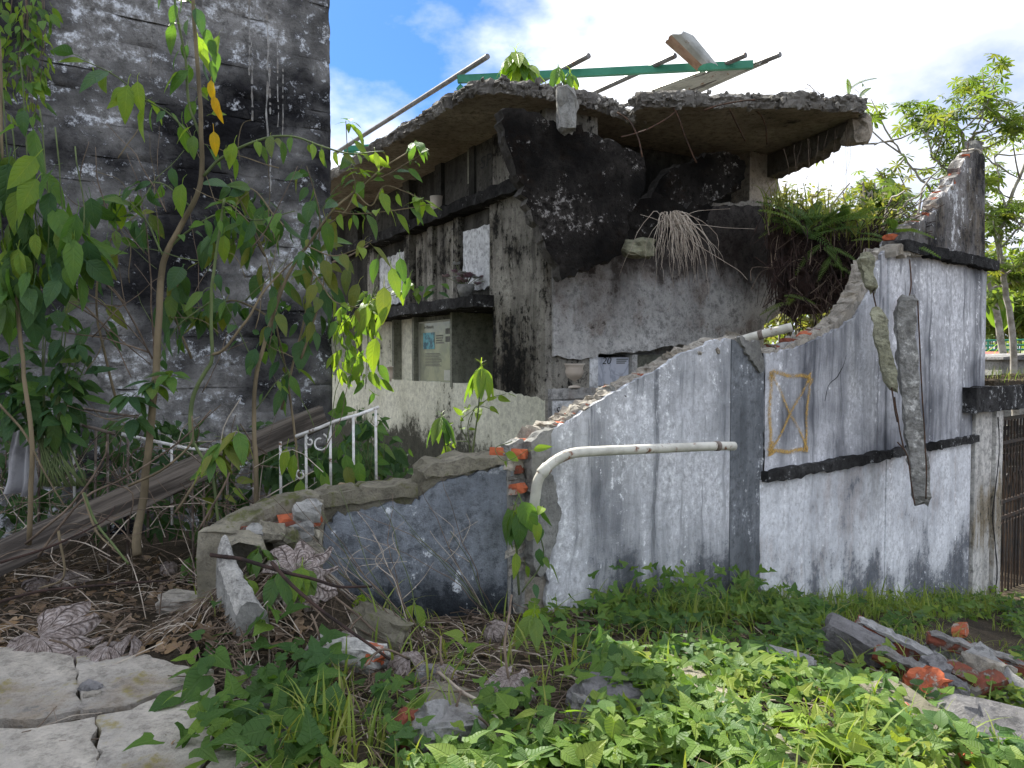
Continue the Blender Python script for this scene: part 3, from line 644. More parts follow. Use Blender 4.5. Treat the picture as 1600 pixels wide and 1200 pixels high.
# ------------------------------------------------------------------ steel frame on the roof
def box_between(a, b, w, h, up=Vector((0, 0, 1))):
    a = Vector(a); b = Vector(b); d = (b - a).normalized(); s = d.cross(up).normalized(); u = s.cross(d)
    vs = [p + s * (i * w / 2) + u * (j * h / 2) for p in (a, b) for i, j in ((-1, -1), (1, -1), (1, 1), (-1, 1))]
    return vs, [(0, 1, 2, 3), (4, 7, 6, 5), (0, 4, 5, 1), (1, 5, 6, 2), (2, 6, 7, 3), (3, 7, 4, 0)]
def frame_roof():
    t = thing('roof_framework', 'green steel roof frame with bare grey purlins standing on the broken roof', 'roof frame', loc=W(940, 155, 9.1))
    def bar(name, a, b, w, h, m): MB().add(*box_between(a, b, w, h)).build(name, m, t, I4)
    a = W(715, 124, 9.2); b = W(1176, 101, 9.0); bar('beam', a, b, .06, .085, M_GREEN)
    z = RZ + .13
    for px, Y in ((940, 9.1), (1112, 9.02)):
        p = W(px, 112, Y); bar('post', Vector((p.x, p.y, z)), p - Vector((0, 0, .045)), .075, .07, M_GREEN)
    a2 = W(716, 131, 9.22); bar('brace', a2 - Vector((0, 0, .03)), Vector((a2.x + .75, a2.y + .1, z + .02)), .05, .07, M_GREEN)
    bar('beam', W(538, 233, 12.7), W(640, 226, 12.6), .06, .085, M_GREEN); bar('brace', W(539, 236, 12.7), W(575, 246, 12.7), .05, .07, M_GREEN)
    bar('beam', W(540, 233, 12.72), W(540, 262, 12.72), .05, .05, M_GREEN)
    for q in ((762, 88), (920, 87), (1055, 87), (1165, 86), (1219, 85)):
        p = W(q[0], q[1], 8.77); e = p + Vector((-.545, .838, 0)) * (4.9 if q[0] == 762 else 5.2)
        MB().tube([p, e], .032, 8).build('purlin', M_STEEL, t, I4)
frame_roof()
def zinc():
    z = E + 3.40; A = onz(1092, 143, z); Bp = onz(1202, 96, z); Cq = onz(1095, 112, z); D = onz(1012, 143, z)
    n = 46; mb = MB(); m = 8
    for j in range(m + 1):
        for i in range(n + 1):
            u = i / n; v = j / m
            p = (D.lerp(A, u)).lerp(Cq.lerp(Bp, u), v); rag = (.12 * noise.noise((u * 9, 3, v)) + .05 * noise.noise((u * 31, 5, 1))) * (1 - v) ** 3
            p = p + (Cq - D) * rag
            mb.v.append((p.x, p.y, p.z + .018 * sin(u * 2 * pi * 9) - .03 * (1 - v) ** 2 * sin(u * 7)))
    mb.f = [(j * (n + 1) + i, j * (n + 1) + i + 1, (j + 1) * (n + 1) + i + 1, (j + 1) * (n + 1) + i) for j in range(m) for i in range(n)]; mb.m = [0] * len(mb.f)
    mb.top('corrugated_sheet', M_ZINC, True, 'torn zinc corrugated sheet lying across the roof purlins', 'roof sheet')
    # end of a second sheet, bent up and rolled
    mb = MB(); n = 20; m = 10; A = W(1098, 108, 8.9); u_ = Vector((.62, .1, .0)); 
    for j in range(m + 1):
        v = j / m
        for i in range(n + 1):
            th = -.5 + 3.1 * i / n; r = .13 + .05 * v + .006 * sin(th * 16); ln = .42 * v * (1 + .12 * noise.noise((th * 2, 1, 1)) * v)
            q = A + Vector((-.32 * ln / .42 - cos(th) * r * .9 + .06, -sin(th) * r * .8, .40 * ln / .42 * .8 + .03 * sin(th)))
            mb.v.append(tuple(q))
    mb.f = [(j * (n + 1) + i, j * (n + 1) + i + 1, (j + 1) * (n + 1) + i + 1, (j + 1) * (n + 1) + i) for j in range(m) for i in range(n)]; mb.m = [1 if (k % n) < 8 else 0 for k in range(len(mb.f))]
    mb.top('curled_sheet', [M_ZINC, M_ZINCIN], True, 'rusty metal sheet end curled upwards on the roof framework', 'roof sheet')
zinc()
# ------------------------------------------------------------------ the broken boundary wall
WL = Fr(1195, 6.05, 50)
LW = Fr(820, 4.46, 68)
BRICKS = []
def brick_meshes():
    for k in range(5):
        bm = bmesh.new(); bmesh.ops.create_cube(bm, size=1); bmesh.ops.subdivide_edges(bm, edges=bm.edges[:], cuts=1, use_grid_fill=True)
        for v in bm.verts:
            c = v.co.copy(); nz_ = sum(abs(x) > .3 for x in c)
            if nz_ == 3: c *= .93
            c += Vector((R.uniform(-.05, .05), R.uniform(-.05, .05), R.uniform(-.06, .06)))
            v.co = Vector((c.x * .215, c.y * .105, c.z * .062))
        for mt in (M_BRICK, M_BRICKD):
            me = bpy.data.meshes.new('brick'); bm.to_mesh(me); me.materials.append(mt); BRICKS.append(me)
        bm.free()
brick_meshes()
def brick(M, parent=None, damp=False, k=None):
    i = (R.randrange(5) if k is None else k) * 2 + (1 if damp else 0)
    return link('brick', BRICKS[i], M, parent)
def boundary_wall():
    t = thing('boundary_wall', 'whitewashed boundary wall with a collapsed stepped top showing red brick', 'wall', WL.M)
    zb = E - 3.6
    def X(px, y=0.): return WL.hit(px, 560, y)[0]
    # middle panel: thin plaster on a brick and mortar core
    topm = [(856, 674), (878, 662), (905, 648), (930, 630), (960, 612), (990, 597), (1018, 583), (1040, 570), (1065, 552), (1092, 543), (1118, 532), (1142, 530)]
    pl = WL.poly(topm[::-1]); xl = X(856); xr = X(1142)
    left = [(X(850), WL.hit(850, 700)[1]), (X(846), WL.hit(846, 735)[1]), (X(862), WL.hit(862, 760)[1]), (X(868), WL.hit(868, 800)[1]), (X(858), WL.hit(858, 835)[1]), (X(852), zb)]
    poly = pl + left + [(xr, zb)]; n = len(poly)
    MB().prism(jag(poly, [i < n - 2 for i in range(n)], .035, .009), 0, .028, .004).build('plaster_panel', M_WASH, t)
    core = WL.poly([(1180, 536), (1142, 530), (1118, 535), (1092, 546), (1066, 556), (1044, 568), (1018, 581), (990, 596), (960, 611), (930, 630), (905, 648), (878, 662), (850, 678), (826, 696)])
    core += [(X(824), zb), (X(1194), zb), (X(1194), WL.hit(1194, 556)[1])]
    MB().prism(jag(core, [i < 13 for i in range(len(core))], .03, .016), .0285, .17, .02, rings=4).build('core', M_MORTAR, t)
    # bricks and mortar lumps standing along the break
    for px, py, rot, d in ((1130, 532, 4, 0), (1098, 541, -6, 0), (1068, 550, 8, 0), (1046, 562, -5, 0), (1030, 569, 3, 0), (1008, 581, -10, 0), (986, 592, 12, 0), (966, 600, -4, 0), (948, 612, 6, 0), (922, 626, -8, 0), (900, 640, 5, 1), (872, 655, -6, 0), (850, 668, 10, 0), (834, 682, 0, 0)):
        x, z = WL.hit(px, py + 5, .08); brick(WL.M @ Matrix.Translation((x, .085 + R.uniform(-.025, .02), z - .022)) @ rotm(R.uniform(-6, 6), -rot * .8 + R.uniform(-6, 6), R.uniform(-14, 14)) @ Matrix.Scale(R.uniform(.55, .95), 4), t, False)
    for px, py, s in ((1150, 524, .14), (1112, 534, .16), (1083, 545, .13), (1057, 553, .12), (1022, 574, .13), (998, 586, .1), (956, 606, .12), (938, 616, .1), (912, 634, .13), (886, 648, .12), (862, 662, .12), (842, 675, .11), (1075, 546, .1)):
        x, z = WL.hit(px, py + 10, .09); c = chunk_mb((s * 1.25, .13, s * .5), R.random() * 50, 4, .2)
        c.build('mortar_lump', M_MORTAR if R.random() < .8 else M_RAW, t, WL.M @ Matrix.Translation((x, .09, z)) @ rotm(0, R.uniform(0, 30), R.uniform(-20, 20)))
    # slate-dark strip beside the joint
    xa, xb = X(1142) + .002, X(1193)
    strip = [(xa, WL.hit(1142, 530)[1]), (xa, zb), (xb, zb), (xb, WL.hit(1193, 575)[1]), (X(1186), WL.hit(1186, 580)[1]), (X(1183), WL.hit(1183, 560)[1]), (X(1172), WL.hit(1172, 545)[1])]
    MB().prism(jag(strip, fl(7, 2, 3, 4, 5, 6), .03, .006), -.006, .028, .003).build('pilaster', M_PILASTER, t)
    c = WL.poly([(1150, 527), (1182, 534), (1186, 556), (1190, 575), (1184, 582), (1174, 570), (1160, 550)]); MB().prism(jag(c, True, .03, .01), -.03, .0, .006).build('plaster_flake', M_RAW, t)
    # right wing, upper field
    top = WL.poly([(1382, 392), (1372, 412), (1366, 440), (1352, 470), (1338, 493), (1322, 508), (1300, 520), (1268, 534), (1240, 546), (1215, 552), (1197, 552)])
    zl = WL.hit(1197, 748)[1]; zc = WL.hit(1450, 402)[1]; xe = X(1537); xs = X(1385)
    sh = .035
    poly = [(xs - .004, zl + .04), (xs - .004, zc)] + top + [(X(1197), zl + .04)]; n = len(poly)
    MB().prism(jag(poly, [2 <= i <= n - 3 for i in range(n)], .035, .01), .004, .034, .004).build('plaster_panel', M_WASH_R, t)
    MB().box(xs, xe, -sh + .02, .03, zl + .04, zc).build('plaster_panel', M_WASH_R, t)
    core = WL.poly([(1380, 388), (1362, 412), (1356, 438), (1342, 466), (1328, 488), (1312, 503), (1292, 514), (1262, 528), (1236, 541), (1212, 548), (1196, 548)])
    poly = [(xe, zb), (xe, zc)] + core + [(X(1196), zb)]; n = len(poly)
    MB().prism(jag(poly, [2 <= i <= n - 3 for i in range(n)], .03, .014), .0345, .19, .018, rings=4).build('core', M_MORTAR, t)
    for px, py, rot, d in ((1366, 424, 10, 1), (1358, 440, 5, 1), (1352, 455, -5, 1), (1345, 468, 3, 1), (1338, 480, -3, 1), (1330, 490, 8, 1), (1280, 518, -4, 1), (1262, 524, 3, 0), (1240, 536, -3, 1), (1210, 546, 2, 1), (1372, 405, 8, 0)):
        x, z = WL.hit(px, py, .1); brick(WL.M @ Matrix.Translation((x, .11, z)) @ rotm(R.uniform(-6, 6), R.uniform(-8, 8), R.uniform(-14, 14)), t, bool(d))
    c = WL.poly([(1222, 545), (1240, 535), (1258, 532), (1264, 540), (1240, 546)]); MB().prism(c, .05, .12).build('plaster_flake', M_WHITEBRD, t)
    # right wing, lower field, two panels with a worn joint
    poly = [(X(1188), WL.hit(1188, 600)[1] * 0 + zl), (X(1192), zb), (xs - .003, zb), (xs - .003, zl)]
    MB().prism(jag(poly, fl(4, 0), .05, .006), -.012, .034, .003).build('plaster_panel', M_WASH_L, t)
    MB().box(xs, X(1517), -.02, .034, zb, zl).build('plaster_panel', M_WASH_L, t)
    # string course and cornice
    def course(x0, x1, z0, h, pr, nm='string_course'):
        MB().prism(jag([(x0, z0), (x1, z0), (x1, z0 + h), (x0, z0 + h)], True, .07, .007), -pr, .03, .008, rings=3).build(nm, M_LEDGE, t)
    course(X(1190), xs - .02, zl - .015, .085, .07); course(xs + .015, X(1522), zl - .0, .075, .075)
    course(X(1392), X(1541), zc - .02, .11, .12, 'cornice')
    MB().prism(jag(WL.poly([(1384, 402), (1384, 386), (1405, 384), (1430, 388), (1428, 400)]), True, .04, .012), -.1, .06, .012).build('cornice_fragment', M_MORTAR, t)
    # parapet above the cornice, stepped where it broke
    pp = [(1392, 392), (1394, 378), (1410, 362), (1432, 348), (1452, 334), (1462, 312), (1480, 294), (1494, 272), (1504, 250), (1516, 238), (1531, 240), (1536, 246), (1536, 414)]
    pr_ = WL.poly(pp); MB().prism(jag(pr_, fl(13, *range(1, 10)), .05, .014), -.02, .12, .012, rings=3).build('parapet', M_PARAPET, t)
    for k, (px, py) in enumerate(((1398, 372), (1412, 360), (1430, 350), (1446, 338), (1456, 326), (1464, 315), (1472, 305), (1480, 297), (1487, 287), (1494, 277), (1500, 266), (1505, 256), (1510, 246), (1520, 238))):
        x, z = WL.hit(px, py, .05); s = .8
        if k % 3 == 1:
            c = chunk_mb((.2, .13, .06), R.random() * 40, 2, .15); c.build('mortar_lump', M_MORTAR, t, WL.M @ Matrix.Translation((x, .05, z)) @ rotm(0, R.uniform(-5, 5), R.uniform(-12, 12)))
        else: brick(WL.M @ Matrix.Translation((x - .03, .05, z - .01)) @ rotm(0, R.uniform(-6, 6), R.uniform(-14, 14)), t)
    for px in (1512, 1519, 1528):
        x, z = WL.hit(px, 232, .05); MB().tube([(x, .05, z - .1), (x + .01, .05, z + R.uniform(.05, .12))], .007, 5).build('reinforcing_bar', M_REBAR, t)
    x, z = WL.hit(1521, 230, .05); chunk_mb((.2, .12, .12), 3.3, 2, .15).build('mortar_lump', M_RAW, t, WL.M @ Matrix.Translation((x, .05, z)))
    # crack in the upper field
    q = [WL.hit(*p) for p in ((1323, 555), (1318, 572), (1312, 583), (1308, 590), (1300, 597), (1294, 606), (1289, 626))]
    MB().tube(bend([(a, .004, b) for a, b in q], 4, .006), [.0015 + .004 * sin(pi * i / 24.) for i in range(25)], 4).build('crack', M_INK, t)
    q = [WL.hit(*p) for p in ((1193, 552), (1195, 600), (1192, 660), (1196, 700), (1192, 760), (1196, 860), (1193, 960))]
    MB().tube(bend([(a, .008, b) for a, b in q], 4, .008), .007, 4).build('crack', M_INK, t)
    # sprayed box with a cross
    mb = MB(); uvs = []
    for a, b, w in (((1204, 580), (1203, 712), 5), ((1203, 582), (1266, 590), 3.4), ((1265, 586), (1257, 706), 4.2), ((1202, 706), (1262, 703), 3.4), ((1205, 584), (1262, 702), 3.2), ((1264, 590), (1205, 704), 3.2), ((1262, 586), (1267, 600), 8), ((1203, 690), (1204, 712), 8), ((1203, 580), (1207, 594), 8)):
        A = Vector(WL.hit(*a)); B = Vector(WL.hit(*b)); nn = Vector((-(B - A).y, (B - A).x)).normalized() * w * .0085; k = 10
        yy = -.0015 - .0006 * len(mb.f) / 10
        for i in range(k):
            p = A.lerp(B, i / k) + nn * .3 * sin(i); q_ = A.lerp(B, (i + 1) / k) + nn * .3 * sin(i + 1)
            mb.add([(p.x - nn.x, yy, p.y - nn.y), (p.x + nn.x, yy, p.y + nn.y), (q_.x + nn.x, yy, q_.y + nn.y), (q_.x - nn.x, yy, q_.y - nn.y)], [(0, 1, 2, 3)]); uvs += [(0, 0), (1, 0), (1, 1), (0, 1)]
    o = mb.build('sprayed_mark', M_SPRAY, t); ul = o.data.uv_layers.new()
    ul.data.foreach_set('uv', [c for u in uvs for c in u])
    # left pilaster with exposed brick
    xa = LW.hit(795, 560)[0]
    pil = WL.poly([(822, 690), (842, 672), (858, 668), (852, 700), (849, 735), (862, 757), (870, 800), (861, 838), (850, 880), (838, 900), (826, 880)])
    MB().prism(jag(pil, True, .03, .008), -.045, .03, .01).build('broken_pilaster', M_RAW, t)
    MB().prism(jag(WL.poly([(798, 704), (824, 692), (826, 1050), (800, 1050)]), fl(4, 0), .04, .012), .03, .17, .012).build('core', M_RAW, t)
    for k, py in enumerate((700, 727, 752, 780, 800, 820, 860, 885)):
        x, z = WL.hit(810 + R.uniform(-4, 4), py); chunk_mb((.12, .08, .07), R.random() * 70, 3, .2).build('mortar_lump', R.choice([M_RAW, M_MORTAR]), t, WL.M @ Matrix.Translation((x, .06, z)) @ rotm(0, R.uniform(-20, 20), 0))
    for k, py in enumerate((710, 738, 768, 838)):
        x, z = WL.hit(808 + (k % 2) * 5, py, .0); brick(WL.M @ Matrix.Translation((x, .075 + .02 * (k % 2), z)) @ rotm(R.uniform(-8, 8), R.uniform(-12, 12), 90 + R.uniform(-25, 25)) @ Matrix.Scale((1., .8, .95, .7)[k], 4), t, k in (1, 3))
    # ---- low wing, nearer the camera
    ML = LW.M
    def lo(name, mat, mb): return mb.build(name, mat, t, ML)
    zt = lambda px, py: LW.hit(px, py)
    face = LW.poly([(800, 735), (793, 722), (778, 731), (762, 738), (748, 735), (738, 742), (722, 744), (708, 748), (690, 752), (672, 764), (664, 772), (655, 782), (632, 790), (610, 785), (590, 794), (566, 796), (540, 806), (528, 800), (520, 816), (508, 820), (500, 840), (498, 880), (504, 920)])
    zlo = E - 2.0
    poly = face + [(LW.hit(504, 560)[0], zlo), (LW.hit(800, 560)[0], zlo)]; n = len(poly)
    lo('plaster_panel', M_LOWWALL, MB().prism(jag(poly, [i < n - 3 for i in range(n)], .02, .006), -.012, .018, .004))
    core = LW.poly([(803, 712), (790, 712), (740, 719), (700, 724), (672, 727), (662, 737), (658, 757), (620, 760), (560, 766), (520, 772), (480, 778)])
    poly = core + [(LW.hit(470, 560)[0], zlo), (LW.hit(803, 560)[0], zlo)]; n = len(poly)
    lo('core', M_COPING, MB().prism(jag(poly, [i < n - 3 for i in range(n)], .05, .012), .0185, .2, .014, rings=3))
    lo('coping', M_COPING, MB().prism(jag(LW.poly([(792, 712), (740, 717), (700, 722), (674, 725), (660, 738), (664, 748), (700, 742), (752, 734), (790, 726)]), True, .04, .01), -.015, .26, .012, rings=3))
    lo('coping', M_COPING, MB().prism(jag(LW.poly([(652, 757), (600, 762), (540, 768), (500, 774), (498, 792), (540, 788), (600, 780), (652, 774)]), True, .04, .01), -.01, .24, .012, rings=3))
    # the end of the low wing curls toward the mound: a curved mossy kerb
    kp = [W(505, 780, 4.02), W(468, 778, 3.98), W(430, 788, 3.9), (W(392, 808, 3.8)), W(365, 832, 3.68), W(352, 856, 3.55)]
    mb = MB(); path = bend(kp, 12)
    for i, p in enumerate(path):
        d = (path[min(i + 1, len(path) - 1)] - path[max(i - 1, 0)]); s = Vector((d.y, -d.x, 0)).normalized()
        if s.y > 0: s = -s
        r_ = [(-.02, 0), (-.03, -.05), (-.02, -.12), (-.03, -.3), (-.02, -.55), (.16, -.55), (.18, -.1), (.16, .0), (.07, .025)]
        for (o_, h_) in r_:
            q = p - s * o_ + Vector((0, 0, h_)); q += Vector(noise.noise_vector(q * 9)) * .022 + Vector(noise.noise_vector(q * 30)) * .009; mb.v.append(tuple(q))
    k = len(r_)
    for i in range(len(path) - 1):
        for j in range(k): mb.f.append((i * k + j, i * k + (j + 1) % k, (i + 1) * k + (j + 1) % k, (i + 1) * k + j)); mb.m.append(0)
    mb.build('curved_kerb', M_COPING, t, I4)
    for px, py, Y, rz, d in ((436, 826, 3.84, 30, 1), (408, 832, 3.78, 20, 1), (466, 812, 3.93, 35, 0)):
        brick(Matrix.Translation(W(px, py, Y)) @ rotm(R.uniform(-8, 8), R.uniform(-8, 8), rz), t, bool(d))
    for px, py, Y, s in ((425, 832, 3.74, .13), (448, 838, 3.8, .14), (470, 830, 3.86, .13), (402, 832, 3.72, .1), (480, 800, 3.9, .12), (478, 850, 3.88, .16)):
        chunk_mb((s, s * .8, s * .7), R.random() * 60, 2, .18).build('mortar_lump', M_RAW if R.random() < .6 else M_COPING, t, Matrix.Translation(W(px, py, Y)) @ rotm(R.uniform(-20, 20), R.uniform(-20, 20), R.uniform(0, 90)))
    return t
boundary_wall()
# ---- flaked white plaster edge leaning at the end of the low wing
def crumb_edge():
    t = thing('plaster_edge', 'flaking white plaster edge sloping down from the curved kerb', 'plaster edge', loc=W(384, 1000, 3.3))
    path = bend([W(350, 850, 3.55), W(358, 888, 3.46), W(370, 915, 3.40), W(384, 938, 3.36), W(392, 956, 3.32)], 8); mb = MB(); n = len(path)
    prof = [(-.5, -.6), (-.42, -.12), (-.36, -.02), (-.2, .03), (0, .045), (.2, .035), (.38, .0), (.5, -.1), (.55, -.6)]
    k = len(prof)
    for i, p in enumerate(path):
        w = .10 + .07 * i / n + .03 * noise.noise((i * .7, 1, 1))
        for (u, h) in prof:
            q = p + Vector((u * w, .0, h)); 
            if h > -.5: q += Vector(noise.noise_vector(q * 13)) * .015 + Vector(noise.noise_vector(q * 45)) * .006
            mb.v.append(tuple(q))
    for i in range(n - 1):
        for j in range(k - 1): mb.f.append((i * k + j, (i + 1) * k + j, (i + 1) * k + j + 1, i * k + j + 1)); mb.m.append(1 if j in (0, 1, k - 2) else 0)
    mb.f += [tuple(range(k)), tuple(range((n - 1) * k, n * k))[::-1]]; mb.m += [1, 1]
    mb.build('rubble_core', [M_CRUMB, M_RAW], t, I4)
    for k in range(0):
        i = R.randrange(n // 2, n); p = path[i]; chunk_mb((R.uniform(.05, .11), R.uniform(.04, .08), R.uniform(.015, .03)), R.random() * 90, 3, .2).build('flake', M_CRUMB, t, Matrix.Translation(p + Vector((R.uniform(-.06, .09), R.uniform(-.02, .02), R.uniform(.0, .04) - .02))) @ rotm(R.uniform(-20, 20), R.uniform(-15, 35), R.uniform(0, 180)))
crumb_edge()
# ------------------------------------------------------------------ pieces hanging on the right wing
def hanging(name, pts, Y, w, d, mat, label, seed, cat, wires=()):
    t = thing(name, label, cat, loc=W(pts[-1][0], pts[-1][1], Y))
    path = [W(a, b, Y + (c if len(p) > 2 else 0)) for p in pts for a, b, c in [(p + (0,))[:3]]]
    path = bend(path, 10); mb = MB(); n = len(path)
    sec = [(-1, -1), (-.35, -1.05), (.35, -.95), (1, -1), (1.04, -.3), (.96, .35), (1, 1), (.3, 1), (-.3, 1), (-1, 1), (-1, .35), (-1.03, -.3)]; k = len(sec)
    for i, p in enumerate(path):
        f = min(1., .62 + i * .2, .55 + (n - 1 - i) * .22) * (1 + .16 * noise.noise((i * .23, seed, 3.)))
        for (c, s) in sec:
            q = p + Vector((c * w / 2 * f + .35 * s * d / 2 * f, s * d / 2 * f, 0)); e_ = R.uniform(-.03, .03) if i in (0, n - 1) else 0
            q += Vector(noise.noise_vector(q * 8 + Vector((seed, 0, 0)))) * .02 + Vector(noise.noise_vector(q * 27)) * .011 + Vector((0, 0, e_)); mb.v.append(tuple(q))
    mb.f = [(i * k + j, i * k + (j + 1) % k, (i + 1) * k + (j + 1) % k, (i + 1) * k + j) for i in range(n - 1) for j in range(k)] + [tuple(range(k))[::-1], tuple(range((n - 1) * k, n * k))]
    mb.m = [0] * len(mb.f); mb.build('concrete', mat, t, I4)
    for q in wires: MB().tube(bend([W(*p) for p in q], 5, .006), .0065, 5).build('reinforcing_bar', M_REBAR, t, I4, True)
    return t
hanging('hanging_beam', [(1418, 462), (1414, 500), (1418, 560), (1424, 640), (1434, 720), (1440, 786)], 6.95, .165, .15, M_BEAMC, 'long broken concrete post dangling by its bars in front of the whitewashed wing', 1., 'concrete post',
        wires=([(1421, 405, 7.05), (1424, 440, 7.0), (1420, 468, 6.95)], [(1434, 470, 6.85), (1440, 600, 6.82), (1447, 720, 6.8), (1447, 780, 6.8)], [(1402, 690, 6.85), (1418, 712, 6.82), (1425, 760, 6.82), (1430, 790, 6.82)], [(1398, 620, 6.9), (1404, 660, 6.88), (1412, 700, 6.85)]))
hanging('hanging_fragment', [(1370, 482), (1376, 520), (1384, 560), (1396, 610)], 6.75, .12, .09, M_OLIVE, 'narrow olive concrete fragment hanging beside the dangling post', 4., 'concrete fragment',
        wires=([(1364, 452, 6.78), (1367, 470, 6.76), (1370, 486, 6.75)], [(1392, 600, 6.72), (1398, 640, 6.75), (1402, 660, 6.8)]))
hanging('hanging_fragment', [(1352, 398), (1356, 425), (1362, 455)], 6.75, .11, .1, M_OLIVE, 'short olive concrete fragment hanging at the broken end of the cornice', 8., 'concrete fragment', wires=([(1352, 388, 6.9), (1352, 396, 6.8), (1353, 402, 6.75)],))
b = brick(WL.M @ Matrix.Translation((WL.hit(1402, 486)[0], -.09, WL.hit(1402, 486)[1])) @ rotm(20, 60, 30)); b.name = 'loose_brick'; tag(b, 'red brick stuck between the dangling post and the wing', 'brick')
# ------------------------------------------------------------------ pipes
def pipe(name, pts, r, label, mat=M_PIPE, smoothk=6):
    path = bend(pts, smoothk); mb = MB(); mb.tube(path, r, 14, cap=False)
    e = path[-1]; d = (path[-1] - path[-2]).normalized(); n = len(mb.v)
    mb.tube([e + d * .001, e - d * .25], r * .84, 14, cap=False)
    k = len(path); base = (k - 1) * 14
    mb.add([], []); mb.f += [(base + i, base + (i + 1) % 14, n + (i + 1) % 14, n + i) for i in range(14)]; mb.m += [0] * 14
    t = thing(name, label, 'pipe', loc=path[0]); mb.build('tube', mat, t, I4, True)
    for (f_, L_, rr_, m_) in ((.36, .05, 1.16, mat), (.9, .035, 1.1, M_IRON2)) if len(pts) > 5 else ((.5, .03, 1.12, M_IRON2),):
        q = path[int(f_ * (len(path) - 1))]; d2 = (path[int(f_ * (len(path) - 1)) + 1] - q).normalized()
        MB().tube([q - d2 * L_ * .6, q - d2 * L_ * .5, q + d2 * L_ * .5, q + d2 * L_ * .6], [r * 1.01, r * rr_, r * rr_, r * 1.01], 14, cap=False).build('coupling', m_, t, I4, True)
pipe('bent_pipe', [W(829, 845, 4.52), W(832, 822, 4.36), W(836, 780, 4.28), W(842, 748, 4.26), W(862, 724, 4.28), W(892, 709, 4.34), W(930, 705, 4.46), W(1000, 702, 4.66), W(1070, 699, 4.86), W(1120, 697, 5.0), W(1147, 697, 5.08)], .0295, 'bent white metal pipe reaching out from the broken pilaster')
pipe('pipe_stub', [W(1120, 545, 6.2), W(1170, 528, 6.1), W(1205, 519, 6.02), W(1237, 511, 5.95)], .035, 'short white pipe stub lying on the broken top of the boundary wall')
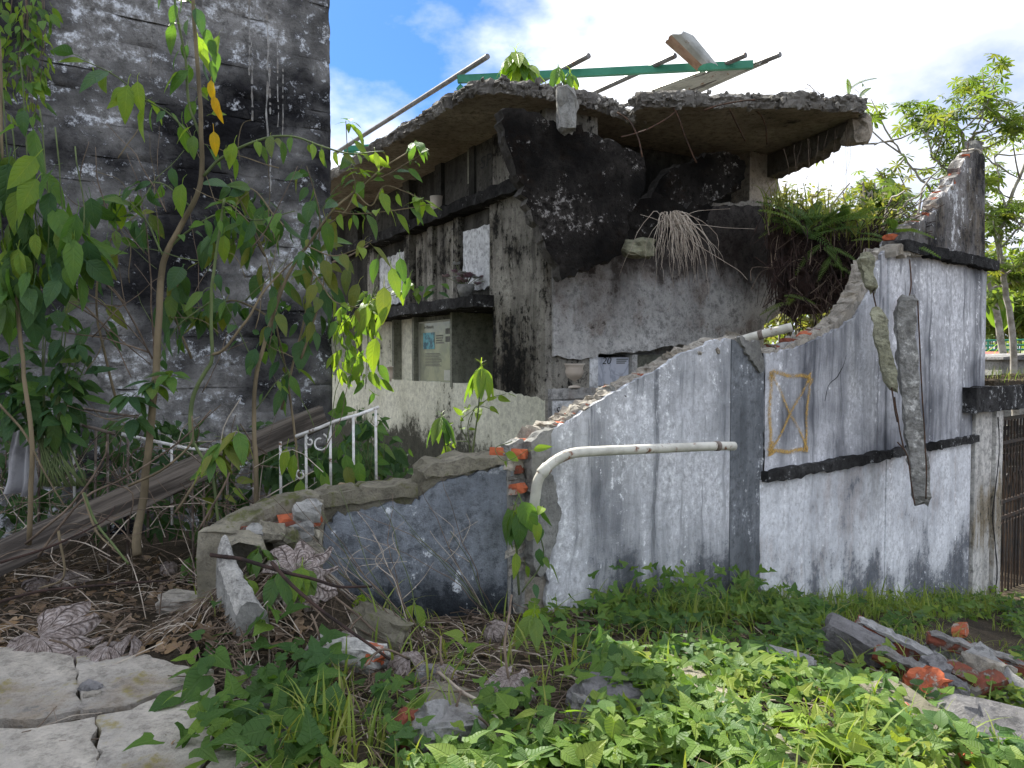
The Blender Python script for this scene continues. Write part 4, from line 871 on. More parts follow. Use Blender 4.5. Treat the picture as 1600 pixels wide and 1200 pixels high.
# ------------------------------------------------------------------ gate side
def gate_side():
    X = lambda px, y=0.: WL.hit(px, 560, y)[0]
    zb = E - 3.5; zg = WL.hit(1575, 655)[1]
    zl0 = WL.hit(1540, 634)[1]; zl1 = WL.hit(1540, 603)[1]
    t = thing('gate_pillar', 'white gate pillar with brown cracks below the black lintel', 'pillar', WL.M @ Matrix.Translation((X(1520), 0, zb)))
    MB().prism(jag([(X(1519), zb), (X(1545), zb), (X(1545), zl0 - .004), (X(1519), zl0 - .004)], fl(4, 1, 3), .08, .006), -.05, .2, .004).build('shaft', M_PILLAR, t, WL.M)
    MB().prism(jag([(X(1546), zb), (X(1556.5), zb), (X(1556.5), zl0 - .004), (X(1546), zl0 - .004)], fl(4, 1, 3), .08, .004), -.09, .2, .004).build('shaft', M_PILLAR, t, WL.M)
    q = [(X(1547 + 4 * sin(k * 1.3)), -.093, WL.hit(1550, 650 + k * 40)[1]) for k in range(8)]
    MB().tube(bend(q, 4, .01), .007, 4).build('crack', M_INK, t, WL.M)
    t = thing('lintel', 'black mouldy concrete lintel over the iron gate', 'lintel', WL.M @ Matrix.Translation((X(1505, -.35), 0, zl0)))
    x0 = WL.hit(1503, 615, -.01)[0]
    MB().prism(jag([(x0, zl0 - .05), (X(1900), zl0 - .05), (X(1900), zl1), (x0, zl1)], fl(4, 0, 2, 3), .08, .008), -.16, .5, .008, rings=3).build('beam', M_LEDGE, t, WL.M)
    MB().prism(jag([(X(1539), zl1 - .02), (X(1900), zl1 - .02), (X(1900), zl1 + .05), (X(1539), zl1 + .06)], fl(4, 2), .05, .015), -.1, .9, .015, rings=3).build('soil_bed', M_SOIL, t, WL.M)
    # gate
    xg0, xg1 = X(1559), X(1559) + 1.55
    g = thing('iron_gate', 'black wrought iron gate closed beside the white pillar', 'gate', WL.M @ Matrix.Translation((xg0, .05, zb)))
    for z in (zg, zg - .3, zg - 1.05, zg - 1.25, zb + .25): MB().box(xg0, xg1, .04, .07, z - .02, z + .02).build('rail', M_BLACKIRON, g, WL.M)
    for k in range(14):
        x = xg0 + .03 + k * (xg1 - xg0 - .06) / 13; MB().tube([(x, .055, zb + .1), (x, .055, zg + .02)], .012, 6).build('bar', M_BLACKIRON, g, WL.M)
    for k in range(13):
        x = xg0 + .03 + (k + .5) * (xg1 - xg0 - .06) / 13; w = .048
        for z0, z1 in ((zg - 1.0, zg - .36), (zb + .3, zg - 1.3)):
            a = [(x - w, .05, z0)] + [(x - w, .05, z1 - .06)] + [(x - w * cos(q * pi / 6), .05, z1 - .06 + w * sin(q * pi / 6)) for q in range(1, 7)] + [(x + w, .05, z0)]
            MB().tube(a, .006, 4).build('scroll', M_BLACKIRON, g, WL.M)
    for k in range(1, 10, 2):
        for zz in (zg - .5, zg - .75): MB().tube([(xg0 + .12 * k + .05 * cos(a / 12 * 2 * pi * 1.0), .05, zz + .05 * sin(a / 12 * 2 * pi)) for a in range(13)], .007, 4).build('ring', M_BLACKIRON, g, WL.M)
    # the yard behind the gate: a pierced block screen, a small roof, a rail
    f2 = Fr(1600, 12.5, 70)
    w = thing('yard_wall', 'cream wall of the yard beyond the iron gate', 'wall', f2.M)
    MB().box(-1.2, 6, 0, .2, E - 3.3, E - 1.1).build('wall', M_PALE, w)
    s = thing('block_screen', 'dark pierced block screen standing behind the gate', 'screen', Fr(1580, 11.6, 70).M)
    fz = E - 3.1
    for i in range(10):
        for j in range(6):
            x0 = -.6 + i * .21; z0 = fz + .9 + j * .21
            if (i + j) % 2: MB().box(x0, x0 + .2, 0, .1, z0 + .07, z0 + .13).build('block', M_DARKNICHE, s)
            else: MB().box(x0 + .07, x0 + .13, 0, .1, z0, z0 + .205).build('block', M_DARKNICHE, s)
    MB().box(-.7, 1.7, -.02, .12, fz, fz + .88).build('base_course', M_DARKNICHE, s)
    r = thing('small_house', 'low house with a faded red roof beyond the gate', 'house', loc=W(1590, 600, 24))
    A = W(1530, 566, 24); MB().prism([(A.x, E - 3), (A.x + 1.8, E - 3), (A.x + 1.8, A.z - .08), (A.x, A.z - .08)], 24, 28).build('wall', M_WHITEP, r, I4)
    MB().add([(A.x - .3, 23.6, A.z - .1), (A.x + 2, 23.6, A.z - .1), (A.x + 2, 26, A.z + .35), (A.x - .3, 26, A.z + .35), (A.x - .3, 23.6, A.z - .17), (A.x + 2, 23.6, A.z - .17), (A.x + 2, 26, A.z + .28), (A.x - .3, 26, A.z + .28)], [(0, 1, 2, 3), (4, 7, 6, 5), (0, 4, 5, 1), (1, 5, 6, 2), (0, 3, 7, 4)]).build('roof', M_TERRA, r, I4)
    r = thing('small_tomb', 'grey flat roofed tomb beyond the lintel', 'tomb', loc=W(1590, 600, 18))
    A = W(1566, 562, 18); MB().box(A.x, A.x + 4, 18, 21, E - 3, A.z).build('wall', M_RAW, r, I4); MB().prism([(A.x - .1, A.z + .002), (A.x + 4.1, A.z + .002), (A.x + 4.1, A.z + .2), (A.x + .6, A.z + .14), (A.x - .1, A.z + .06)], 17.8, 21.2).build('roof', M_GREYRUB, r, I4)
    r = thing('green_railing', 'thin green railing in front of the far bushes', 'railing', loc=W(1570, 560, 27))
    for py in (533, 541, 548): MB().tube([W(1500, py, 27), W(1700, py - 4, 27)], .035, 6).build('rail', M_GREEN, r, I4)
    for px in range(1500, 1700, 22): MB().tube([W(px, 533 - (px - 1500) * .02, 27), W(px, 575, 27)], .03, 6).build('post', M_GREEN, r, I4)
gate_side()
# ------------------------------------------------------------------ iron railing of a grave
def railing():
    t = thing('grave_railing', 'rusty white iron grave railing with bars and scrolls behind the sloping timber', 'railing', loc=W(100, 850, 5.3))
    def bar(nm, q, r=.011, m=M_IRON, n=6): MB().tube([W(*p) for p in q], r, n).build(nm, m, t, I4, True)
    bar('rail', [(48, 646, 5.0), (120, 662, 5.05), (180, 678, 5.1)], .012, M_IRON2); bar('rail', [(190, 678, 5.1), (290, 700, 5.2), (330, 704, 5.2)], .012)
    bar('rail', [(55, 628, 5.2), (140, 640, 5.3), (215, 652, 5.3)], .010, M_IRON2)
    for px, a, b, m in ((50, 640, 830, M_IRON2), (62, 648, 812, M_IRON2), (115, 662, 760, M_IRON), (150, 672, 790, M_IRON2), (168, 676, 860, M_IRON2), (200, 685, 840, M_IRON2), (232, 690, 800, M_IRON2), (268, 696, 780, M_IRON), (300, 705, 870, M_IRON2), (318, 740, 860, M_IRON2), (355, 740, 815, M_IRON2), (396, 720, 800, M_IRON2)):
        bar('bar', [(px, a, 5.15), (px + R.uniform(-3, 3), b + 40, 5.15)], .009, m)
    bar('rail', [(462, 682, 4.75), (500, 668, 4.75), (524, 658, 4.75), (560, 648, 4.8), (592, 636, 4.85)], .011)
    for px, a, b in ((438, 690, 768), (478, 676, 770), (516, 662, 765), (552, 652, 762), (587, 640, 755)):
        bar('bar', [(px, a, 4.78), (px + 1, b + 30, 4.78)], .0095)
    for cx, cy, r0, s in ((500, 692, 15, 1), (484, 690, 7, -1), (455, 728, 10, 1), (470, 742, 8, -1)):
        q = [(cx + s * r0 * (1 - k / 22) * cos(k * .42 - 1.2), cy + r0 * (1 - k / 26) * sin(k * .42 - 1.2), 4.77) for k in range(16)]
        bar('scroll', q, .006, M_IRON, 5)
railing()
def timber():
    a = W(-70, 905, 4.7); b = W(508, 652, 5.4); d = (b - a); L = d.length; d.normalize(); s = d.cross(Vector((0, 0, 1))).normalized(); u = s.cross(d)
    M = Matrix((( d.x, s.x, u.x, a.x), (d.y, s.y, u.y, a.y), (d.z, s.z, u.z, a.z), (0, 0, 0, 1)))
    mb = MB(); n = 46; prof = [(-.06, -.08), (.0, -.086), (.06, -.075), (.066, .0), (.06, .07), (.0, .082), (-.05, .075), (-.066, .0)]
    for i in range(n + 1):
        x = L * i / n; tp = 1.3 - .3 * i / n
        for j, (y, z) in enumerate(prof):
            g = noise.noise((x * .8, y * 40, z * 40)) * .012 + noise.noise((x * 4, j * 3.1, 0)) * .008
            xx = x + (.12 * noise.noise((y * 30, z * 30, i)) if i in (0, n) else 0); mb.v.append((xx, y * tp + g, z * tp + g + .03 * sin(x * 1.1)))
    k = len(prof); mb.f = [(i * k + j, i * k + (j + 1) % k, (i + 1) * k + (j + 1) % k, (i + 1) * k + j) for i in range(n) for j in range(k)] + [tuple(range(k))[::-1], tuple(range(n * k, n * k + k))]; mb.m = [0] * len(mb.f)
    tag(link('timber_beam', mb.mesh('timber_beam', M_WOOD), M), 'weathered grey timber beam lying aslant in front of the railing', 'timber')
timber()
def cloth(pts, Y, label, seed):
    a, b, c, d = [W(*p, Y) for p in pts]; n = 16; m = 12; mb = MB()
    for j in range(m + 1):
        for i in range(n + 1):
            u, v = i / n, j / m; p = a.lerp(b, u).lerp(d.lerp(c, u), v)
            p += Vector((0, -1, 0)) * (.035 * sin(u * 13 + seed + v * 2) * (.3 + v)) + Vector(noise.noise_vector(p * 5 + Vector((seed, 0, 0)))) * .05 * v; mb.v.append(tuple(p))
    mb.f = [(j * (n + 1) + i, j * (n + 1) + i + 1, (j + 1) * (n + 1) + i + 1, (j + 1) * (n + 1) + i) for j in range(m) for i in range(n)]; mb.m = [0] * len(mb.f)
    mb.top('rag', M_CLOTH, True, label, 'rag')
cloth([(74, 668), (128, 690), (106, 722), (92, 712)], 4.95, 'small grey rag caught on the top rail of the railing', 1.)
cloth([(24, 660), (50, 668), (45, 780), (0, 770)], 4.9, 'long grey rag hanging beside the end post of the railing', 3.)
# ------------------------------------------------------------------ leaves
def leaf_geo(wid=.42, droop=.25, fold=.12, n=6, c=2, peak=.42, wave=.02, tip=1.0, seed=0.):
    """an ovate leaf, unit length along +y, upper side +z"""
    v = []; uv = []; f = []
    for i in range(n + 1):
        t = i / n
        w = wid * .5 * max(.015, (sin(pi * t ** (math.log(.5) / math.log(peak)))) ** .85) * (1 - .25 * t * tip)
        y = t - .12 * droop * t * t; z = -droop * t * t
        for j in range(-c, c + 1):
            u = j / c; zz = z + fold * abs(u) * w * 2 * (1 - .4 * t) + wave * noise.noise((u * 2, t * 5, seed)); v.append((u * w, y - .05 * abs(u) * w, zz)); uv.append((.5 + .5 * u, t))
    m = 2 * c + 1
    for i in range(n):
        for j in range(m - 1): f.append((i * m + j, i * m + j + 1, (i + 1) * m + j + 1, (i + 1) * m + j))
    k = len(v)      # the leaf stalk
    for (y, z) in ((-.34, -.10), (-.17, .015), (.02, .0)): v += [(-.009, y, z), (.009, y, z)]; uv += [(.49, .5), (.51, .5)]
    f += [(k, k + 1, k + 3, k + 2), (k + 2, k + 3, k + 5, k + 4)]
    return v, f, uv
def leaf_mesh(name, mat, **k):
    v, f, uv = leaf_geo(**k); me = bpy.data.meshes.new(name); me.from_pydata(v, [], f); me.materials.append(mat)
    ul = me.uv_layers.new(); li = np.zeros(len(me.loops), dtype=np.int32); me.loops.foreach_get('vertex_index', li)
    ul.data.foreach_set('uv', np.array(uv)[li].ravel()); me.polygons.foreach_set('use_smooth', [True] * len(f)); me.update(); return me
def leafset(mat, n=4, **k):
    return [leaf_mesh('leaf', mat, seed=i * 3.7, droop=k.get('droop', .25) * (.5 + .35 * i), fold=k.get('fold', .14) * (1.3 - .2 * i), wid=k.get('wid', .44) * (.88 + .09 * i), peak=k.get('peak', .42)) for i in range(n)]
LS = {'dark': leafset(L_DARK), 'mid': leafset(L_MID), 'bright': leafset(L_BRIGHT), 'old': leafset(L_OLD), 'yellow': leafset(L_YELLOW, wid=.4),
      'midlong': leafset(L_MID, wid=.36, peak=.45), 'brightlong': leafset(L_BRIGHT, wid=.34, peak=.45), 'broad': leafset(L_MID, wid=.55), 'darkbroad': leafset(L_DARK, wid=.55), 'brightbroad': leafset(L_BRIGHT, wid=.55)}
def orient(pos, d, nrm, size):
    y = Vector(d).normalized(); z = Vector(nrm); z = z - y * z.dot(y)
    if z.length < 1e-4: z = y.orthogonal()
    z.normalize(); x = y.cross(z)
    return Matrix(((x.x * size, y.x * size, z.x * size, pos[0]), (x.y * size, y.y * size, z.y * size, pos[1]), (x.z * size, y.z * size, z.z * size, pos[2]), (0, 0, 0, 1)))
class Plant:
    def __init__(s, name, label, base, cat='plant', group=None):
        s.o = thing(name, label, cat, loc=base, group=group); s.n = 0
    def stem(s, pts, r0, r1=None, mat=None, k=5, wob=.008, name='stem'):
        path = bend(pts, k, wob, R.random() * 9) if len(pts) > 2 or wob else [Vector(p) for p in pts]; r1 = r0 * .5 if r1 is None else r1; n = len(path)
        MB().tube(path, [r0 + (r1 - r0) * i / (n - 1) for i in range(n)], 7 if r0 > .01 else 5).build(name, mat or M_GBARK, s.o, I4, True); return path
    def leaf(s, pos, d, nrm, size, kind):
        s.n += 1; return link('leaf', R.choice(LS[kind]), orient(pos, d, nrm, size), s.o)
    def along(s, path, n, size, kinds, t0=.1, t1=1., drop=.9, out=.6, pet=.05, jit=.25):
        """leaves hanging from nodes of a stem"""
        m = len(path)
        for i in range(n):
            t = t0 + (t1 - t0) * (i + R.uniform(.1, .9)) / n; q = t * (m - 1); a = int(min(q, m - 2)); p = path[a].lerp(path[a + 1], q - a)
            tg = (path[a + 1] - path[a]).normalized(); sd = Vector((tg.y, -tg.x, 0)); sd = sd.normalized() if sd.length > .05 else Vector((1, 0, 0))
            if i % 2: sd = -sd
            d0 = (sd * out + tg * .35 + Vector((R.gauss(0, jit), R.gauss(0, jit), 0))).normalized()
            dp = drop * R.choice((.25, .6, .9, 1., 1.1))
            d = (d0 * (1 - dp * .6) + Vector((0, 0, -dp)) + Vector((R.gauss(0, .15), R.gauss(0, .15), 0))).normalized()
            nrm = Vector((R.gauss(0, .7), -1 + R.gauss(0, .55), .5)) + d0 * .6
            s.leaf(p + d0 * pet + d * size * .12, d, nrm, size * R.uniform(.5, 1.3), R.choice(kinds))
    def rosette(s, pos, n, size, kinds, drop=.6, up=.25, spread=1.):
        a0 = R.random() * 6.3
        for i in range(n):
            a = a0 + i * 2.4 + R.uniform(-.3, .3); h = Vector((cos(a), sin(a), 0)); dr = drop + R.uniform(-.25, .25)
            d = h * spread + Vector((0, 0, -dr)); nrm = Vector((0, -.25, 1)) + h * max(dr, 0) * .9
            s.leaf(Vector(pos) + h * .015 + Vector((0, 0, R.uniform(-.02, .02))), d, nrm, size * R.uniform(.7, 1.1), R.choice(kinds))
def pth(Y, *pts): return [W(p[0], p[1], (p[2] if len(p) > 2 else Y)) for p in pts]
# ---- the tall sapling in front of the board-marked wall
def saplings():
    Y = 4.5
    p = Plant('tall_sapling', 'tall thin sapling with pale stem and an orange withered leaf before the black wall', G(216, 862), 'sapling')
    main = p.stem(pth(Y, (216, 868, 4.3), (214, 835, 4.35), (222, 790), (232, 700), (243, 580), (252, 440), (258, 400), (285, 350), (312, 290), (315, 210), (310, 110), (303, 30), (300, -40)), .026, .009, M_BARK)
    b1 = p.stem(pth(Y, (313, 215), (295, 160), (290, 90), (275, 10), (270, -40)), .009, .006)
    p.along(b1, 12, .14, ['mid', 'midlong', 'bright'], .3, 1)
    p.along(main, 14, .15, ['mid', 'bright', 'dark'], .72, 1, drop=.8)
    for (x, y) in ((330, 60), (338, 80), (322, 45), (330, 95), (318, 75), (342, 55)): p.leaf(W(x, y, Y - .05), (R.gauss(0, .3), -.2, -1), (R.gauss(0, .5), -1, .3), .14, R.choice(['mid', 'brightlong']))
    for (x, y, s_) in ((330, 125, .13), (334, 150, .13), (340, 165, .1), (334, 205, .14)): p.leaf(W(x, y, Y - .06), (R.uniform(-.2, .2), 0, -1), (R.uniform(-.5, .5), -1, .2), s_, 'yellow')
    b2 = p.stem(pth(Y, (318, 275), (350, 245), (395, 222), (450, 212), (505, 228), (545, 240), (600, 236)), .010, .004); p.along(b2, 20, .13, ['mid', 'bright', 'brightlong', 'old'], .15, 1, drop=.85)
    b3 = p.stem(pth(Y, (300, 215), (260, 175), (220, 150), (175, 115), (120, 90)), .006, .003); p.along(b3, 14, .17, ['mid', 'dark', 'bright'], .1, 1)
    b4 = p.stem(pth(Y, (256, 400), (225, 340), (190, 310), (140, 320)), .006, .003); p.along(b4, 14, .15, ['dark', 'mid'], .2, 1)
    b5 = p.stem(pth(Y, (262, 390), (310, 350), (360, 330), (400, 345), (460, 330)), .007, .003); p.along(b5, 24, .16, ['dark', 'mid', 'midlong'], .1, 1)
    b6 = p.stem(pth(Y, (300, 325), (250, 285), (200, 300), (150, 325)), .006, .003); p.along(b6, 13, .17, ['mid', 'bright', 'dark'], .2, 1)
    for (x, y, s_, k) in ((285, 305, .19, 'brightbroad'), (303, 230, .13, 'broad'), (268, 280, .12, 'dark'), (350, 385, .16, 'bright'), (200, 150, .22, 'bright'), (215, 145, .18, 'bright')): p.leaf(W(x, y - 18, Y - .1), (R.uniform(-.2, .2), -.15, -1), (R.uniform(-.3, .3), -1, .35), s_, k)
    p.rosette(W(240, 600, Y - .1), 9, .17, ['dark', 'broad'], .35); p.rosette(W(200, 620, Y - .15), 7, .17, ['darkbroad', 'dark'], .35); p.rosette(W(265, 585, Y - .1), 7, .14, ['mid', 'broad'], .2); p.rosette(W(210, 655, Y - .05), 5, .16, ['darkbroad'], .6)
    # second sapling: green jointed stem
    p = Plant('green_sapling', 'slender sapling with a kinked green stem beside the tall sapling', G(300, 850), 'sapling')
    m2 = p.stem(pth(4.35, (303, 700), (298, 660), (302, 620), (322, 580), (331, 555), (330, 470), (335, 420), (342, 370), (350, 310)), .014, .007)
    p.stem(pth(4.35, (331, 555), (350, 545), (385, 500), (425, 440), (470, 400)), .010, .004, M_BARK)
    p.stem(pth(4.35, (303, 690), (330, 740), (340, 800), (345, 860)), .009, .008)
    p.along(m2, 8, .14, ['mid', 'dark'], .6, 1)
    p.rosette(W(350, 320, 4.35), 7, .13, ['mid', 'bright'], .2); p.rosette(W(475, 395, 4.35), 6, .13, ['dark', 'mid'], .7)
    q = p.stem(pth(4.4, (330, 470), (290, 500), (270, 520), (250, 560)), .005, .003); p.along(q, 5, .13, ['dark'], .2, 1)
    # third: brown stem leaning to the tomb with bright leaves at its end
    p = Plant('leaning_sapling', 'leaning brown stemmed sapling spreading bright leaves toward the tomb', G(400, 840), 'sapling')
    m3 = p.stem(pth(4.7, (402, 850), (400, 740), (398, 660), (402, 580), (425, 500), (450, 430), (480, 385), (520, 330), (555, 300), (600, 262), (635, 240)), .016, .005, M_BARK)
    p.along(m3, 26, .14, ['dark', 'mid', 'old'], .3, .75)
    for path, n, ks, sz in ((pth(4.7, (555, 300), (575, 285), (610, 270), (660, 240)), 9, ['mid', 'dark', 'midlong'], .15), (pth(4.7, (520, 330), (560, 335), (610, 330), (665, 320)), 9, ['bright', 'mid', 'brightlong'], .13), (pth(4.7, (500, 360), (540, 330), (555, 290), (545, 255), (540, 190)), 11, ['bright', 'brightlong', 'mid'], .13),
                         (pth(4.7, (480, 385), (520, 400), (555, 390), (580, 375)), 7, ['old', 'bright', 'old'], .16), (pth(4.7, (470, 400), (500, 440), (520, 470), (560, 480)), 4, ['old', 'bright'], .12), (pth(4.7, (555, 300), (580, 320), (600, 290), (635, 300), (660, 310)), 8, ['brightlong', 'bright'], .14)):
        b = p.stem(path, .005, .0025, M_BARK); p.along(b, n, sz, ks, .15, 1, drop=.7, jit=.4)
    p.rosette(W(660, 315, 4.65), 7, .11, ['bright', 'brightlong'], .2); p.rosette(W(650, 225, 4.7), 7, .13, ['mid', 'midlong'], .7); p.rosette(W(545, 190, 4.7), 6, .09, ['bright', 'mid'], .2); p.rosette(W(562, 268, 4.6), 7, .12, ['bright', 'brightlong'], .1)
    b = p.stem(pth(4.7, (400, 640), (430, 600), (455, 580)), .004); p.along(b, 6, .12, ['bright', 'midlong'], .2, 1)
    b = p.stem(pth(4.7, (405, 580), (380, 530), (350, 470), (340, 440)), .004); p.along(b, 6, .13, ['dark', 'mid'], .2, 1)
    # fourth: foliage row against the wall between the stems
    p = Plant('wall_shrub', 'loose dark leaved shrub hugging the black wall between the saplings', G(440, 800), 'shrub')
    for path, n in ((pth(5.1, (470, 760), (450, 600), (430, 500), (415, 400), (360, 280)), 15), (pth(5.1, (440, 640), (470, 520), (490, 420), (500, 340), (480, 260)), 14), (pth(5.2, (430, 500), (370, 470), (330, 480), (290, 480)), 11), (pth(5.1, (415, 400), (380, 350), (330, 370)), 9), (pth(5.2, (480, 380), (440, 350), (400, 300), (370, 290)), 11), (pth(5.0, (470, 560), (500, 470), (510, 400)), 8), (pth(5.0, (300, 560), (270, 480), (290, 420)), 9), (pth(5.0, (180, 620), (150, 480), (170, 380), (220, 330)), 11)):
        b = p.stem(path, .009, .003, M_BARK); p.along(b, int(n * 2.2), .18, ['dark', 'dark', 'mid', 'darkbroad', 'old'], .2, 1)
saplings()
def twigs():
    rr = random.Random(31); p = Plant('bare_twigs', 'fine bare side twigs criss-crossing between the saplings', G(330, 850), 'twigs')
    for k in range(46):
        x = rr.uniform(120, 520); y = rr.uniform(230, 720); a = rr.gauss(-1.2, .7) if rr.random() < .6 else rr.gauss(-2., .6); L = rr.uniform(50, 170)
        p.stem(pth(rr.uniform(4.3, 5.0), (x, y), (x + cos(a) * L * .5 + rr.gauss(0, 8), y + sin(a) * L * .5 + rr.gauss(0, 8)), (x + cos(a) * L, y + sin(a) * L)), rr.uniform(.002, .0045), .0015, rr.choice([M_TWIG, M_TWIG, M_BARK, M_GBARK]), wob=.02)
twigs()
# ---- large-leaved creeper curtain, left edge
def creepers():
    Y = 4.2
    p = Plant('leaf_curtain', 'curtain of large ribbed hanging leaves along the edge of the black wall', G(40, 820), 'creeper')
    for x0, y0, x1, y1, n in ((10, 180, 15, 430, 15), (40, 150, 55, 420, 15), (70, 230, 75, 400, 12), (95, 260, 110, 430, 13), (0, 300, 30, 470, 13), (125, 290, 118, 390, 9), (55, 330, 40, 460, 12), (-10, 210, 0, 420, 12), (25, 240, 30, 440, 12)):
        b = p.stem(pth(Y, (x0 - 8, y0 - 60), (x0 + 6, (y0 + y1) / 2), (x1, y1)), .004, .003); p.along(b, n, .22, ['broad', 'mid', 'broad', 'darkbroad', 'darkbroad', 'brightbroad'], .15, 1, drop=1.1, out=.45, pet=.07)
    p.stem(pth(Y, (45, 850, 4.3), (50, 700), (35, 560), (20, 400), (5, 240), (0, 60)), .014, .006, M_BARK)
    p = Plant('small_leaf_vine', 'thin vine of small round leaves trailing from the top of the black wall', W(50, 160, 4.9), 'vine')
    for k in range(11):
        x = R.uniform(-5, 85); b = p.stem(pth(4.9, (x + R.uniform(-10, 10), -30), (x + R.uniform(-12, 12), 60), (x + R.uniform(-20, 25), R.uniform(120, 200))), .003, .002, M_TWIG); p.along(b, 17, .085, ['broad', 'mid', 'bright', 'brightbroad'], .1, 1, jit=.6, drop=.6)
    p = Plant('shadow_shrub', 'dense dark leafy shrub behind the end of the iron railing', G(60, 840), 'shrub')
    for k in range(20):
        x = R.uniform(-20, 150); y = R.uniform(455, 600); b = p.stem(pth(4.8, (60 + k * 4, 760), ((x + 70) / 2, 640), (x, y)), .007, .003, M_GBARK); p.along(b, 9, .16, ['dark', 'darkbroad', 'dark', 'mid'], .3, 1, drop=.7)
    p.rosette(W(30, 470, 4.6), 7, .17, ['darkbroad', 'dark'], .4); p.rosette(W(90, 490, 4.6), 7, .17, ['darkbroad', 'mid'], .4); p.rosette(W(120, 540, 4.6), 6, .16, ['dark'], .5)
    # bare arching stems
    p = Plant('bare_bramble', 'bare arching brown stems crossing in front of the black wall', G(235, 830), 'stems')
    for q in (((-20, 425), (60, 432), (130, 455), (190, 500), (232, 548)), ((-10, 440), (70, 455), (140, 490), (200, 540), (235, 570)), ((238, 560), (190, 470), (140, 425), (110, 400)), ((232, 550), (170, 530), (100, 520)), ((241, 640), (238, 500), (232, 400), (226, 330)), ((100, 445), (170, 520), (205, 590))):
        p.stem(pth(4.6, *q), .006, .003, M_TWIG)
    for q in (((40, 850), (110, 790), (160, 720), (166, 690)), ((-10, 620), (40, 680), (70, 740), (100, 790)), ((60, 870), (130, 780), (200, 745), (280, 690), (330, 640)), ((200, 760), (260, 730), (300, 690), (300, 650)), ((275, 800), (330, 720), (365, 700)), ((310, 830), (350, 760), (375, 690)), ((90, 830), (100, 900), (60, 920)), ((130, 770), (150, 830), (180, 860))):
        p.stem(pth(4.2, *q), .008, .004, M_TWIG if R.random() < .6 else M_BARK)
    p.stem(pth(3.9, (130, 770), (145, 810), (175, 850), (200, 880)), .007, .006, M_GBARK)
    # bright creeper between the black wall and the tomb
    p = Plant('sunlit_creeper', 'sunlit yellow green creeper spilling between the black wall and the tomb shelf', W(545, 610, 7.6), 'creeper')
    for k in range(9):
        x = R.uniform(515, 590); b = p.stem(pth(8., (R.uniform(560, 640), R.uniform(430, 470)), (x, R.uniform(480, 520)), (x + R.uniform(-20, 20), R.uniform(560, 610))), .006, .003); p.along(b, 11, .2, ['bright', 'brightbroad', 'bright', 'mid'], .05, 1, jit=.6, drop=.7)
    for (x, y, s_, k) in ((600, 470, .34, 'old'), (575, 500, .3, 'bright'), (588, 550, .33, 'bright'), (612, 440, .28, 'mid'), (560, 465, .26, 'old'), (640, 455, .22, 'mid'), (545, 440, .25, 'old'), (625, 425, .25, 'broad'), (590, 425, .24, 'mid'), (605, 500, .26, 'brightlong')): p.leaf(W(x, y - 22, 6.9), (R.uniform(-.5, .3), -.2, -1), (R.uniform(-.4, .4), -1, .5), s_, k)
    for k in range(14): p.leaf(W(R.uniform(620, 705), R.uniform(440, 462), 7.9), (R.uniform(-1, 1), -.6, -.2), (0, -.5, 1), .16, R.choice(['dark', 'mid', 'bright']))
    p.stem(pth(6.9, (520, 410), (545, 400), (575, 385)), .012, .006, M_TWIG)
    # lobed creeper on the second railing section
    p = Plant('railing_creeper', 'leafy creeper climbing over the white scrolled end of the railing', G(575, 800), 'creeper')
    for k in range(8):
        x = R.uniform(530, 605); b = p.stem(pth(4.95, (R.uniform(560, 600), 770), (x, 690), (x + R.uniform(-25, 20), R.uniform(632, 660))), .004, .002); p.along(b, 8, .13, ['dark', 'mid', 'broad', 'darkbroad'], .1, 1, jit=.6, drop=.7)
    for (x, y) in ((460, 725), (497, 735), (542, 742), (448, 715), (470, 765), (560, 735), (505, 750), (540, 725)): p.leaf(W(x, y - 15, 4.6), (R.uniform(-.4, .4), -.2, -1), (R.uniform(-.4, .4), -1, .4), .17, R.choice(['mid', 'bright', 'old']))
creepers()
# ---- small plants, each on its own stem
def small_plant(name, label, base, tips, r=.006, cat='seedling', kinds=('mid', 'bright'), size=.14, n=7, drop=.7, mat=None, spread=1., extra=0):
    p = Plant(name, label, base, cat)
    for tip in tips:
        tip = Vector(tip); mid = Vector(base).lerp(tip, .55) + Vector((R.uniform(-.03, .03), R.uniform(-.03, .03), .02)); b = p.stem([base, mid, tip], r, r * .6, mat)
        p.rosette(tip, n, size, list(kinds), drop, spread=spread)
        if extra: p.along(b, extra, size * .8, list(kinds), .35, .9, drop=.5)
    return p
small_plant('young_sapling', 'young sapling with drooping bright leaves in front of the open niche', W(735, 735, 6.2), [W(752, 575, 6.2)], .008, 'sapling', ('brightlong', 'bright'), .3, 9, .95, spread=.7)
small_plant('young_sapling', 'low leafy sapling at the stained foot of the tomb side', W(700, 735, 6.4), [W(690, 655, 6.4)], .008, 'sapling', ('mid', 'midlong'), .27, 8, .95, spread=.7)
p = Plant('wiry_vine', 'wiry vine with pale small leaves against the tomb foot', W(742, 735, 6.6), 'vine')
for q in (((740, 735), (732, 690), (735, 650), (760, 625), (790, 615)), ((735, 700), (720, 660), (740, 640)), ((733, 690), (712, 690), (700, 700)), ((735, 660), (745, 635), (770, 640))):
    b = p.stem(pth(6.6, *q), .005, .003); p.along(b, 6, .12, ['bright', 'brightbroad'], .3, 1, drop=.3, jit=.6)
small_plant('roof_plant', 'drooping large leaved plant growing on top of the broken roof', W(805, 150, 7.6), [W(806, 84, 7.6), W(820, 100, 7.6)], .02, 'plant', ('brightlong', 'midlong', 'bright'), .36, 13, .8, spread=1.)
small_plant('roof_plant', 'lower drooping plant beside the green beam on the roof', W(885, 160, 7.7), [W(872, 108, 7.7), W(890, 116, 7.7)], .012, 'plant', ('midlong', 'mid', 'brightlong'), .28, 6, 1., spread=.7)
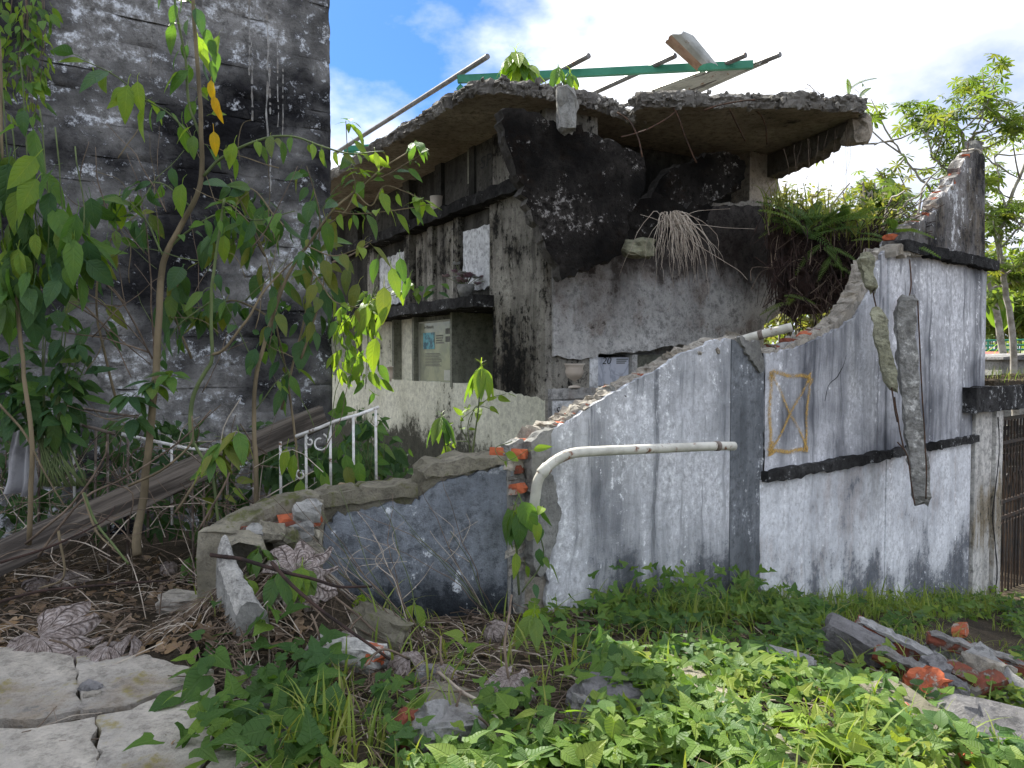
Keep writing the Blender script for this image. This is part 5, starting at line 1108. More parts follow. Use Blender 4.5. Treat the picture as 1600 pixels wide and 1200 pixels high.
small_plant('pepper_plant', 'broad leaved plant hanging on the exposed bricks of the broken pilaster', W(812, 930, 4.2), [W(806, 800, 4.15)], .006, 'plant', ('broad', 'mid', 'bright'), .2, 5, 1.2, spread=.5)
p = Plant('climbing_weed', 'weed climbing the plaster below the bent pipe', W(830, 930, 4.25), 'weed')
b = p.stem(pth(4.2, (812, 930), (806, 860), (800, 810), (812, 770)), .006); p.along(b, 7, .17, ['broad', 'mid', 'bright'], .2, 1, drop=1.)
b = p.stem(pth(4.2, (815, 925), (850, 870), (835, 810), (850, 790)), .005); p.along(b, 9, .12, ['darkbroad', 'mid', 'bright'], .1, 1, jit=.6)
b = p.stem(pth(4.15, (800, 690), (775, 700), (790, 720), (830, 700)), .003); p.along(b, 3, .1, ['bright'], .3, 1, drop=.1)
for lab, px, py, up, ks, sz, n in (('seedling with two broad ribbed leaves beside the curled grey leaf', 838, 1025, .20, ('brightbroad', 'broad'), .19, 5), ('seedling with folded yellow green leaves below the low wall', 648, 985, .12, ('bright', 'brightlong'), .13, 5),
        ('drooping seedling on the curved kerb', 428, 868, .08, ('mid', 'broad'), .16, 5), ('drooping seedling beside the flaked plaster edge', 432, 935, .1, ('mid', 'broad'), .18, 6), ('drooping dark seedling at the foot of the tall sapling', 300, 905, .13, ('mid', 'dark'), .17, 6),
        ('seedling with limp leaves on the kerb top', 472, 842, .06, ('mid', 'bright'), .13, 4), ('limp seedling between the timber and the kerb', 282, 815, .08, ('mid', 'dark'), .14, 5), ('leafy seedling filling the corner under the kerb', 470, 935, .12, ('mid', 'broad', 'bright'), .17, 7), ('creeping seedling over the foot of the kerb', 405, 900, .1, ('broad', 'mid'), .15, 6), ('pale seedling before the kerb end', 385, 945, .08, ('bright', 'broad'), .14, 6), ('upright seedling beside the grey curled leaf pile', 560, 955, .06, ('bright',), .1, 4)):
    g = G(px, py); small_plant('seedling', lab, g, [g + Vector((R.uniform(-.02, .02), 0, up))], .004, 'seedling', ks, sz, n, .9, spread=.8)
p = small_plant('drooping_shrub', 'small shrub with limp yellowing leaves in front of the timber', G(345, 850), [W(348, 690, 3.95), W(372, 680, 3.95), W(335, 715, 3.9)], .007, 'shrub', ('old', 'mid', 'bright'), .17, 7, .9, extra=3)
small_plant('broad_leaf_clump', 'clump of long bright leaves in the sunlit ground cover', G(1262, 1180), [G(1262, 1180) + Vector((0, 0, .08))], .006, 'plant', ('brightlong', 'bright'), .34, 7, .25)
small_plant('broad_leaf_clump', 'second clump of long leaves near the lower edge of the ground cover', G(1120, 1130), [G(1120, 1130) + Vector((0, 0, .06))], .006, 'plant', ('brightlong', 'mid'), .26, 6, .25)
# ------------------------------------------------------------------ masses of small leaves, blades and twigs: one mesh each
def stuff(name, tmpl, mats, tints, mat, label=None, parent=None, kind='stuff', cat=None, smooth=True):
    """tmpl: list of (verts, faces, uv); mats: list of (template index, Matrix)"""
    T = [(np.array(v), [tuple(x) for x in f], np.array(u)) for v, f, u in tmpl]
    vs = []; fs = []; us = []; ts = []; n = 0
    for (ti, M), tint in zip(mats, tints):
        v, f, u = T[ti]; m = np.array(M); vs.append(v @ m[:3, :3].T + m[:3, 3]); fs += [tuple(i + n for i in q) for q in f]; us.append(u); ts.append(np.full(len(v), tint)); n += len(v)
    vs = np.concatenate(vs); us = np.concatenate(us); ts = np.concatenate(ts)
    if parent is None: c = Vector((float(vs[:, 0].mean()), float(vs[:, 1].mean()), float(vs[:, 2].min()))); vs = vs - np.array(c); MM = Matrix.Translation(c)
    else: MM = I4
    me = bpy.data.meshes.new(name); me.from_pydata(vs.tolist(), [], fs); me.materials.append(mat)
    li = np.zeros(len(me.loops), dtype=np.int32); me.loops.foreach_get('vertex_index', li)
    me.uv_layers.new().data.foreach_set('uv', us[li].ravel())
    at = me.attributes.new('tint', 'FLOAT', 'POINT'); at.data.foreach_set('value', ts.astype(np.float32))
    if smooth: me.polygons.foreach_set('use_smooth', np.ones(len(me.polygons), dtype=bool))
    me.update(); o = link(name, me, MM, parent)
    return tag(o, label, cat, kind=kind)
def lobed(k=0):
    """an ivy-like lobed leaf"""
    o = {0: [(.0, .06), (.14, -.08), (.34, -.10), (.47, .04), (.33, .16), (.24, .30), (.20, .48), (.10, .72), (0, .95)],
         1: [(.0, .05), (.16, -.12), (.36, -.06), (.42, .14), (.36, .34), (.24, .56), (.10, .78), (0, .98)],
         2: [(.0, .04), (.12, -.06), (.38, -.14), (.58, -.02), (.40, .12), (.22, .24), (.22, .44), (.12, .66), (0, .92)]}[k]
    pts = o + [(-x, y) for x, y in o[-2:0:-1]]; n = len(pts)
    mid = [(0, y, 0.) for y in (.12, .4, .68)]
    v = [(x, y, .10 * abs(x) - .22 * y * y + .03 * sin(9 * x + 5 * y + k)) for x, y in pts] + [(0, y, -.22 * y * y - .02) for _, y, _ in mid]
    f = []; h = n // 2
    def near(y): return n + min(range(3), key=lambda i: abs(mid[i][1] - y))
    for i in range(n):
        j = (i + 1) % n; a, b = near(pts[i][1]), near(pts[j][1])
        f.append((i, j, a)) if a == b else (f.append((i, j, b)), f.append((i, b, a)))
    uv = [(.5 + x * .9, max(0, y)) for x, y in pts] + [(.5, y) for _, y, _ in mid]
    return v, f, uv
LOBED = [lobed(0), lobed(1), lobed(2), leaf_geo(wid=.75, droop=.2, fold=.12, n=4, c=1), leaf_geo(wid=.34, droop=.35, fold=.12, n=4, c=1)]
def blade(n=5, w=.03, curve=.35):
    v = []; uv = []
    for i in range(n + 1):
        t = i / n; ww = w * (1 - t ** 1.8) * (.6 + .8 * min(t * 3, 1)) * .6
        for u in (-1, 1): v.append((u * ww, curve * t * t, t - .35 * curve * t ** 3)); uv.append((.5 + .5 * u, t))
    return v, [(2 * i, 2 * i + 1, 2 * i + 3, 2 * i + 2) for i in range(n)], uv
BLADES = [blade(5, .035, .3), blade(5, .03, .7), blade(6, .025, 1.1)]
def inside(p, poly):
    x, y = p; c = False; n = len(poly); j = n - 1
    for i in range(n):
        if (poly[i][1] > y) != (poly[j][1] > y) and x < (poly[j][0] - poly[i][0]) * (y - poly[i][1]) / (poly[j][1] - poly[i][1]) + poly[i][0]: c = not c
        j = i
    return c
def infront(x, y, gap=.04):
    """on the camera's side of the boundary wall"""
    for f in (WL, LW):
        d = (x - f.o[0]) * f.m[0] + (y - f.o[1]) * f.m[1]; s_ = (x - f.o[0]) * f.d[0] + (y - f.o[1]) * f.d[1]
        if f is WL and s_ > -2.55 and d > -gap: return False
        if f is LW and s_ <= 0 and d > -gap: return False
    return True
def topix(p):
    c, s = cos(PITCH), sin(PITCH); z = p[2] - E; f = p[1] * c + z * s; u = -p[1] * s + z * c
    return 800 + FPX * p[0] / f, 600 - FPX * u / f
CLEAR = ((795, 1062, 75), (62, 1000, 80), (168, 1012, 80), (500, 1008, 45), (640, 1035, 55), (768, 980, 45), (990, 1025, 45), (462, 905, 60), (1447, 1080, 50), (1335, 1010, 60), (1450, 1030, 60), (1530, 1020, 70), (1570, 1160, 60), (700, 1150, 40), (545, 1025, 40), (690, 1105, 60))
def ground_cover():
    ms = []; ti = []; rr = random.Random(3)
    tries = 0
    for _ in range(60000):
        y = 1.7 + 7.6 * rr.random() ** 1.25; x = rr.uniform(-1.7, 1) * .8 + rr.random() * y * .95
        if not infront(x, y): continue
        z = gz(x, y); px, py = topix((x, y, z))
        if px > 1750 or px < -150: continue
        nd = noise.noise((x * 1.1, y * 1.1, 5.)) * .5 + noise.noise((x * 3.2, y * 3.2, 9.)) * .4
        # how thickly the creeper grows here: dense over the mound, thin toward the paving and the timber
        lim = 380 + max(0, (1010 - py)) * 1.9
        d = min(1., max(0., (px - lim) / 330)) * 1.15 + nd * .9 - .12
        corner = px < 560 and 215 < px < 520 and 955 < py < 1230
        if corner: d = max(d, 1.45 + nd * .8 - max(0, (300 - px)) / 90 - max(0, py - 1120) / 160)
        if px < 350 and py > 1000: z = max(z, E - 1.31)
        dw = -((x - WL.o[0]) * WL.m[0] + (y - WL.o[1]) * WL.m[1])
        if dw < .5: d -= .45
        for (qx, qy, qr) in CLEAR:
            if (px - qx) ** 2 + ((py - qy) * 1.5) ** 2 < qr * qr: d = -1
        if 640 < px < 980 and 1000 < py < 1090: d -= .45
        if 520 < px < 760 and 930 < py < 1010: d -= .35
        if 1290 < px < 1560 and 965 < py < 1075: d -= .55
        if noise.noise((x * 2.3, y * 2.3, 14.)) < -.06 - .1 * noise.noise((x * 7, y * 7, 1.)) and not corner and rr.random() < .88: continue
        if rr.random() > max(0, d) * .52: continue
        h = .015 + .13 * rr.random() ** 1.3 + .07 * max(0, nd); size = rr.uniform(.035, .092) * (1.1 if y < 4 else 1.) * (1.35 if corner else 1)
        a = rr.uniform(0, 2 * pi); tl = rr.gauss(0, .38); M = Matrix.Translation((x, y, z + h)) @ Matrix.Rotation(a, 4, 'Z')
        M = Matrix.Translation((x, y, z + h)) @ Matrix.Rotation(rr.gauss(.25, .35), 4, 'X') @ Matrix.Rotation(tl, 4, 'Y') @ Matrix.Rotation(a, 4, 'Z') @ Matrix.Scale(size, 4)
        ms.append((rr.choice((0, 0, 1, 2)) if noise.noise((x * 1.4, y * 1.4, 21.)) < .22 or corner else rr.choice((3, 4, 1, 0)), M)); ti.append(min(1, max(0, (.32 if corner else .42) + .8 * noise.noise((x * .8, y * .8, 2.)) + rr.gauss(0, .22))))
    stuff('creeper_cover', LOBED, ms, ti, L_COVER, 'lobed leaved creeper covering the sunlit rubble mound')
    # weeds and grass
    ms = []; ti = []
    def tuft(x, y, n, hgt, spread, tint=.4):
        z = gz(x, y)
        for _ in range(n):
            a = rr.uniform(0, 2 * pi); s_ = hgt * rr.uniform(.5, 1.15); wx = rr.uniform(.7, 1.5) * (.12 / s_ if s_ > .12 else 1) ** .4
            M = Matrix.Translation((x + rr.gauss(0, spread), y + rr.gauss(0, spread), z - .01)) @ Matrix.Rotation(a, 4, 'Z') @ Matrix.Diagonal((s_ * wx * 1.2, s_, s_, 1)); ms.append((rr.randrange(3), M)); ti.append(min(1, max(0, tint + rr.gauss(0, .2))))
    for _ in range(330):
        s_ = rr.uniform(-1.95, 4.4); p = WL.P(s_, -rr.uniform(.05, .5), 0); tuft(p.x, p.y, 7, rr.uniform(.1, .32), .05, .45)
    for _ in range(900):
        y = 1.9 + 4.5 * rr.random() ** 1.2; x = rr.uniform(-.8, .95) * y * .72 + .25 * y
        if not infront(x, y): continue
        px, py = topix((x, y, gz(x, y)))
        if px < 420 + max(0, 1060 - py) * 2: continue
        tuft(x, y, 4, rr.uniform(.1, .26), .04, .6)
    for px, py, n, hh in ((480, 1180, 14, .3), (520, 1150, 10, .28), (560, 1190, 12, .25), (500, 1120, 8, .2), (620, 1170, 8, .2), (1330, 1190, 18, .28), (1200, 1190, 12, .2), (1100, 1180, 10, .2), (310, 950, 5, .25), (345, 960, 5, .2), (60, 690, 4, .2), (900, 1180, 10, .2), (740, 1180, 8, .18), (1490, 1190, 14, .22), (1370, 1010, 8, .2), (1560, 985, 14, .2)):
        g = G(px, py); tuft(g.x, g.y, n, hh, .04, .6)
    stuff('grass', BLADES, ms, ti, L_GRASS, 'grass blades growing through the creeper and along the wall foot')
    # taller leafy weeds at the foot of the middle wall
    ms = []; ti = []
    for _ in range(230):
        s_ = rr.triangular(-2.2, .5, -1.5); p = WL.P(s_, -rr.uniform(.03, .45), 0); z = gz(p.x, p.y); hh = rr.random() ** 1.5 * (.34 if s_ < -.4 else .18)
        M = Matrix.Translation((p.x, p.y, z + hh)) @ Matrix.Rotation(rr.uniform(.2, .9), 4, 'X') @ Matrix.Rotation(rr.gauss(0, .5), 4, 'Y') @ Matrix.Rotation(rr.uniform(0, 6.3), 4, 'Z') @ Matrix.Scale(rr.uniform(.05, .1), 4); ms.append((rr.choice((0, 2)), M)); ti.append(rr.uniform(0, .5))
    stuff('weeds', LOBED, ms, ti, L_COVER, 'dark leafy weeds crowding the foot of the boundary wall')
    # litter of twigs and dead leaf scraps
    mb = MB()
    for k in range(2300):
        if k < 1500: y = rr.uniform(2.6, 4.6); x = rr.uniform(-.75, .12) * y
        else: y = 2.2 + 3.8 * rr.random(); x = rr.uniform(-.75, .7) * y
        if not infront(x, y, .02): continue
        qx, qy = topix((x, y, gz(x, y)))
        if qx < 340 and qy > 1015 and rr.random() < .93: continue
        z = gz(x, y) + rr.uniform(0, .035); L = rr.uniform(.06, .34); a = rr.gauss(.2, .9) + (pi if rr.random() < .5 else 0); c = rr.gauss(0, .12)
        pts = [(x + cos(a) * L * t + c * t * t * -sin(a) * L, y + sin(a) * L * t, gz(x + cos(a) * L * t, y + sin(a) * L * t) + z - gz(x, y) + rr.uniform(0, .03)) for t in (0, .33, .66, 1)]
        mb.tube(pts, rr.uniform(.001, .0032), 4, mi=0 if rr.random() < .8 else 1, cap=False)
    for k in range(500):
        g = G(rr.uniform(-20, 420), rr.uniform(880, 1020)); a = rr.gauss(.1, .7); L = rr.uniform(.06, .3); h0 = rr.uniform(0, .05)
        mb.tube([(g.x + cos(a) * L * t, g.y + sin(a) * L * t, gz(g.x + cos(a) * L * t, g.y + sin(a) * L * t) + h0 + .02 * sin(t * 3)) for t in (0, .33, .66, 1)], rr.uniform(.001, .0028), 4, mi=rr.choice((0, 0, 1)), cap=False)
    o = mb.top('twig_litter', [M_TWIG, M_STRAW], False, 'dry twigs and stalks littering the mound', kind='stuff')
    ms = []; ti = []
    for k in range(1700):
        y = rr.uniform(2.3, 5.4); x = rr.uniform(-.8, .5) * y
        if not infront(x, y, .02): continue
        if noise.noise((x * 1.6, y * 1.6, 4.)) < -.12: continue
        M = Matrix.Translation((x, y, gz(x, y) + .012)) @ Euler((rr.gauss(0, .4), rr.gauss(0, .4), rr.uniform(0, 6.3))).to_matrix().to_4x4() @ Matrix.Scale(rr.uniform(.02, .06), 4); ms.append((rr.choice((0, 1)), M)); ti.append(rr.random())
    for k in range(900):
        g = G(rr.uniform(-20, 480), rr.uniform(870, 1030)); M = Matrix.Translation((g.x, g.y, g.z + .015)) @ Euler((rr.gauss(0, .5), rr.gauss(0, .5), rr.uniform(0, 6.3))).to_matrix().to_4x4() @ Matrix.Scale(rr.uniform(.02, .07), 4); ms.append((rr.choice((0, 1)), M)); ti.append(rr.random())
    stuff('leaf_litter', LOBED, ms, ti, L_PAPER, 'brown scraps of dead leaves on the mound')
ground_cover()
def undergrowth():
    rr = random.Random(12); ms = []; ti = []
    T = [leaf_geo(wid=.5, droop=.3, fold=.15, n=4, c=1), leaf_geo(wid=.4, droop=.5, fold=.1, n=4, c=1)]
    for k in range(1500):
        px = rr.uniform(-40, 640); Y = rr.uniform(5.15, 6.2); py = rr.uniform(655, 830) if px < 420 else rr.uniform(690, 800)
        p_ = W(px, py, Y)
        if noise.noise(p_ * 2.2) < -.08: continue
        d_ = Vector((rr.gauss(0, .6), rr.gauss(-.3, .4), rr.gauss(-.5, .4))); ms.append((rr.randrange(2), orient(p_, d_, (rr.gauss(0, .4), -.8, .8), rr.uniform(.08, .17)))); ti.append(rr.random())
    stuff('undergrowth', T, ms, ti, leafmat('undergrowth_leaf', [(.03, .075, .03), (.05, .11, .04), (.07, .14, .045)], trans=.3, attr='tint'), 'dark green undergrowth filling the plot behind the railing')
    mb = MB()
    for k in range(330):
        px = rr.uniform(-20, 420); py = rr.uniform(690, 900); p_ = W(px, py, rr.uniform(4.95, 5.5) if py < 880 - px * .42 or rr.random() < .75 else rr.uniform(4.2, 4.6)); d_ = Vector((rr.gauss(0, 1), rr.gauss(0, .4), rr.gauss(.1, .7))).normalized() * rr.uniform(.15, .6)
        mb.tube(bend([p_, p_ + d_ * .5 + Vector((rr.gauss(0, .05), 0, rr.gauss(0, .05))), p_ + d_ + Vector((0, 0, -.06))], 3), rr.uniform(.0015, .004), 4, mi=rr.choice((0, 0, 0, 1)), cap=False)
    mb.top('tangled_twigs', [M_TWIG, M_STRAW], False, 'tangle of dry twigs around the railing and timber', kind='stuff')
undergrowth()
# ------------------------------------------------------------------ big dry palmate leaves, curled
def dry_leaf(pos, size, rz, curl, tilt, label, seed, stalk=None, lobes=9, group=None):
    nu = lobes * 8; nv = 9; mb = MB(); uvs = []
    for j in range(nv + 1):
        r = j / nv
        for i in range(nu + 1):
            th = 2 * pi * .93 * (i / nu) + .2; ph = (i / nu * lobes) % 1.0
            lob = 1 - .42 * r * r * abs(2 * ph - 1) ** 2.2 if j else 1
            rr = r * lob
            # lobes curl under: walk along an arc
            cu = curl * (1 + .35 * noise.noise((th * 1.3, seed, 1.))); a = rr * cu
            rad = sin(a) / cu if cu > .01 else rr; zz = (cos(a) - 1) / cu if cu > .01 else 0
            rid = .07 * (abs(2 * ph - 1) ** 1.2 - .5) * min(1, r * 2)
            n3 = Vector(noise.noise_vector((cos(th) * rr * 2.6 + seed, sin(th) * rr * 2.6, seed))) * .21 * r + Vector(noise.noise_vector((cos(th) * rr * 7 + seed, sin(th) * rr * 7, seed * 2))) * .045 * r
            q = Vector((cos(th) * rad, sin(th) * rad, zz - rid)) + n3
            mb.v.append(tuple(q)); uvs.append((i / nu * lobes + .0, r))
    m = nu + 1; mb.f = [(j * m + i, j * m + i + 1, (j + 1) * m + i + 1, (j + 1) * m + i) for j in range(nv) for i in range(nu)]; mb.m = [0] * len(mb.f)
    zs = min(v[2] for v in mb.v)
    M = Matrix.Translation(pos) @ Euler(tilt).to_matrix().to_4x4() @ Matrix.Rotation(rz, 4, 'Z') @ Matrix.Scale(size, 4)
    t = thing('dry_leaf', label, 'dry leaf', Matrix.Translation(pos), group=group)
    o = mb.build('blade', M_DRYLEAF, t, M, True); li = np.zeros(len(o.data.loops), dtype=np.int32); o.data.loops.foreach_get('vertex_index', li); o.data.uv_layers.new().data.foreach_set('uv', np.array(uvs)[li].ravel())
    c = M @ Vector((0, 0, 0))
    if stalk: MB().tube(bend([c] + [Vector(s) for s in stalk], 5, .006), [.007 - .0006 * k for k in range(5 * len(stalk) + 1)] if len(stalk) < 2 else .0055, 6).build('stalk', M_TWIG, t, I4, True)
    else: MB().tube(bend([c, c + M.to_3x3() @ Vector((.15, .1, .35)), c + M.to_3x3() @ Vector((.4, .2, .6))], 4), .005, 5).build('stalk', M_TWIG, t, I4, True)
def dl(px, py, up, s, rz, curl, tx, ty, label, seed, stalk=None): g = G(px, py, up + .03); dry_leaf(g, s * 1.3, rz, curl, (tx, ty, 0), label, seed, stalk)
dl(795, 1062, .10, .17, 1.2, 2.0, .5, .1, 'fat curled grey dry leaf with dark ribs in the middle of the mound', 1.7, [W(788, 1008, 3.0), W(795, 960, 3.1), W(800, 930, 3.2)])
dl(62, 998, .09, .21, 2.4, 1.0, .75, -.15, 'large open dry leaf with dark ribs at the edge of the paving', 3.1)
dl(168, 1010, .06, .17, .4, 2.4, .3, .2, 'crumpled dry leaf lying on the paving beside the open one', 4.9)
dl(120, 1020, .04, .13, 3.0, 2.7, .2, -.3, 'shrivelled dry leaf between the two large ones on the paving', 6.3)
dl(205, 1000, .05, .11, 5., 2.6, .2, .3, 'small shrivelled dry leaf at the inner end of the paving pile', 7.4)
dl(105, 895, .05, .17, 1., 1.9, .3, .1, 'faded dry leaf heap under the timber', 8.8)
dl(60, 905, .05, .14, 4., 2.4, .2, .3, 'dark dry leaf heap at the low end of the timber', 9.2)
dl(462, 900, .09, .17, 3.6, 1.0, 1.0, .2, 'open dry leaf propped against the blue grey low wall', 11.1, [W(520, 930, 3.5), W(590, 990, 3.4)])
dl(500, 1005, .05, .12, 2.2, 2.5, .2, .2, 'curled dry leaf below the low wall corner', 12.3)
dl(545, 990, .03, .09, .2, 2.6, .2, .2, 'little curled dry leaf beside the white crumbled block', 13.6)
dl(640, 1030, .05, .13, 5.2, 1.9, .4, .2, 'pinkish dry leaf draped over the mound stones', 14.2, [W(600, 1015, 3.1), W(570, 1040, 3.0)])
dl(690, 1040, .04, .12, 1.2, 2.5, .2, .0, 'flattened dry leaf behind the fat curled one', 15.5)
dl(768, 975, .10, .12, 2.8, 2.6, .4, -.4, 'tightly curled dry leaf at the root of the dead stems', 16.6)
dl(990, 1020, .07, .12, .7, 1.9, .5, .3, 'dry leaf curled among the creeper below the middle wall', 17.9, [W(940, 996, 4.0), W(900, 995, 4.1)])
dl(1075, 1000, .06, .05, 1.7, 2.7, .4, .1, 'tiny round dry leaf in the shade of the middle wall', 18.4)
dl(375, 1055, .02, .12, 4.4, 2.0, .4, -.5, 'dry leaf half hidden under the creeper at the paving corner', 19.7)
dl(265, 880, .05, .11, 3.3, 2.4, .3, .2, 'dry leaf shaded at the foot of the tall sapling', 20.3)
dl(710, 1130, .03, .11, .9, 2.6, .2, .1, 'broken dry leaf among twigs near the brick scraps', 21.8)
dl(770, 1150, .02, .1, 2.9, 2.4, .2, .1, 'frayed dry leaf below the fat curled one', 22.5)
dl(20, 835, .06, .14, 5.3, 2.0, .3, .3, 'dry leaf above the end of the timber', 23.9)
# dead stems leaning against the low wall
def dead_stems(base, tips, Y1, label):
    p = Plant('dead_weed', label, base, 'dead stems')
    for (x, y, yy) in tips:
        t = W(x, y, yy); m = Vector(base).lerp(t, .5) + Vector((R.uniform(-.08, .08), R.uniform(-.03, .03), R.uniform(-.02, .08)))
        b = p.stem([Vector(base) + Vector((R.uniform(-.04, .04), 0, 0)), m, t], .003, .0012, R.choice([M_TWIG, M_TWIG, M_STRAW, M_GBARK]), wob=.02)
        if R.random() < .6: q = b[len(b) // 2]; p.stem([q, q + Vector((R.uniform(-.12, .12), 0, .1)), q + Vector((R.uniform(-.2, .2), 0, R.uniform(.1, .22)))], .002, .001, M_STRAW)
dead_stems(G(655, 1010, .02), [(x, y, 3.62) for x, y in ((420, 770), (455, 780), (480, 775), (505, 800), (530, 760), (560, 800), (500, 850), (470, 840), (590, 780), (555, 840), (610, 770), (440, 830), (585, 870))], 3.6, 'bundle of dead stems leaning on the curved kerb and low wall')
dead_stems(G(765, 965, .03), [(x, y, 3.95) for x, y in ((660, 760), (610, 790), (640, 830), (690, 745), (560, 800), (670, 830), (600, 850), (705, 830))], 3.9, 'thin dead stems fanning over the blue grey low wall')
p = Plant('fallen_branch', 'long dark fallen branch crossing the mound to the low wall', G(600, 990), 'branch'); p.stem([W(330, 865, 3.5), W(400, 880, 3.4), W(470, 900, 3.35), W(520, 915, 3.35), W(580, 918, 3.6)], .010, .006, M_ROOT); p.stem([W(425, 880, 3.38), W(480, 935, 3.25), W(540, 980, 3.2), W(610, 1030, 3.1)], .009, .006, M_ROOT)
p = Plant('fallen_branch', 'thin brown branch lying across the far edge of the paving', G(150, 930), 'branch'); p.stem([W(-30, 950, 3.2), W(60, 925, 3.3), W(160, 915, 3.35), W(270, 905, 3.4)], .008, .004, M_ROOT); p.stem([W(0, 880, 3.5), W(90, 850, 3.6), W(160, 815, 3.7), W(180, 790, 3.8)], .007, .003, M_ROOT)
p = Plant('fallen_branch', 'yellowish bare stalk lying in front of the fat curled leaf', G(745, 1120), 'branch'); p.stem([G(670, 1040, .05), G(720, 1080, .06), G(765, 1110, .05), G(800, 1150, .02)], .008, .005, M_STRAW)
p = Plant('fallen_branch', 'dark forked stick near the lower edge of the mound', G(720, 1170), 'branch'); p.stem([G(640, 1195, .03), G(700, 1160, .05), G(745, 1125, .06)], .009, .006, M_ROOT)
# dead grass tuft hanging on the tomb face
def dead_tuft():
    p = Plant('dead_grass_tuft', 'bleached dead grass tuft drooping from the tomb face', W(1045, 350, 7.4), 'grass tuft')
    c = W(1046, 348, 7.45)
    for k in range(95):
        L = R.uniform(.25, .6); a = R.gauss(.3, .42); o = Vector((sin(a) * L, -R.uniform(.05, .25), 0)); up = R.uniform(0, .1); dn = R.uniform(.7, 1.35) * L
        path = bend([c + Vector((R.gauss(0, .03), 0, R.gauss(0, .02))), c + o * .35 + Vector((0, 0, up)), c + o * .8 + Vector((0, 0, up - dn * .45)), c + o + Vector((R.gauss(0, .03), 0, up - dn))], 4, .035, k)
        MB().tube(path, [.0045 - .0033 * i / (len(path) - 1) for i in range(len(path))], 4).build('blade', M_STRAW, p.o, I4, True)
    for q in (((1046, 350), (1080, 350), (1130, 355), (1180, 358)), ((1060, 360), (1110, 395), (1150, 420), (1168, 438)), ((1046, 350), (1015, 340), (1000, 335)), ((1050, 345), (1090, 330), (1140, 326))): p.stem(pth(7.3, *q), .003, .0015, M_STRAW)
dead_tuft()
# ------------------------------------------------------------------ broken paving, lower edge
def flat(name, pts, z, th, mat, label, cat, jf=True, step=.05, amp=.008, tilt=(0, 0), seed=0., M=None):
    P = [onz(a, b, z) for a, b in pts]; poly = jag([(p.x, p.y) for p in P], jf, step, amp)
    cx = sum(p[0] for p in poly) / len(poly); cy = sum(p[1] for p in poly) / len(poly); poly = [(x - cx, y - cy) for x, y in poly]
    mb = MB().prism(poly, 0, th, .006, rings=2)          # (x, depth, y) -> lay flat
    mb.v = [(x, y_, -d) for x, d, y_ in mb.v]
    return tag(link(name, mb.mesh(name, mat), Matrix.Translation((cx, cy, z)) @ rotm(tilt[0], tilt[1])), label, cat)
ZP = E - 1.325
flat('paving_slab', [(-60, 1010), (60, 1016), (115, 1028), (128, 1108), (60, 1122), (-60, 1122)], ZP, .09, M_PAVE, 'mossy far paving slab under the dry leaf pile', 'paving slab', tilt=(.6, 0))
flat('paving_slab', [(119, 1028), (215, 1016), (325, 1000), (333, 1050), (262, 1076), (195, 1101), (132, 1107)], ZP + .012, .09, M_PAVE, 'far paving slab reaching to the creeper edge', 'paving slab', tilt=(.8, .5))
flat('paving_slab', [(-60, 1136), (60, 1137), (148, 1120), (152, 1320), (-60, 1320)], ZP + .004, .09, M_PAVE, 'front paving slab below the long crack', 'paving slab')
flat('paving_slab', [(153, 1119), (205, 1110), (264, 1085), (332, 1058), (337, 1130), (324, 1165), (310, 1200), (280, 1320), (157, 1320)], ZP + .008, .09, M_PAVE, 'largest front paving slab with grey patches', 'paving slab', tilt=(0, .5))
flat('paving_slab', [(342, 1134), (372, 1160), (405, 1200), (440, 1320), (292, 1320), (322, 1200), (335, 1166)], ZP - .004, .09, M_PAVE, 'small triangular paving piece beside the creeper', 'paving slab', tilt=(0, 2.5))
# ------------------------------------------------------------------ rubble
def rub(name, px, py, up, size, rot, mat, label, seed, cat='rubble', rough=.14, keep=.8, group=None, cuts=6):
    g = G(px, py, up); mb = chunk_mb(size, seed, cuts, rough, keep)
    return tag(link(name, mb.mesh(name, mat, False), Matrix.Translation(g) @ rotm(*rot)), label, cat, group)
rub('concrete_block', 1335, 1012, .07, (.36, .2, .2), (8, 22, -20), M_GREYRUB, 'big grey concrete block lying at the wall foot', 1.1, rough=.08, keep=.92)
def masonry(name, px, py, up, rot, rows, label, cat='masonry'):
    g = G(px, py, up); M = Matrix.Translation(g) @ rotm(*rot); t = thing(name, label, cat, M)
    for k, (x, y, z, d) in enumerate(rows): brick(M @ Matrix.Translation((x, y, z)) @ rotm(R.uniform(-4, 4), R.uniform(-4, 4), R.uniform(-6, 6)), t, d)
    xs = [r[0] for r in rows]; zs = [r[2] for r in rows]
    chunk_mb((max(xs) - min(xs) + .17, .09, max(zs) - min(zs) + .05), R.random() * 30, 2, .1).build('mortar', M_GREYRUB, t, M @ Matrix.Translation(((max(xs) + min(xs)) / 2, .0, (max(zs) + min(zs)) / 2)))
    MB().prism(jag([(min(xs) - .1, -.016), (max(xs) - .02, -.016), (max(xs) - .05, -.002), (min(xs) - .06, -.0)], True, .03, .006), -.055, .03, .008, rings=3).build('plaster', M_WHITEBRD, t, M @ Matrix.Translation((0, 0, max(zs) + .05)))
    return t
masonry('masonry_lump', 1415, 1012, .08, (10, 22, -25), [(-.2, 0, 0, 1), (.03, 0, 0, 1), (.25, 0, 0, 1), (-.1, 0, -.075, 1), (.14, 0, -.075, 1)], 'tipped masonry lump of dark bricks beside the big grey block')
masonry('masonry_lump', 1520, 1018, .1, (6, 14, -20), [(-.16, 0, 0, 1), (-.02, 0, .0, 1), (.12, 0, 0, 0), (.26, 0, 0, 1), (-.05, .02, -.08, 1), (.1, .02, -.08, 1), (.25, .02, -.08, 1)], 'flat masonry lump with a white plaster skin behind the leaning plank')
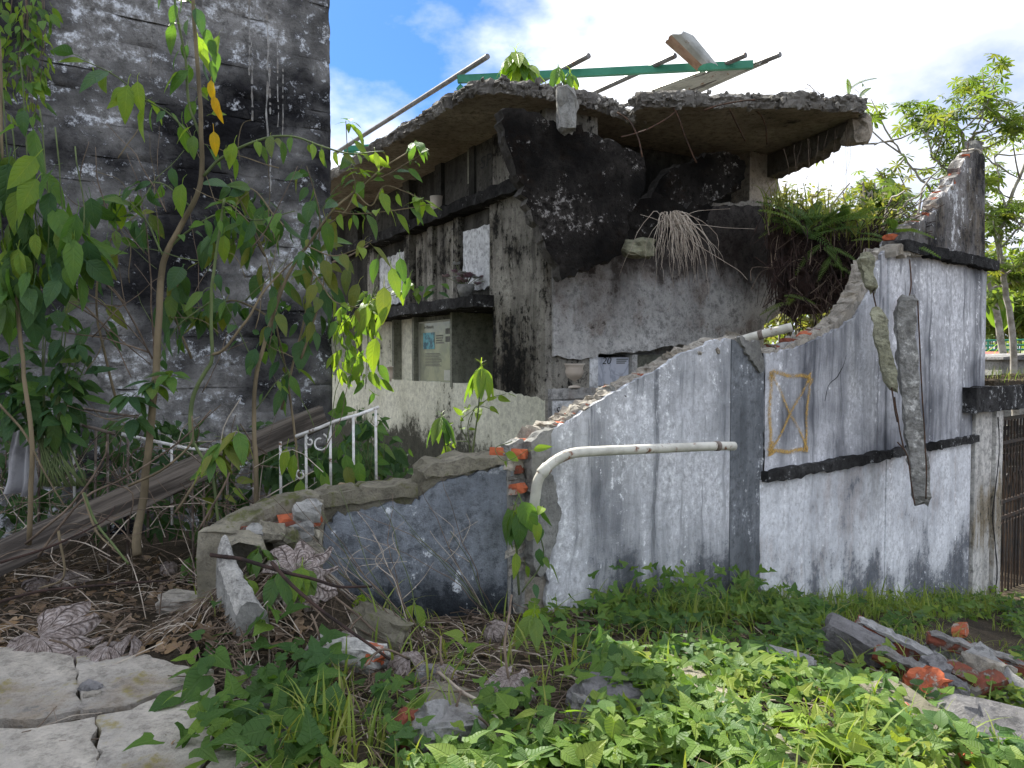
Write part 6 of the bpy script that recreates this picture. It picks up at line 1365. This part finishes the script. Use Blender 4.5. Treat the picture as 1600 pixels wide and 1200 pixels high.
masonry('masonry_lump', 1430, 1048, .05, (12, 18, -30), [(-.12, 0, 0, 1), (.1, 0, 0, 1)], 'low masonry lump with one long dark brick')
rub('brick_chunk', 1447, 1082, .08, (.19, .15, .15), (10, -20, 20), M_BRICK, 'bright orange broken brick chunk in front of the masonry lumps', 3.2, 'brick', .2, .65)
rub('mortar_chunk', 1478, 1085, .06, (.15, .16, .17), (10, 20, 20), M_GREYRUB, 'grey mortar chunk stuck beside the orange brick chunk', 4.6, 'rubble', .16)
rub('mortar_chunk', 1545, 1055, .07, (.24, .18, .17), (0, 15, 20), M_MORTAR, 'beige layered mortar chunk under the leaning plank', 6.8, 'rubble', .12)
rub('stone', 1575, 1165, .05, (.62, .4, .22), (14, 14, 10), M_GREYRUB, 'large pale grey stone at the lower edge of the creeper', 8.1, 'stone', .12, .7)
rub('mortar_chunk', 1462, 1050, .05, (.22, .15, .14), (10, 5, 40), M_GREYRUB, 'grey lump between the two masonry lumps', 9.9)
for k, (px, py) in enumerate(((1538, 1070), (1590, 1075), (1382, 1020), (1500, 985), (1505, 1055))):
    b = brick(Matrix.Translation(G(px, py, .07)) @ rotm(R.uniform(-25, 25), R.uniform(-25, 25), R.uniform(0, 180)), None, k != 3); b.name = 'loose_brick'
    tag(b, ('dark brick lying under the lower half of the leaning plank', 'dark brick beyond the leaning plank', 'dark brick touching the end of the big grey block', 'pale orange brick on top of the flat masonry lump', 'dark brick between the orange chunk and the plank')[k], 'brick')
for k, (px, py) in enumerate(((1490, 1165), (1515, 1185), (1410, 1110))):
    rub('brick_scrap', px, py, .05, (.1, .08, .06), (R.uniform(-30, 30), 20, R.uniform(0, 90)), M_BRICK, ('brick scrap in the sunlit creeper below the orange chunk', 'lowest brick scrap beside the pale grey stone', 'brick scrap half buried in creeper leaves')[k], 20 + k, 'brick', .25, .6, cuts=4)
def plank():
    a = G(1516, 1012, .18); b = G(1640, 1135, .02); d = (b - a); L = d.length; d.normalize(); s = d.cross(Vector((0, 0, 1))).normalized(); u = s.cross(d)
    M = Matrix(((d.x, s.x, u.x, a.x), (d.y, s.y, u.y, a.y), (d.z, s.z, u.z, a.z), (0, 0, 0, 1))) @ rotm(-38)
    p = jag([(0, -.07), (L, -.09), (L, .08), (0, .05)], True, .06, .007); mb = MB().prism(p, 0, .045, .004); mb.v = [(x, z, -y) for x, y, z in mb.v]
    tag(link('plaster_plank', mb.mesh('plaster_plank', M_WHITEBRD), M), 'long white painted plaster plank leaning over the masonry lumps', 'plank')
plank()
rub('painted_stone', 700, 1150, .04, (.22, .16, .15), (10, 10, 30), M_WHITEBRD, 'white painted stone with rusty side near the twigs', 31., 'stone', .15)
rub('brick_scrap', 660, 1145, .04, (.16, .12, .1), (10, 30, 30), M_BRICKD, 'crumbled brick beside the white painted stone', 33., 'brick', .25, .6)
rub('mossy_block', 715, 1118, -.01, (.3, .2, .1), (6, 8, -12), M_COPING, 'flat mossy block behind the white painted stone', 35., 'block', .08, .9)
rub('crumbled_block', 545, 1025, .03, (.3, .13, .1), (4, 6, -6), M_CRUMB, 'white crumbled block under the dead stems', 37., 'block', .12, .85)
rub('brick_scrap', 580, 1024, .06, (.09, .09, .06), (10, 0, 30), M_BRICK, 'small brick scrap on the white crumbled block', 38., 'brick', .2, .7, cuts=4)
rub('stone', 592, 985, .03, (.25, .17, .16), (0, 25, 10), M_COPING, 'brown lichen stone at the foot of the low wall', 41., 'stone', .14, .75)
rub('stone', 300, 945, .03, (.34, .2, .12), (0, 8, 20), M_PAVE, 'flat pale stone in the litter before the flaked plaster edge', 43., 'stone', .1)
rub('stone', 675, 1055, .02, (.1, .08, .07), (0, 20, 50), M_GREYRUB, 'small grey pebble stone behind the yellow stalk', 44., 'stone', .15, .7, cuts=4)
rub('white_chip', 1235, 1030, .1, (.22, .1, .03), (18, 6, -30), M_WHITEBRD, 'flat white plaster chip in the shaded creeper', 45., 'plaster chip', .08)
rub('white_chip', 142, 1075, .05, (.075, .05, .03), (5, 15, -10), M_GREYRUB, 'grey chip on the far paving slab', 46., 'chip', .12)
rub('white_chip', 143, 1088, .04, (.06, .04, .025), (0, 0, 20), M_MORTAR, 'small brown pebble beside the grey chip on the paving', 47., 'chip', .12)
rub('mortar_chunk', 960, 1095, .05, (.3, .2, .12), (10, 10, 30), M_GREYRUB, 'grey chunk showing through the creeper in the middle of the mound', 48.)
rub('mortar_chunk', 920, 1105, .06, (.16, .1, .08), (10, 10, 60), M_WHITEBRD, 'white chip chunk beside the seedling in the mound', 49.)
rub('brick_scrap', 940, 1115, .06, (.12, .1, .06), (10, 10, 10), M_BRICKD, 'dark brick scrap in the creeper beside the white chip chunk', 50., 'brick', .2, .7, cuts=4)
rub('painted_stone', 425, 1150, .0, (.1, .36, .1), (0, 20, 24), M_GREYRUB, 'narrow grey stone under the creeper by the paving', 51., 'stone', .12)
for pts, z, lab in (([(990, 1015), (1075, 1010), (1250, 1180), (1130, 1190)], E - 1.44, 'broken concrete sheet sloping under the sunlit creeper'), ([(1330, 1075), (1400, 1070), (1640, 1200), (1560, 1230)], E - 1.62, 'long concrete strip showing through the creeper toward the pale stone'), ([(880, 1010), (960, 1000), (1010, 1040), (930, 1055)], E - 1.47, 'shaded concrete sheet beside the fat curled leaf'), ([(560, 1085), (690, 1075), (715, 1110), (600, 1130)], E - 1.4, 'mossy concrete sheet in the twig litter')):
    flat('concrete_sheet', pts, z, .1, M_COPING, lab, 'concrete sheet', tilt=(R.uniform(-4, 4), R.uniform(2, 8)))
# ------------------------------------------------------------------ things in and on the niches
def lathe(prof, n=18):
    mb = MB()
    for r, z in prof:
        for k in range(n): a = 2 * pi * k / n; mb.v.append((r * cos(a), r * sin(a), z))
    mb.f = [(i * n + k, i * n + (k + 1) % n, (i + 1) * n + (k + 1) % n, (i + 1) * n + k) for i in range(len(prof) - 1) for k in range(n)]; mb.m = [0] * len(mb.f); return mb
def vase(pos, s, prof, mat, label, name='urn'): return tag(link(name, lathe([(r * s, z * s) for r, z in prof]).mesh(name, mat, True), Matrix.Translation(pos)), label, name)
URN = [(0, 0), (.36, 0), (.36, .06), (.2, .12), (.16, .22), (.22, .3), (.42, .45), (.5, .65), (.46, .8), (.5, .9), (.56, .98), (.5, .98), (.42, .85), (0, .8)]
x, z = TF.hit(893, 606, .05); vase(TF.P(x, .05, z + .0), .25, URN, M_CERAM, 'cream footed urn standing in niche nineteen')
x, z = TS.hit(617, 606, .08); vase(TS.P(x, .06, TS.hit(770, 603)[1] - .03), .2, [(0, 0), (.3, 0), (.4, .5), (.46, 1.), (.5, 1.), (.5, 1.1), (.42, 1.1), (.36, .9), (0, .85)], M_CERAM, 'pale plastic pot at the sill below the creeper', 'pot')
x, z = TS.hit(680, 335, -.05); vase(TS.P(x, -.03, TS.hit(812, 303)[1] + .13), .2, [(0, 0), (.36, 0), (.42, 1.), (.36, 1.), (.3, .9), (0, .85)], M_CERAM, 'white cylindrical pot on the upper tomb shelf', 'pot')
def bouquet():
    zs = TS.hit(770, 480)[1] + .135; x = TS.hit(728, 450, -.12)[0]; b = TS.P(x, -.12, zs)
    t = thing('flower_pot', 'faded pink flowers in a dark pot on the tomb shelf', 'flower pot', loc=b)
    lathe([(0, 0), (.07, 0), (.10, .10), (.095, .14), (.08, .13), (0, .12)]).build('pot', M_RAW, t, Matrix.Translation(b), True)
    for k in range(24):
        c = b + Vector((R.gauss(0, .1), R.gauss(0, .06), .22 + R.gauss(0, .06))); mb = MB()
        for j in range(14):
            a = j * 2.4; d = Vector((cos(a), sin(a), R.uniform(.2, .9))).normalized() * .062; s_ = Vector((-sin(a), cos(a), 0)) * .028
            mb.add([c, c + d * .6 + s_, c + d, c + d * .6 - s_], [(0, 1, 2, 3)])
        mb.build('flower', M_PINK if k % 3 else M_WHITEP, t, I4, True)
        MB().tube([b + Vector((0, 0, .12)), c], .004, 4).build('stalk', M_GBARK, t, I4)
bouquet()
# ------------------------------------------------------------------ hanging root mat with ferns between tomb and wall
def root_mat():
    t = thing('root_mat', 'dark hanging mat of soil and roots between the tomb and the whitewashed wing', 'root mat', loc=W(1290, 480, 8.3))
    out = [(1192, 318), (1230, 322), (1300, 335), (1360, 350), (1400, 365), (1385, 385), (1350, 410), (1342, 440), (1325, 468), (1300, 482), (1262, 490), (1235, 500), (1216, 480), (1205, 420), (1200, 360)]
    c = W(1285, 400, 8.4); mb = MB(); nr = 7
    ring = jag(out, True, 14, 4); n = len(ring)
    for sgn in (-1, 1):
        for j in range(nr + 1):
            u = j / nr
            for (a, b) in ring:
                a2 = 1285 + (a - 1285) * u; b2 = 400 + (b - 400) * u; Y = 8.5 + sgn * .42 * sqrt(max(0, 1 - u * u)); q = W(a2, b2, Y); q += Vector(noise.noise_vector(q * 5)) * .09 + Vector(noise.noise_vector(q * 14)) * .05; mb.v.append(tuple(q))
    for h in (0, 1):
        o = h * (nr + 1) * n
        for j in range(nr):
            for i in range(n): f = (o + j * n + i, o + j * n + (i + 1) % n, o + (j + 1) * n + (i + 1) % n, o + (j + 1) * n + i); mb.f.append(f if h else f[::-1])
    mb.m = [0] * len(mb.f); mb.build('soil', M_ROOT, t, I4)
    mb = MB(); ms = 0
    for k in range(520):
        a, b = R.choice(out); u = sqrt(R.random()); a = 1285 + (a - 1285) * u * 1.02; b = 400 + (b - 400) * u
        p = W(a, b, 8.0 + R.uniform(-.05, .15)); L = R.uniform(.1, .4); d = Vector((R.gauss(0, .5), R.gauss(-.2, .2), R.gauss(-.5, .5))).normalized() * L
        mb.tube(bend([p, p + d * .5 + Vector((R.gauss(0, .05), 0, .03)), p + d + Vector((0, 0, -.08))], 3), R.uniform(.002, .006), 4, mi=0 if R.random() < .75 else 1, cap=False)
    o = mb.build('fibres', [M_ROOT, M_TWIG], t, I4); o['kind'] = 'stuff'
    # brown curtain against the tomb edge and stalks to the parapet
    mb = MB()
    for k in range(90):
        p = W(R.uniform(1192, 1240), R.uniform(315, 345), 8.3); mb.tube(bend([p, p + Vector((R.gauss(.03, .04), -.1, -.3)), p + Vector((R.gauss(.05, .1), -.1, -R.uniform(.5, 1.1)))], 4), .004, 4, cap=False)
    for k in range(70):
        p = W(R.uniform(1340, 1400), R.uniform(350, 400), 8.0); mb.tube(bend([p + Vector((-.2, 0, -.35)), p + Vector((-.05, 0, -.05)), p + Vector((R.uniform(.0, .5), -.1, R.uniform(.0, .35)))], 4), .004, 4, cap=False)
    o = mb.build('stalks', M_ROOT, t, I4); o['kind'] = 'stuff'
root_mat()
ms = []; ti = []
for k in range(420):
    u = R.random(); px = 1192 + 205 * u; py = 320 + 45 * u + R.uniform(-8, 40); s_ = R.uniform(.12, .42)
    ms.append((R.randrange(3), Matrix.Translation(W(px, py, R.uniform(7.85, 8.4))) @ Matrix.Rotation(R.uniform(0, 6.3), 4, 'Z') @ Matrix.Diagonal((s_ * .9, s_, s_, 1)))); ti.append(R.uniform(.45, 1.))
stuff('mat_grass', BLADES, ms, ti, L_GRASS, 'sunlit grass growing on the hanging root mat')
def frond_geo(n=20, L=1., seed=0):
    v = []; f = []; uv = []
    for i in range(n):
        t = (i + 1) / n; y = t; z = -.55 * t * t; w = .16 * sin(pi * min(1, t * .93 + .06)) ** .7 + .01
        for s in (-1, 1):
            k = len(v); dz = -.05 - .05 * noise.noise((i, s, seed)); hw = .017
            v += [(0, y - hw, z), (s * w * .5, y - hw + .02, z + .02), (s * w, y + .05, z + dz), (s * w * .5, y + hw + .03, z + .02), (0, y + hw, z)]; uv += [(.5, .1), (.4, .5), (.4, .9), (.6, .5), (.5, .1)]; f += [(k, k + 1, k + 3, k + 4), (k + 1, k + 2, k + 3)]
    k = len(v); pts = [(0, t, -.55 * t * t) for t in (0, .25, .5, .75, 1.)]
    for (a, b, c) in pts: v += [(-.007, b, c + .004), (.007, b, c + .004)]; uv += [(.5, .5)] * 2
    f += [(k + 2 * i, k + 2 * i + 1, k + 2 * i + 3, k + 2 * i + 2) for i in range(4)]
    return v, f, uv
FRONDS = []
for k in range(3):
    v, f, uv = frond_geo(seed=k); me = bpy.data.meshes.new('frond'); me.from_pydata(v, [], f); me.materials.append(leafmat('frond_green_%d' % k, [(.06, .12, .04), (.10, .18, .05), (.15, .22, .07)], trans=.35))
    li = np.zeros(len(me.loops), dtype=np.int32); me.loops.foreach_get('vertex_index', li); me.uv_layers.new().data.foreach_set('uv', np.array(uv)[li].ravel()); FRONDS.append(me)
def fern(px, py, Y, n, size, label, up=.6):
    p = W(px, py, Y); t = thing('fern', label, 'fern', loc=p)
    for k in range(n):
        a = R.uniform(0, 6.3); h = Vector((cos(a), sin(a) * .7 - .3, 0)); d = h + Vector((0, 0, up + R.uniform(-.5, .4))); link('frond', R.choice(FRONDS), orient(p + Vector((R.gauss(0, .05), 0, R.gauss(0, .05))), d, Vector((0, -.6, 1)) - h * .3, size * R.uniform(.6, 1.1)), t)
fern(1268, 365, 7.9, 13, .5, 'tall bright fern in the middle of the hanging root mat', 1.2)
fern(1290, 395, 7.95, 6, .38, 'drooping fern below the tall one on the root mat', -.4)
fern(1235, 360, 8.0, 7, .42, 'small fern at the tomb side of the root mat', .4)
fern(1320, 360, 7.95, 9, .45, 'fern with upright fronds before the bushes', .8)
fern(1385, 372, 7.7, 8, .38, 'small fern under the stepped parapet', .5)
fern(1232, 468, 8.0, 4, .3, 'tiny fern low on the root mat', -.1)
fern(1335, 142, 7.9, 3, .28, 'single fern on the tip of the broken roof slab', 1.3)
fern(1150, 938, 5.6, 5, .3, 'small fern at the foot of the middle wall', .6)
p = Plant('hanging_roots', 'thin roots dangling from the tip of the broken roof slab', W(1340, 185, 7.8), 'roots')
for k in range(13):
    x = R.uniform(1225, 1352); y0 = 245 - (x - 1205) * .4 if x < 1320 else 185; L = R.uniform(50, 130); p.stem(pth(7.9, (x, y0 - 5), (x + R.uniform(-10, 4), y0 + L * .5), (x - R.uniform(0, 22), y0 + L)), .0022, .0012, M_TWIG, wob=.03)
for k in range(9): x = R.uniform(1270, 1360); p.stem(pth(7.75, (x, 150), (x - R.uniform(5, 30), 142 - R.uniform(0, 10)), (x - R.uniform(20, 60), 135 - R.uniform(-10, 15))), .002, .001, M_TWIG)
# ------------------------------------------------------------------ bushes and trees beyond
def diamond(w=.42, n=1):
    v = [(0, 0, 0), (w * .5, .45, .06), (0, 1, -.12), (-w * .5, .45, .06), (0, .5, -.0)]
    return v, [(0, 1, 4), (1, 2, 4), (2, 3, 4), (3, 0, 4)], [(.5, 0), (1, .45), (.5, 1), (0, .45), (.5, .5)]
def palmate(k=8, seed=0):
    v = []; f = []; uv = []
    for i in range(k):
        a = -2.5 + 5.0 * i / (k - 1); L = .75 + .25 * cos(a * .6); w = .125; dr = .25 + .2 * noise.noise((i, seed, 1)); d = (sin(a), cos(a)); s = (cos(a), -sin(a)); n = len(v)
        for t, ww in ((.05, .15), (.4, .75), (.72, 1.), (1., .15)):
            for u in (-1, 1): v.append((d[0] * L * t + s[0] * u * w * ww, d[1] * L * t + s[1] * u * w * ww, -dr * t * t + .02 * (u == 1))); uv.append((.5 + .5 * u, t))
        f += [(n + 2 * j, n + 2 * j + 1, n + 2 * j + 3, n + 2 * j + 2) for j in range(3)]
    return v, f, uv
PALM = [palmate(8, 0), palmate(9, 4), palmate(7, 8)]; DIA = [diamond(.42), diamond(.3)]
def tree(name, label, base, limbs, leafn, lsize, seed, Y, trunk_r, group=None):
    rr = random.Random(seed); t = thing(name, label, 'tree', loc=base, group=group); ms = []; ti = []
    for k, (path, r0, r1, nt) in enumerate(limbs):
        pa = bend(path, 6, .06, seed + k); n = len(pa); mb = MB(); mb.tube(pa, [r0 + (r1 - r0) * i / (n - 1) for i in range(n)], 7)
        for q in range(nt):
            i = int(n * (.35 + .65 * (q + rr.random()) / nt)); i = min(i, n - 1); p = pa[i]
            d = Vector((rr.gauss(0, 1), rr.gauss(0, .8), rr.gauss(.25, .5))).normalized() * rr.uniform(.35, .95); e = p + d; e2 = e + Vector((d.x * .35, d.y * .3, .22))
            mb.tube([p, p + d * .5 + Vector((0, 0, -.04)), e, e2], [.02, .016, .012, .008], 4)
            for _ in range(leafn):
                c = e.lerp(e2, rr.random()) + Vector((rr.gauss(0, .2), rr.gauss(0, .2), rr.gauss(0, .13))); a = rr.uniform(0, 6.3)
                M = Matrix.Translation(c) @ Euler((rr.gauss(-.25, .4), rr.gauss(0, .4), a)).to_matrix().to_4x4() @ Matrix.Scale(lsize * rr.uniform(.6, 1.15), 4); ms.append((rr.randrange(3), M)); ti.append(min(1, max(0, rr.gauss(.45, .26))))
        mb.build('trunk' if k == 0 else 'branch', M_TBARK, t, I4, True)
    stuff('crown', PALM, ms, ti, L_TREE, parent=t)
YT = 15.
def PT(*p): return pth(YT, *p)
tree('cecropia_tree', 'tall loose crowned tree with palmate leaves behind the stepped parapet', Vector((W(1500, 560, YT).x, YT, gz(9, 15))),
     [(PT((1490, 760), (1498, 560), (1500, 400), (1498, 300), (1508, 240), (1500, 210), (1490, 175)), .07, .02, 8), (PT((1498, 330), (1460, 300), (1430, 270), (1395, 225), (1365, 225)), .03, .012, 7), (PT((1500, 280), (1470, 260), (1450, 220), (1465, 185)), .025, .012, 7), (PT((1505, 230), (1540, 195), (1575, 190), (1600, 200)), .025, .012, 7), (PT((1500, 370), (1450, 350), (1430, 330), (1400, 335)), .025, .012, 6), (PT((1505, 250), (1530, 190), (1540, 160)), .02, .012, 5)], 10, .21, 5, YT, .1)
YT = 17.
tree('cecropia_tree', 'slender pale trunked tree with palmate leaves beyond the cornice', Vector((W(1585, 560, YT).x, YT, gz(11, 17))),
     [(PT((1588, 760), (1584, 560), (1572, 450), (1562, 380), (1580, 310), (1604, 250)), .085, .03, 8), (PT((1568, 430), (1548, 350), (1530, 330)), .03, .012, 6), (PT((1562, 390), (1600, 350), (1640, 340)), .03, .012, 7), (PT((1572, 330), (1560, 280), (1555, 240)), .025, .012, 7), (PT((1570, 430), (1600, 410), (1640, 400)), .025, .012, 6)], 11, .22, 9, YT, .1)
YT = 22.
tree('cecropia_tree', 'leaning pale trunk tree low behind the gate', Vector((W(1560, 560, YT).x, YT, gz(13, 22))),
     [(PT((1580, 700), (1562, 500), (1545, 440), (1530, 380)), .12, .05, 5), (PT((1550, 450), (1590, 440), (1640, 430)), .04, .02, 8)], 12, .4, 13, YT, .1)
def bush(name, label, px, py, Y, rx, ry, rz, n, size, seed, mat=L_BUSH, cat='bush', tm=None, stems=12):
    rr = random.Random(seed); c = W(px, py, Y); t = thing(name, label, cat, loc=Vector((c.x, Y, gz(c.x, Y)))); ms = []; ti = []; mb = MB(); base = Vector((c.x, Y, gz(c.x, Y)))
    for k in range(stems):
        d = Vector((rr.gauss(0, .5) * rx, rr.gauss(0, .5) * ry, rr.uniform(.2, 1.) * rz)); mb.tube(bend([base + Vector((d.x * .4, d.y * .4, 0)), c + Vector((d.x * .6, d.y * .6, -rz * .4)), c + d], 4, .05, k), [.03 - .0022 * i for i in range(9)], 4, cap=False)
    mb.build('stems', M_TBARK, t, I4)
    for _ in range(n):
        a = rr.uniform(0, 6.3); el = rr.uniform(-1, 1); rad = rr.random() ** .4; q = Vector((cos(a) * sqrt(1 - el * el) * rx, sin(a) * sqrt(1 - el * el) * ry, el * rz)) * rad
        q *= .75 + .55 * noise.noise(q * (1.6 / max(rx, .5)) * 2 + Vector((seed, 0, 0))); p = c + q
        if noise.noise(p * 1.9) < -.22: continue
        M = Matrix.Translation(p) @ Euler((rr.gauss(-.3, .6), rr.gauss(0, .6), rr.uniform(0, 6.3))).to_matrix().to_4x4() @ Matrix.Scale(size * rr.uniform(.6, 1.3), 4); ms.append((rr.randrange(len(tm or DIA)), M)); ti.append(min(1, max(0, rr.gauss(.5, .28))))
    stuff('crown', tm or DIA, ms, ti, mat, parent=t)
bush('olive_bush', 'pale olive bush behind the broken tomb column', 1240, 345, 11.5, 1.0, .8, .62, 2600, .11, 21)
bush('olive_bush', 'loose yellowish bush behind the ferns', 1335, 360, 12.5, 1.2, .8, .6, 2600, .11, 22)
bush('leafy_bush', 'leafy green bush between the ferns and the stepped parapet', 1375, 325, 13, .8, .6, .5, 450, .2, 23, L_TREE, tm=PALM)
bush('grass_clump_bush', 'sunlit low bush seen under the hanging root mat', 1275, 510, 11, 1.4, .7, .45, 1500, .2, 24, L_BUSH)
bush('garden_bush', 'dense green bush beyond the green railing', 1575, 480, 30, 3.2, 2, 1.7, 2600, .5, 25, L_TREE)
bush('garden_bush', 'dark green bush at the end of the green railing', 1690, 490, 30, 3.2, 2, 1.9, 2000, .5, 26, L_TREE)
bush('garden_bush', 'green bush hidden deep behind the leaning pale trunk', 1545, 440, 34, 2.6, 2, 2., 1500, .5, 27, L_TREE)
pb = Plant('banana_plant', 'banana plant with torn upright leaves behind the cornice', W(1565, 540, 24), 'banana plant')
for (x, y, a) in ((1560, 450, .1), (1572, 440, .5), (1550, 470, -.5), (1585, 470, .9)): pb.leaf(W(1565, 520, 24), W(x, y, 24) - W(1565, 520, 24), (a, -1, .3), 2.0, 'brightlong')
# weeds on top of the lintel and a line of far woods
ms = []; ti = []
for k in range(160):
    px = R.uniform(1538, 1680); q = WL.P(WL.hit(px, 600)[0], R.uniform(-.2, .8), 0); z = WL.hit(1540, 603)[1] + .04
    s_ = R.uniform(.06, .25); ms.append((R.randrange(3), Matrix.Translation((q.x, q.y, z)) @ Matrix.Rotation(R.uniform(0, 6.3), 4, 'Z') @ Matrix.Scale(s_, 4))); ti.append(R.random())
stuff('lintel_weeds', BLADES, ms, ti, L_GRASS, 'short weeds growing on top of the lintel')
ms = []; ti = []
for k in range(9000):
    a = R.uniform(-1.15, 1.15); d = R.uniform(48, 62); x = sin(a) * d * 1.2; y = cos(a) * d; hm = 3.2 + 2.2 * noise.noise((x * .12, y * .12, 1.)) + 1. * noise.noise((x * .5, 2, 1.))
    z = E - 3 + (hm + 2) * R.random() ** .7
    ms.append((R.randrange(2), Matrix.Translation((x, y, z)) @ Euler((R.gauss(-.3, .6), R.gauss(0, .6), R.uniform(0, 6.3))).to_matrix().to_4x4() @ Matrix.Scale(R.uniform(.6, 1.5), 4))); ti.append(R.random())
stuff('far_woods', DIA, ms, ti, L_TREE, 'far line of green woods behind the cemetery')
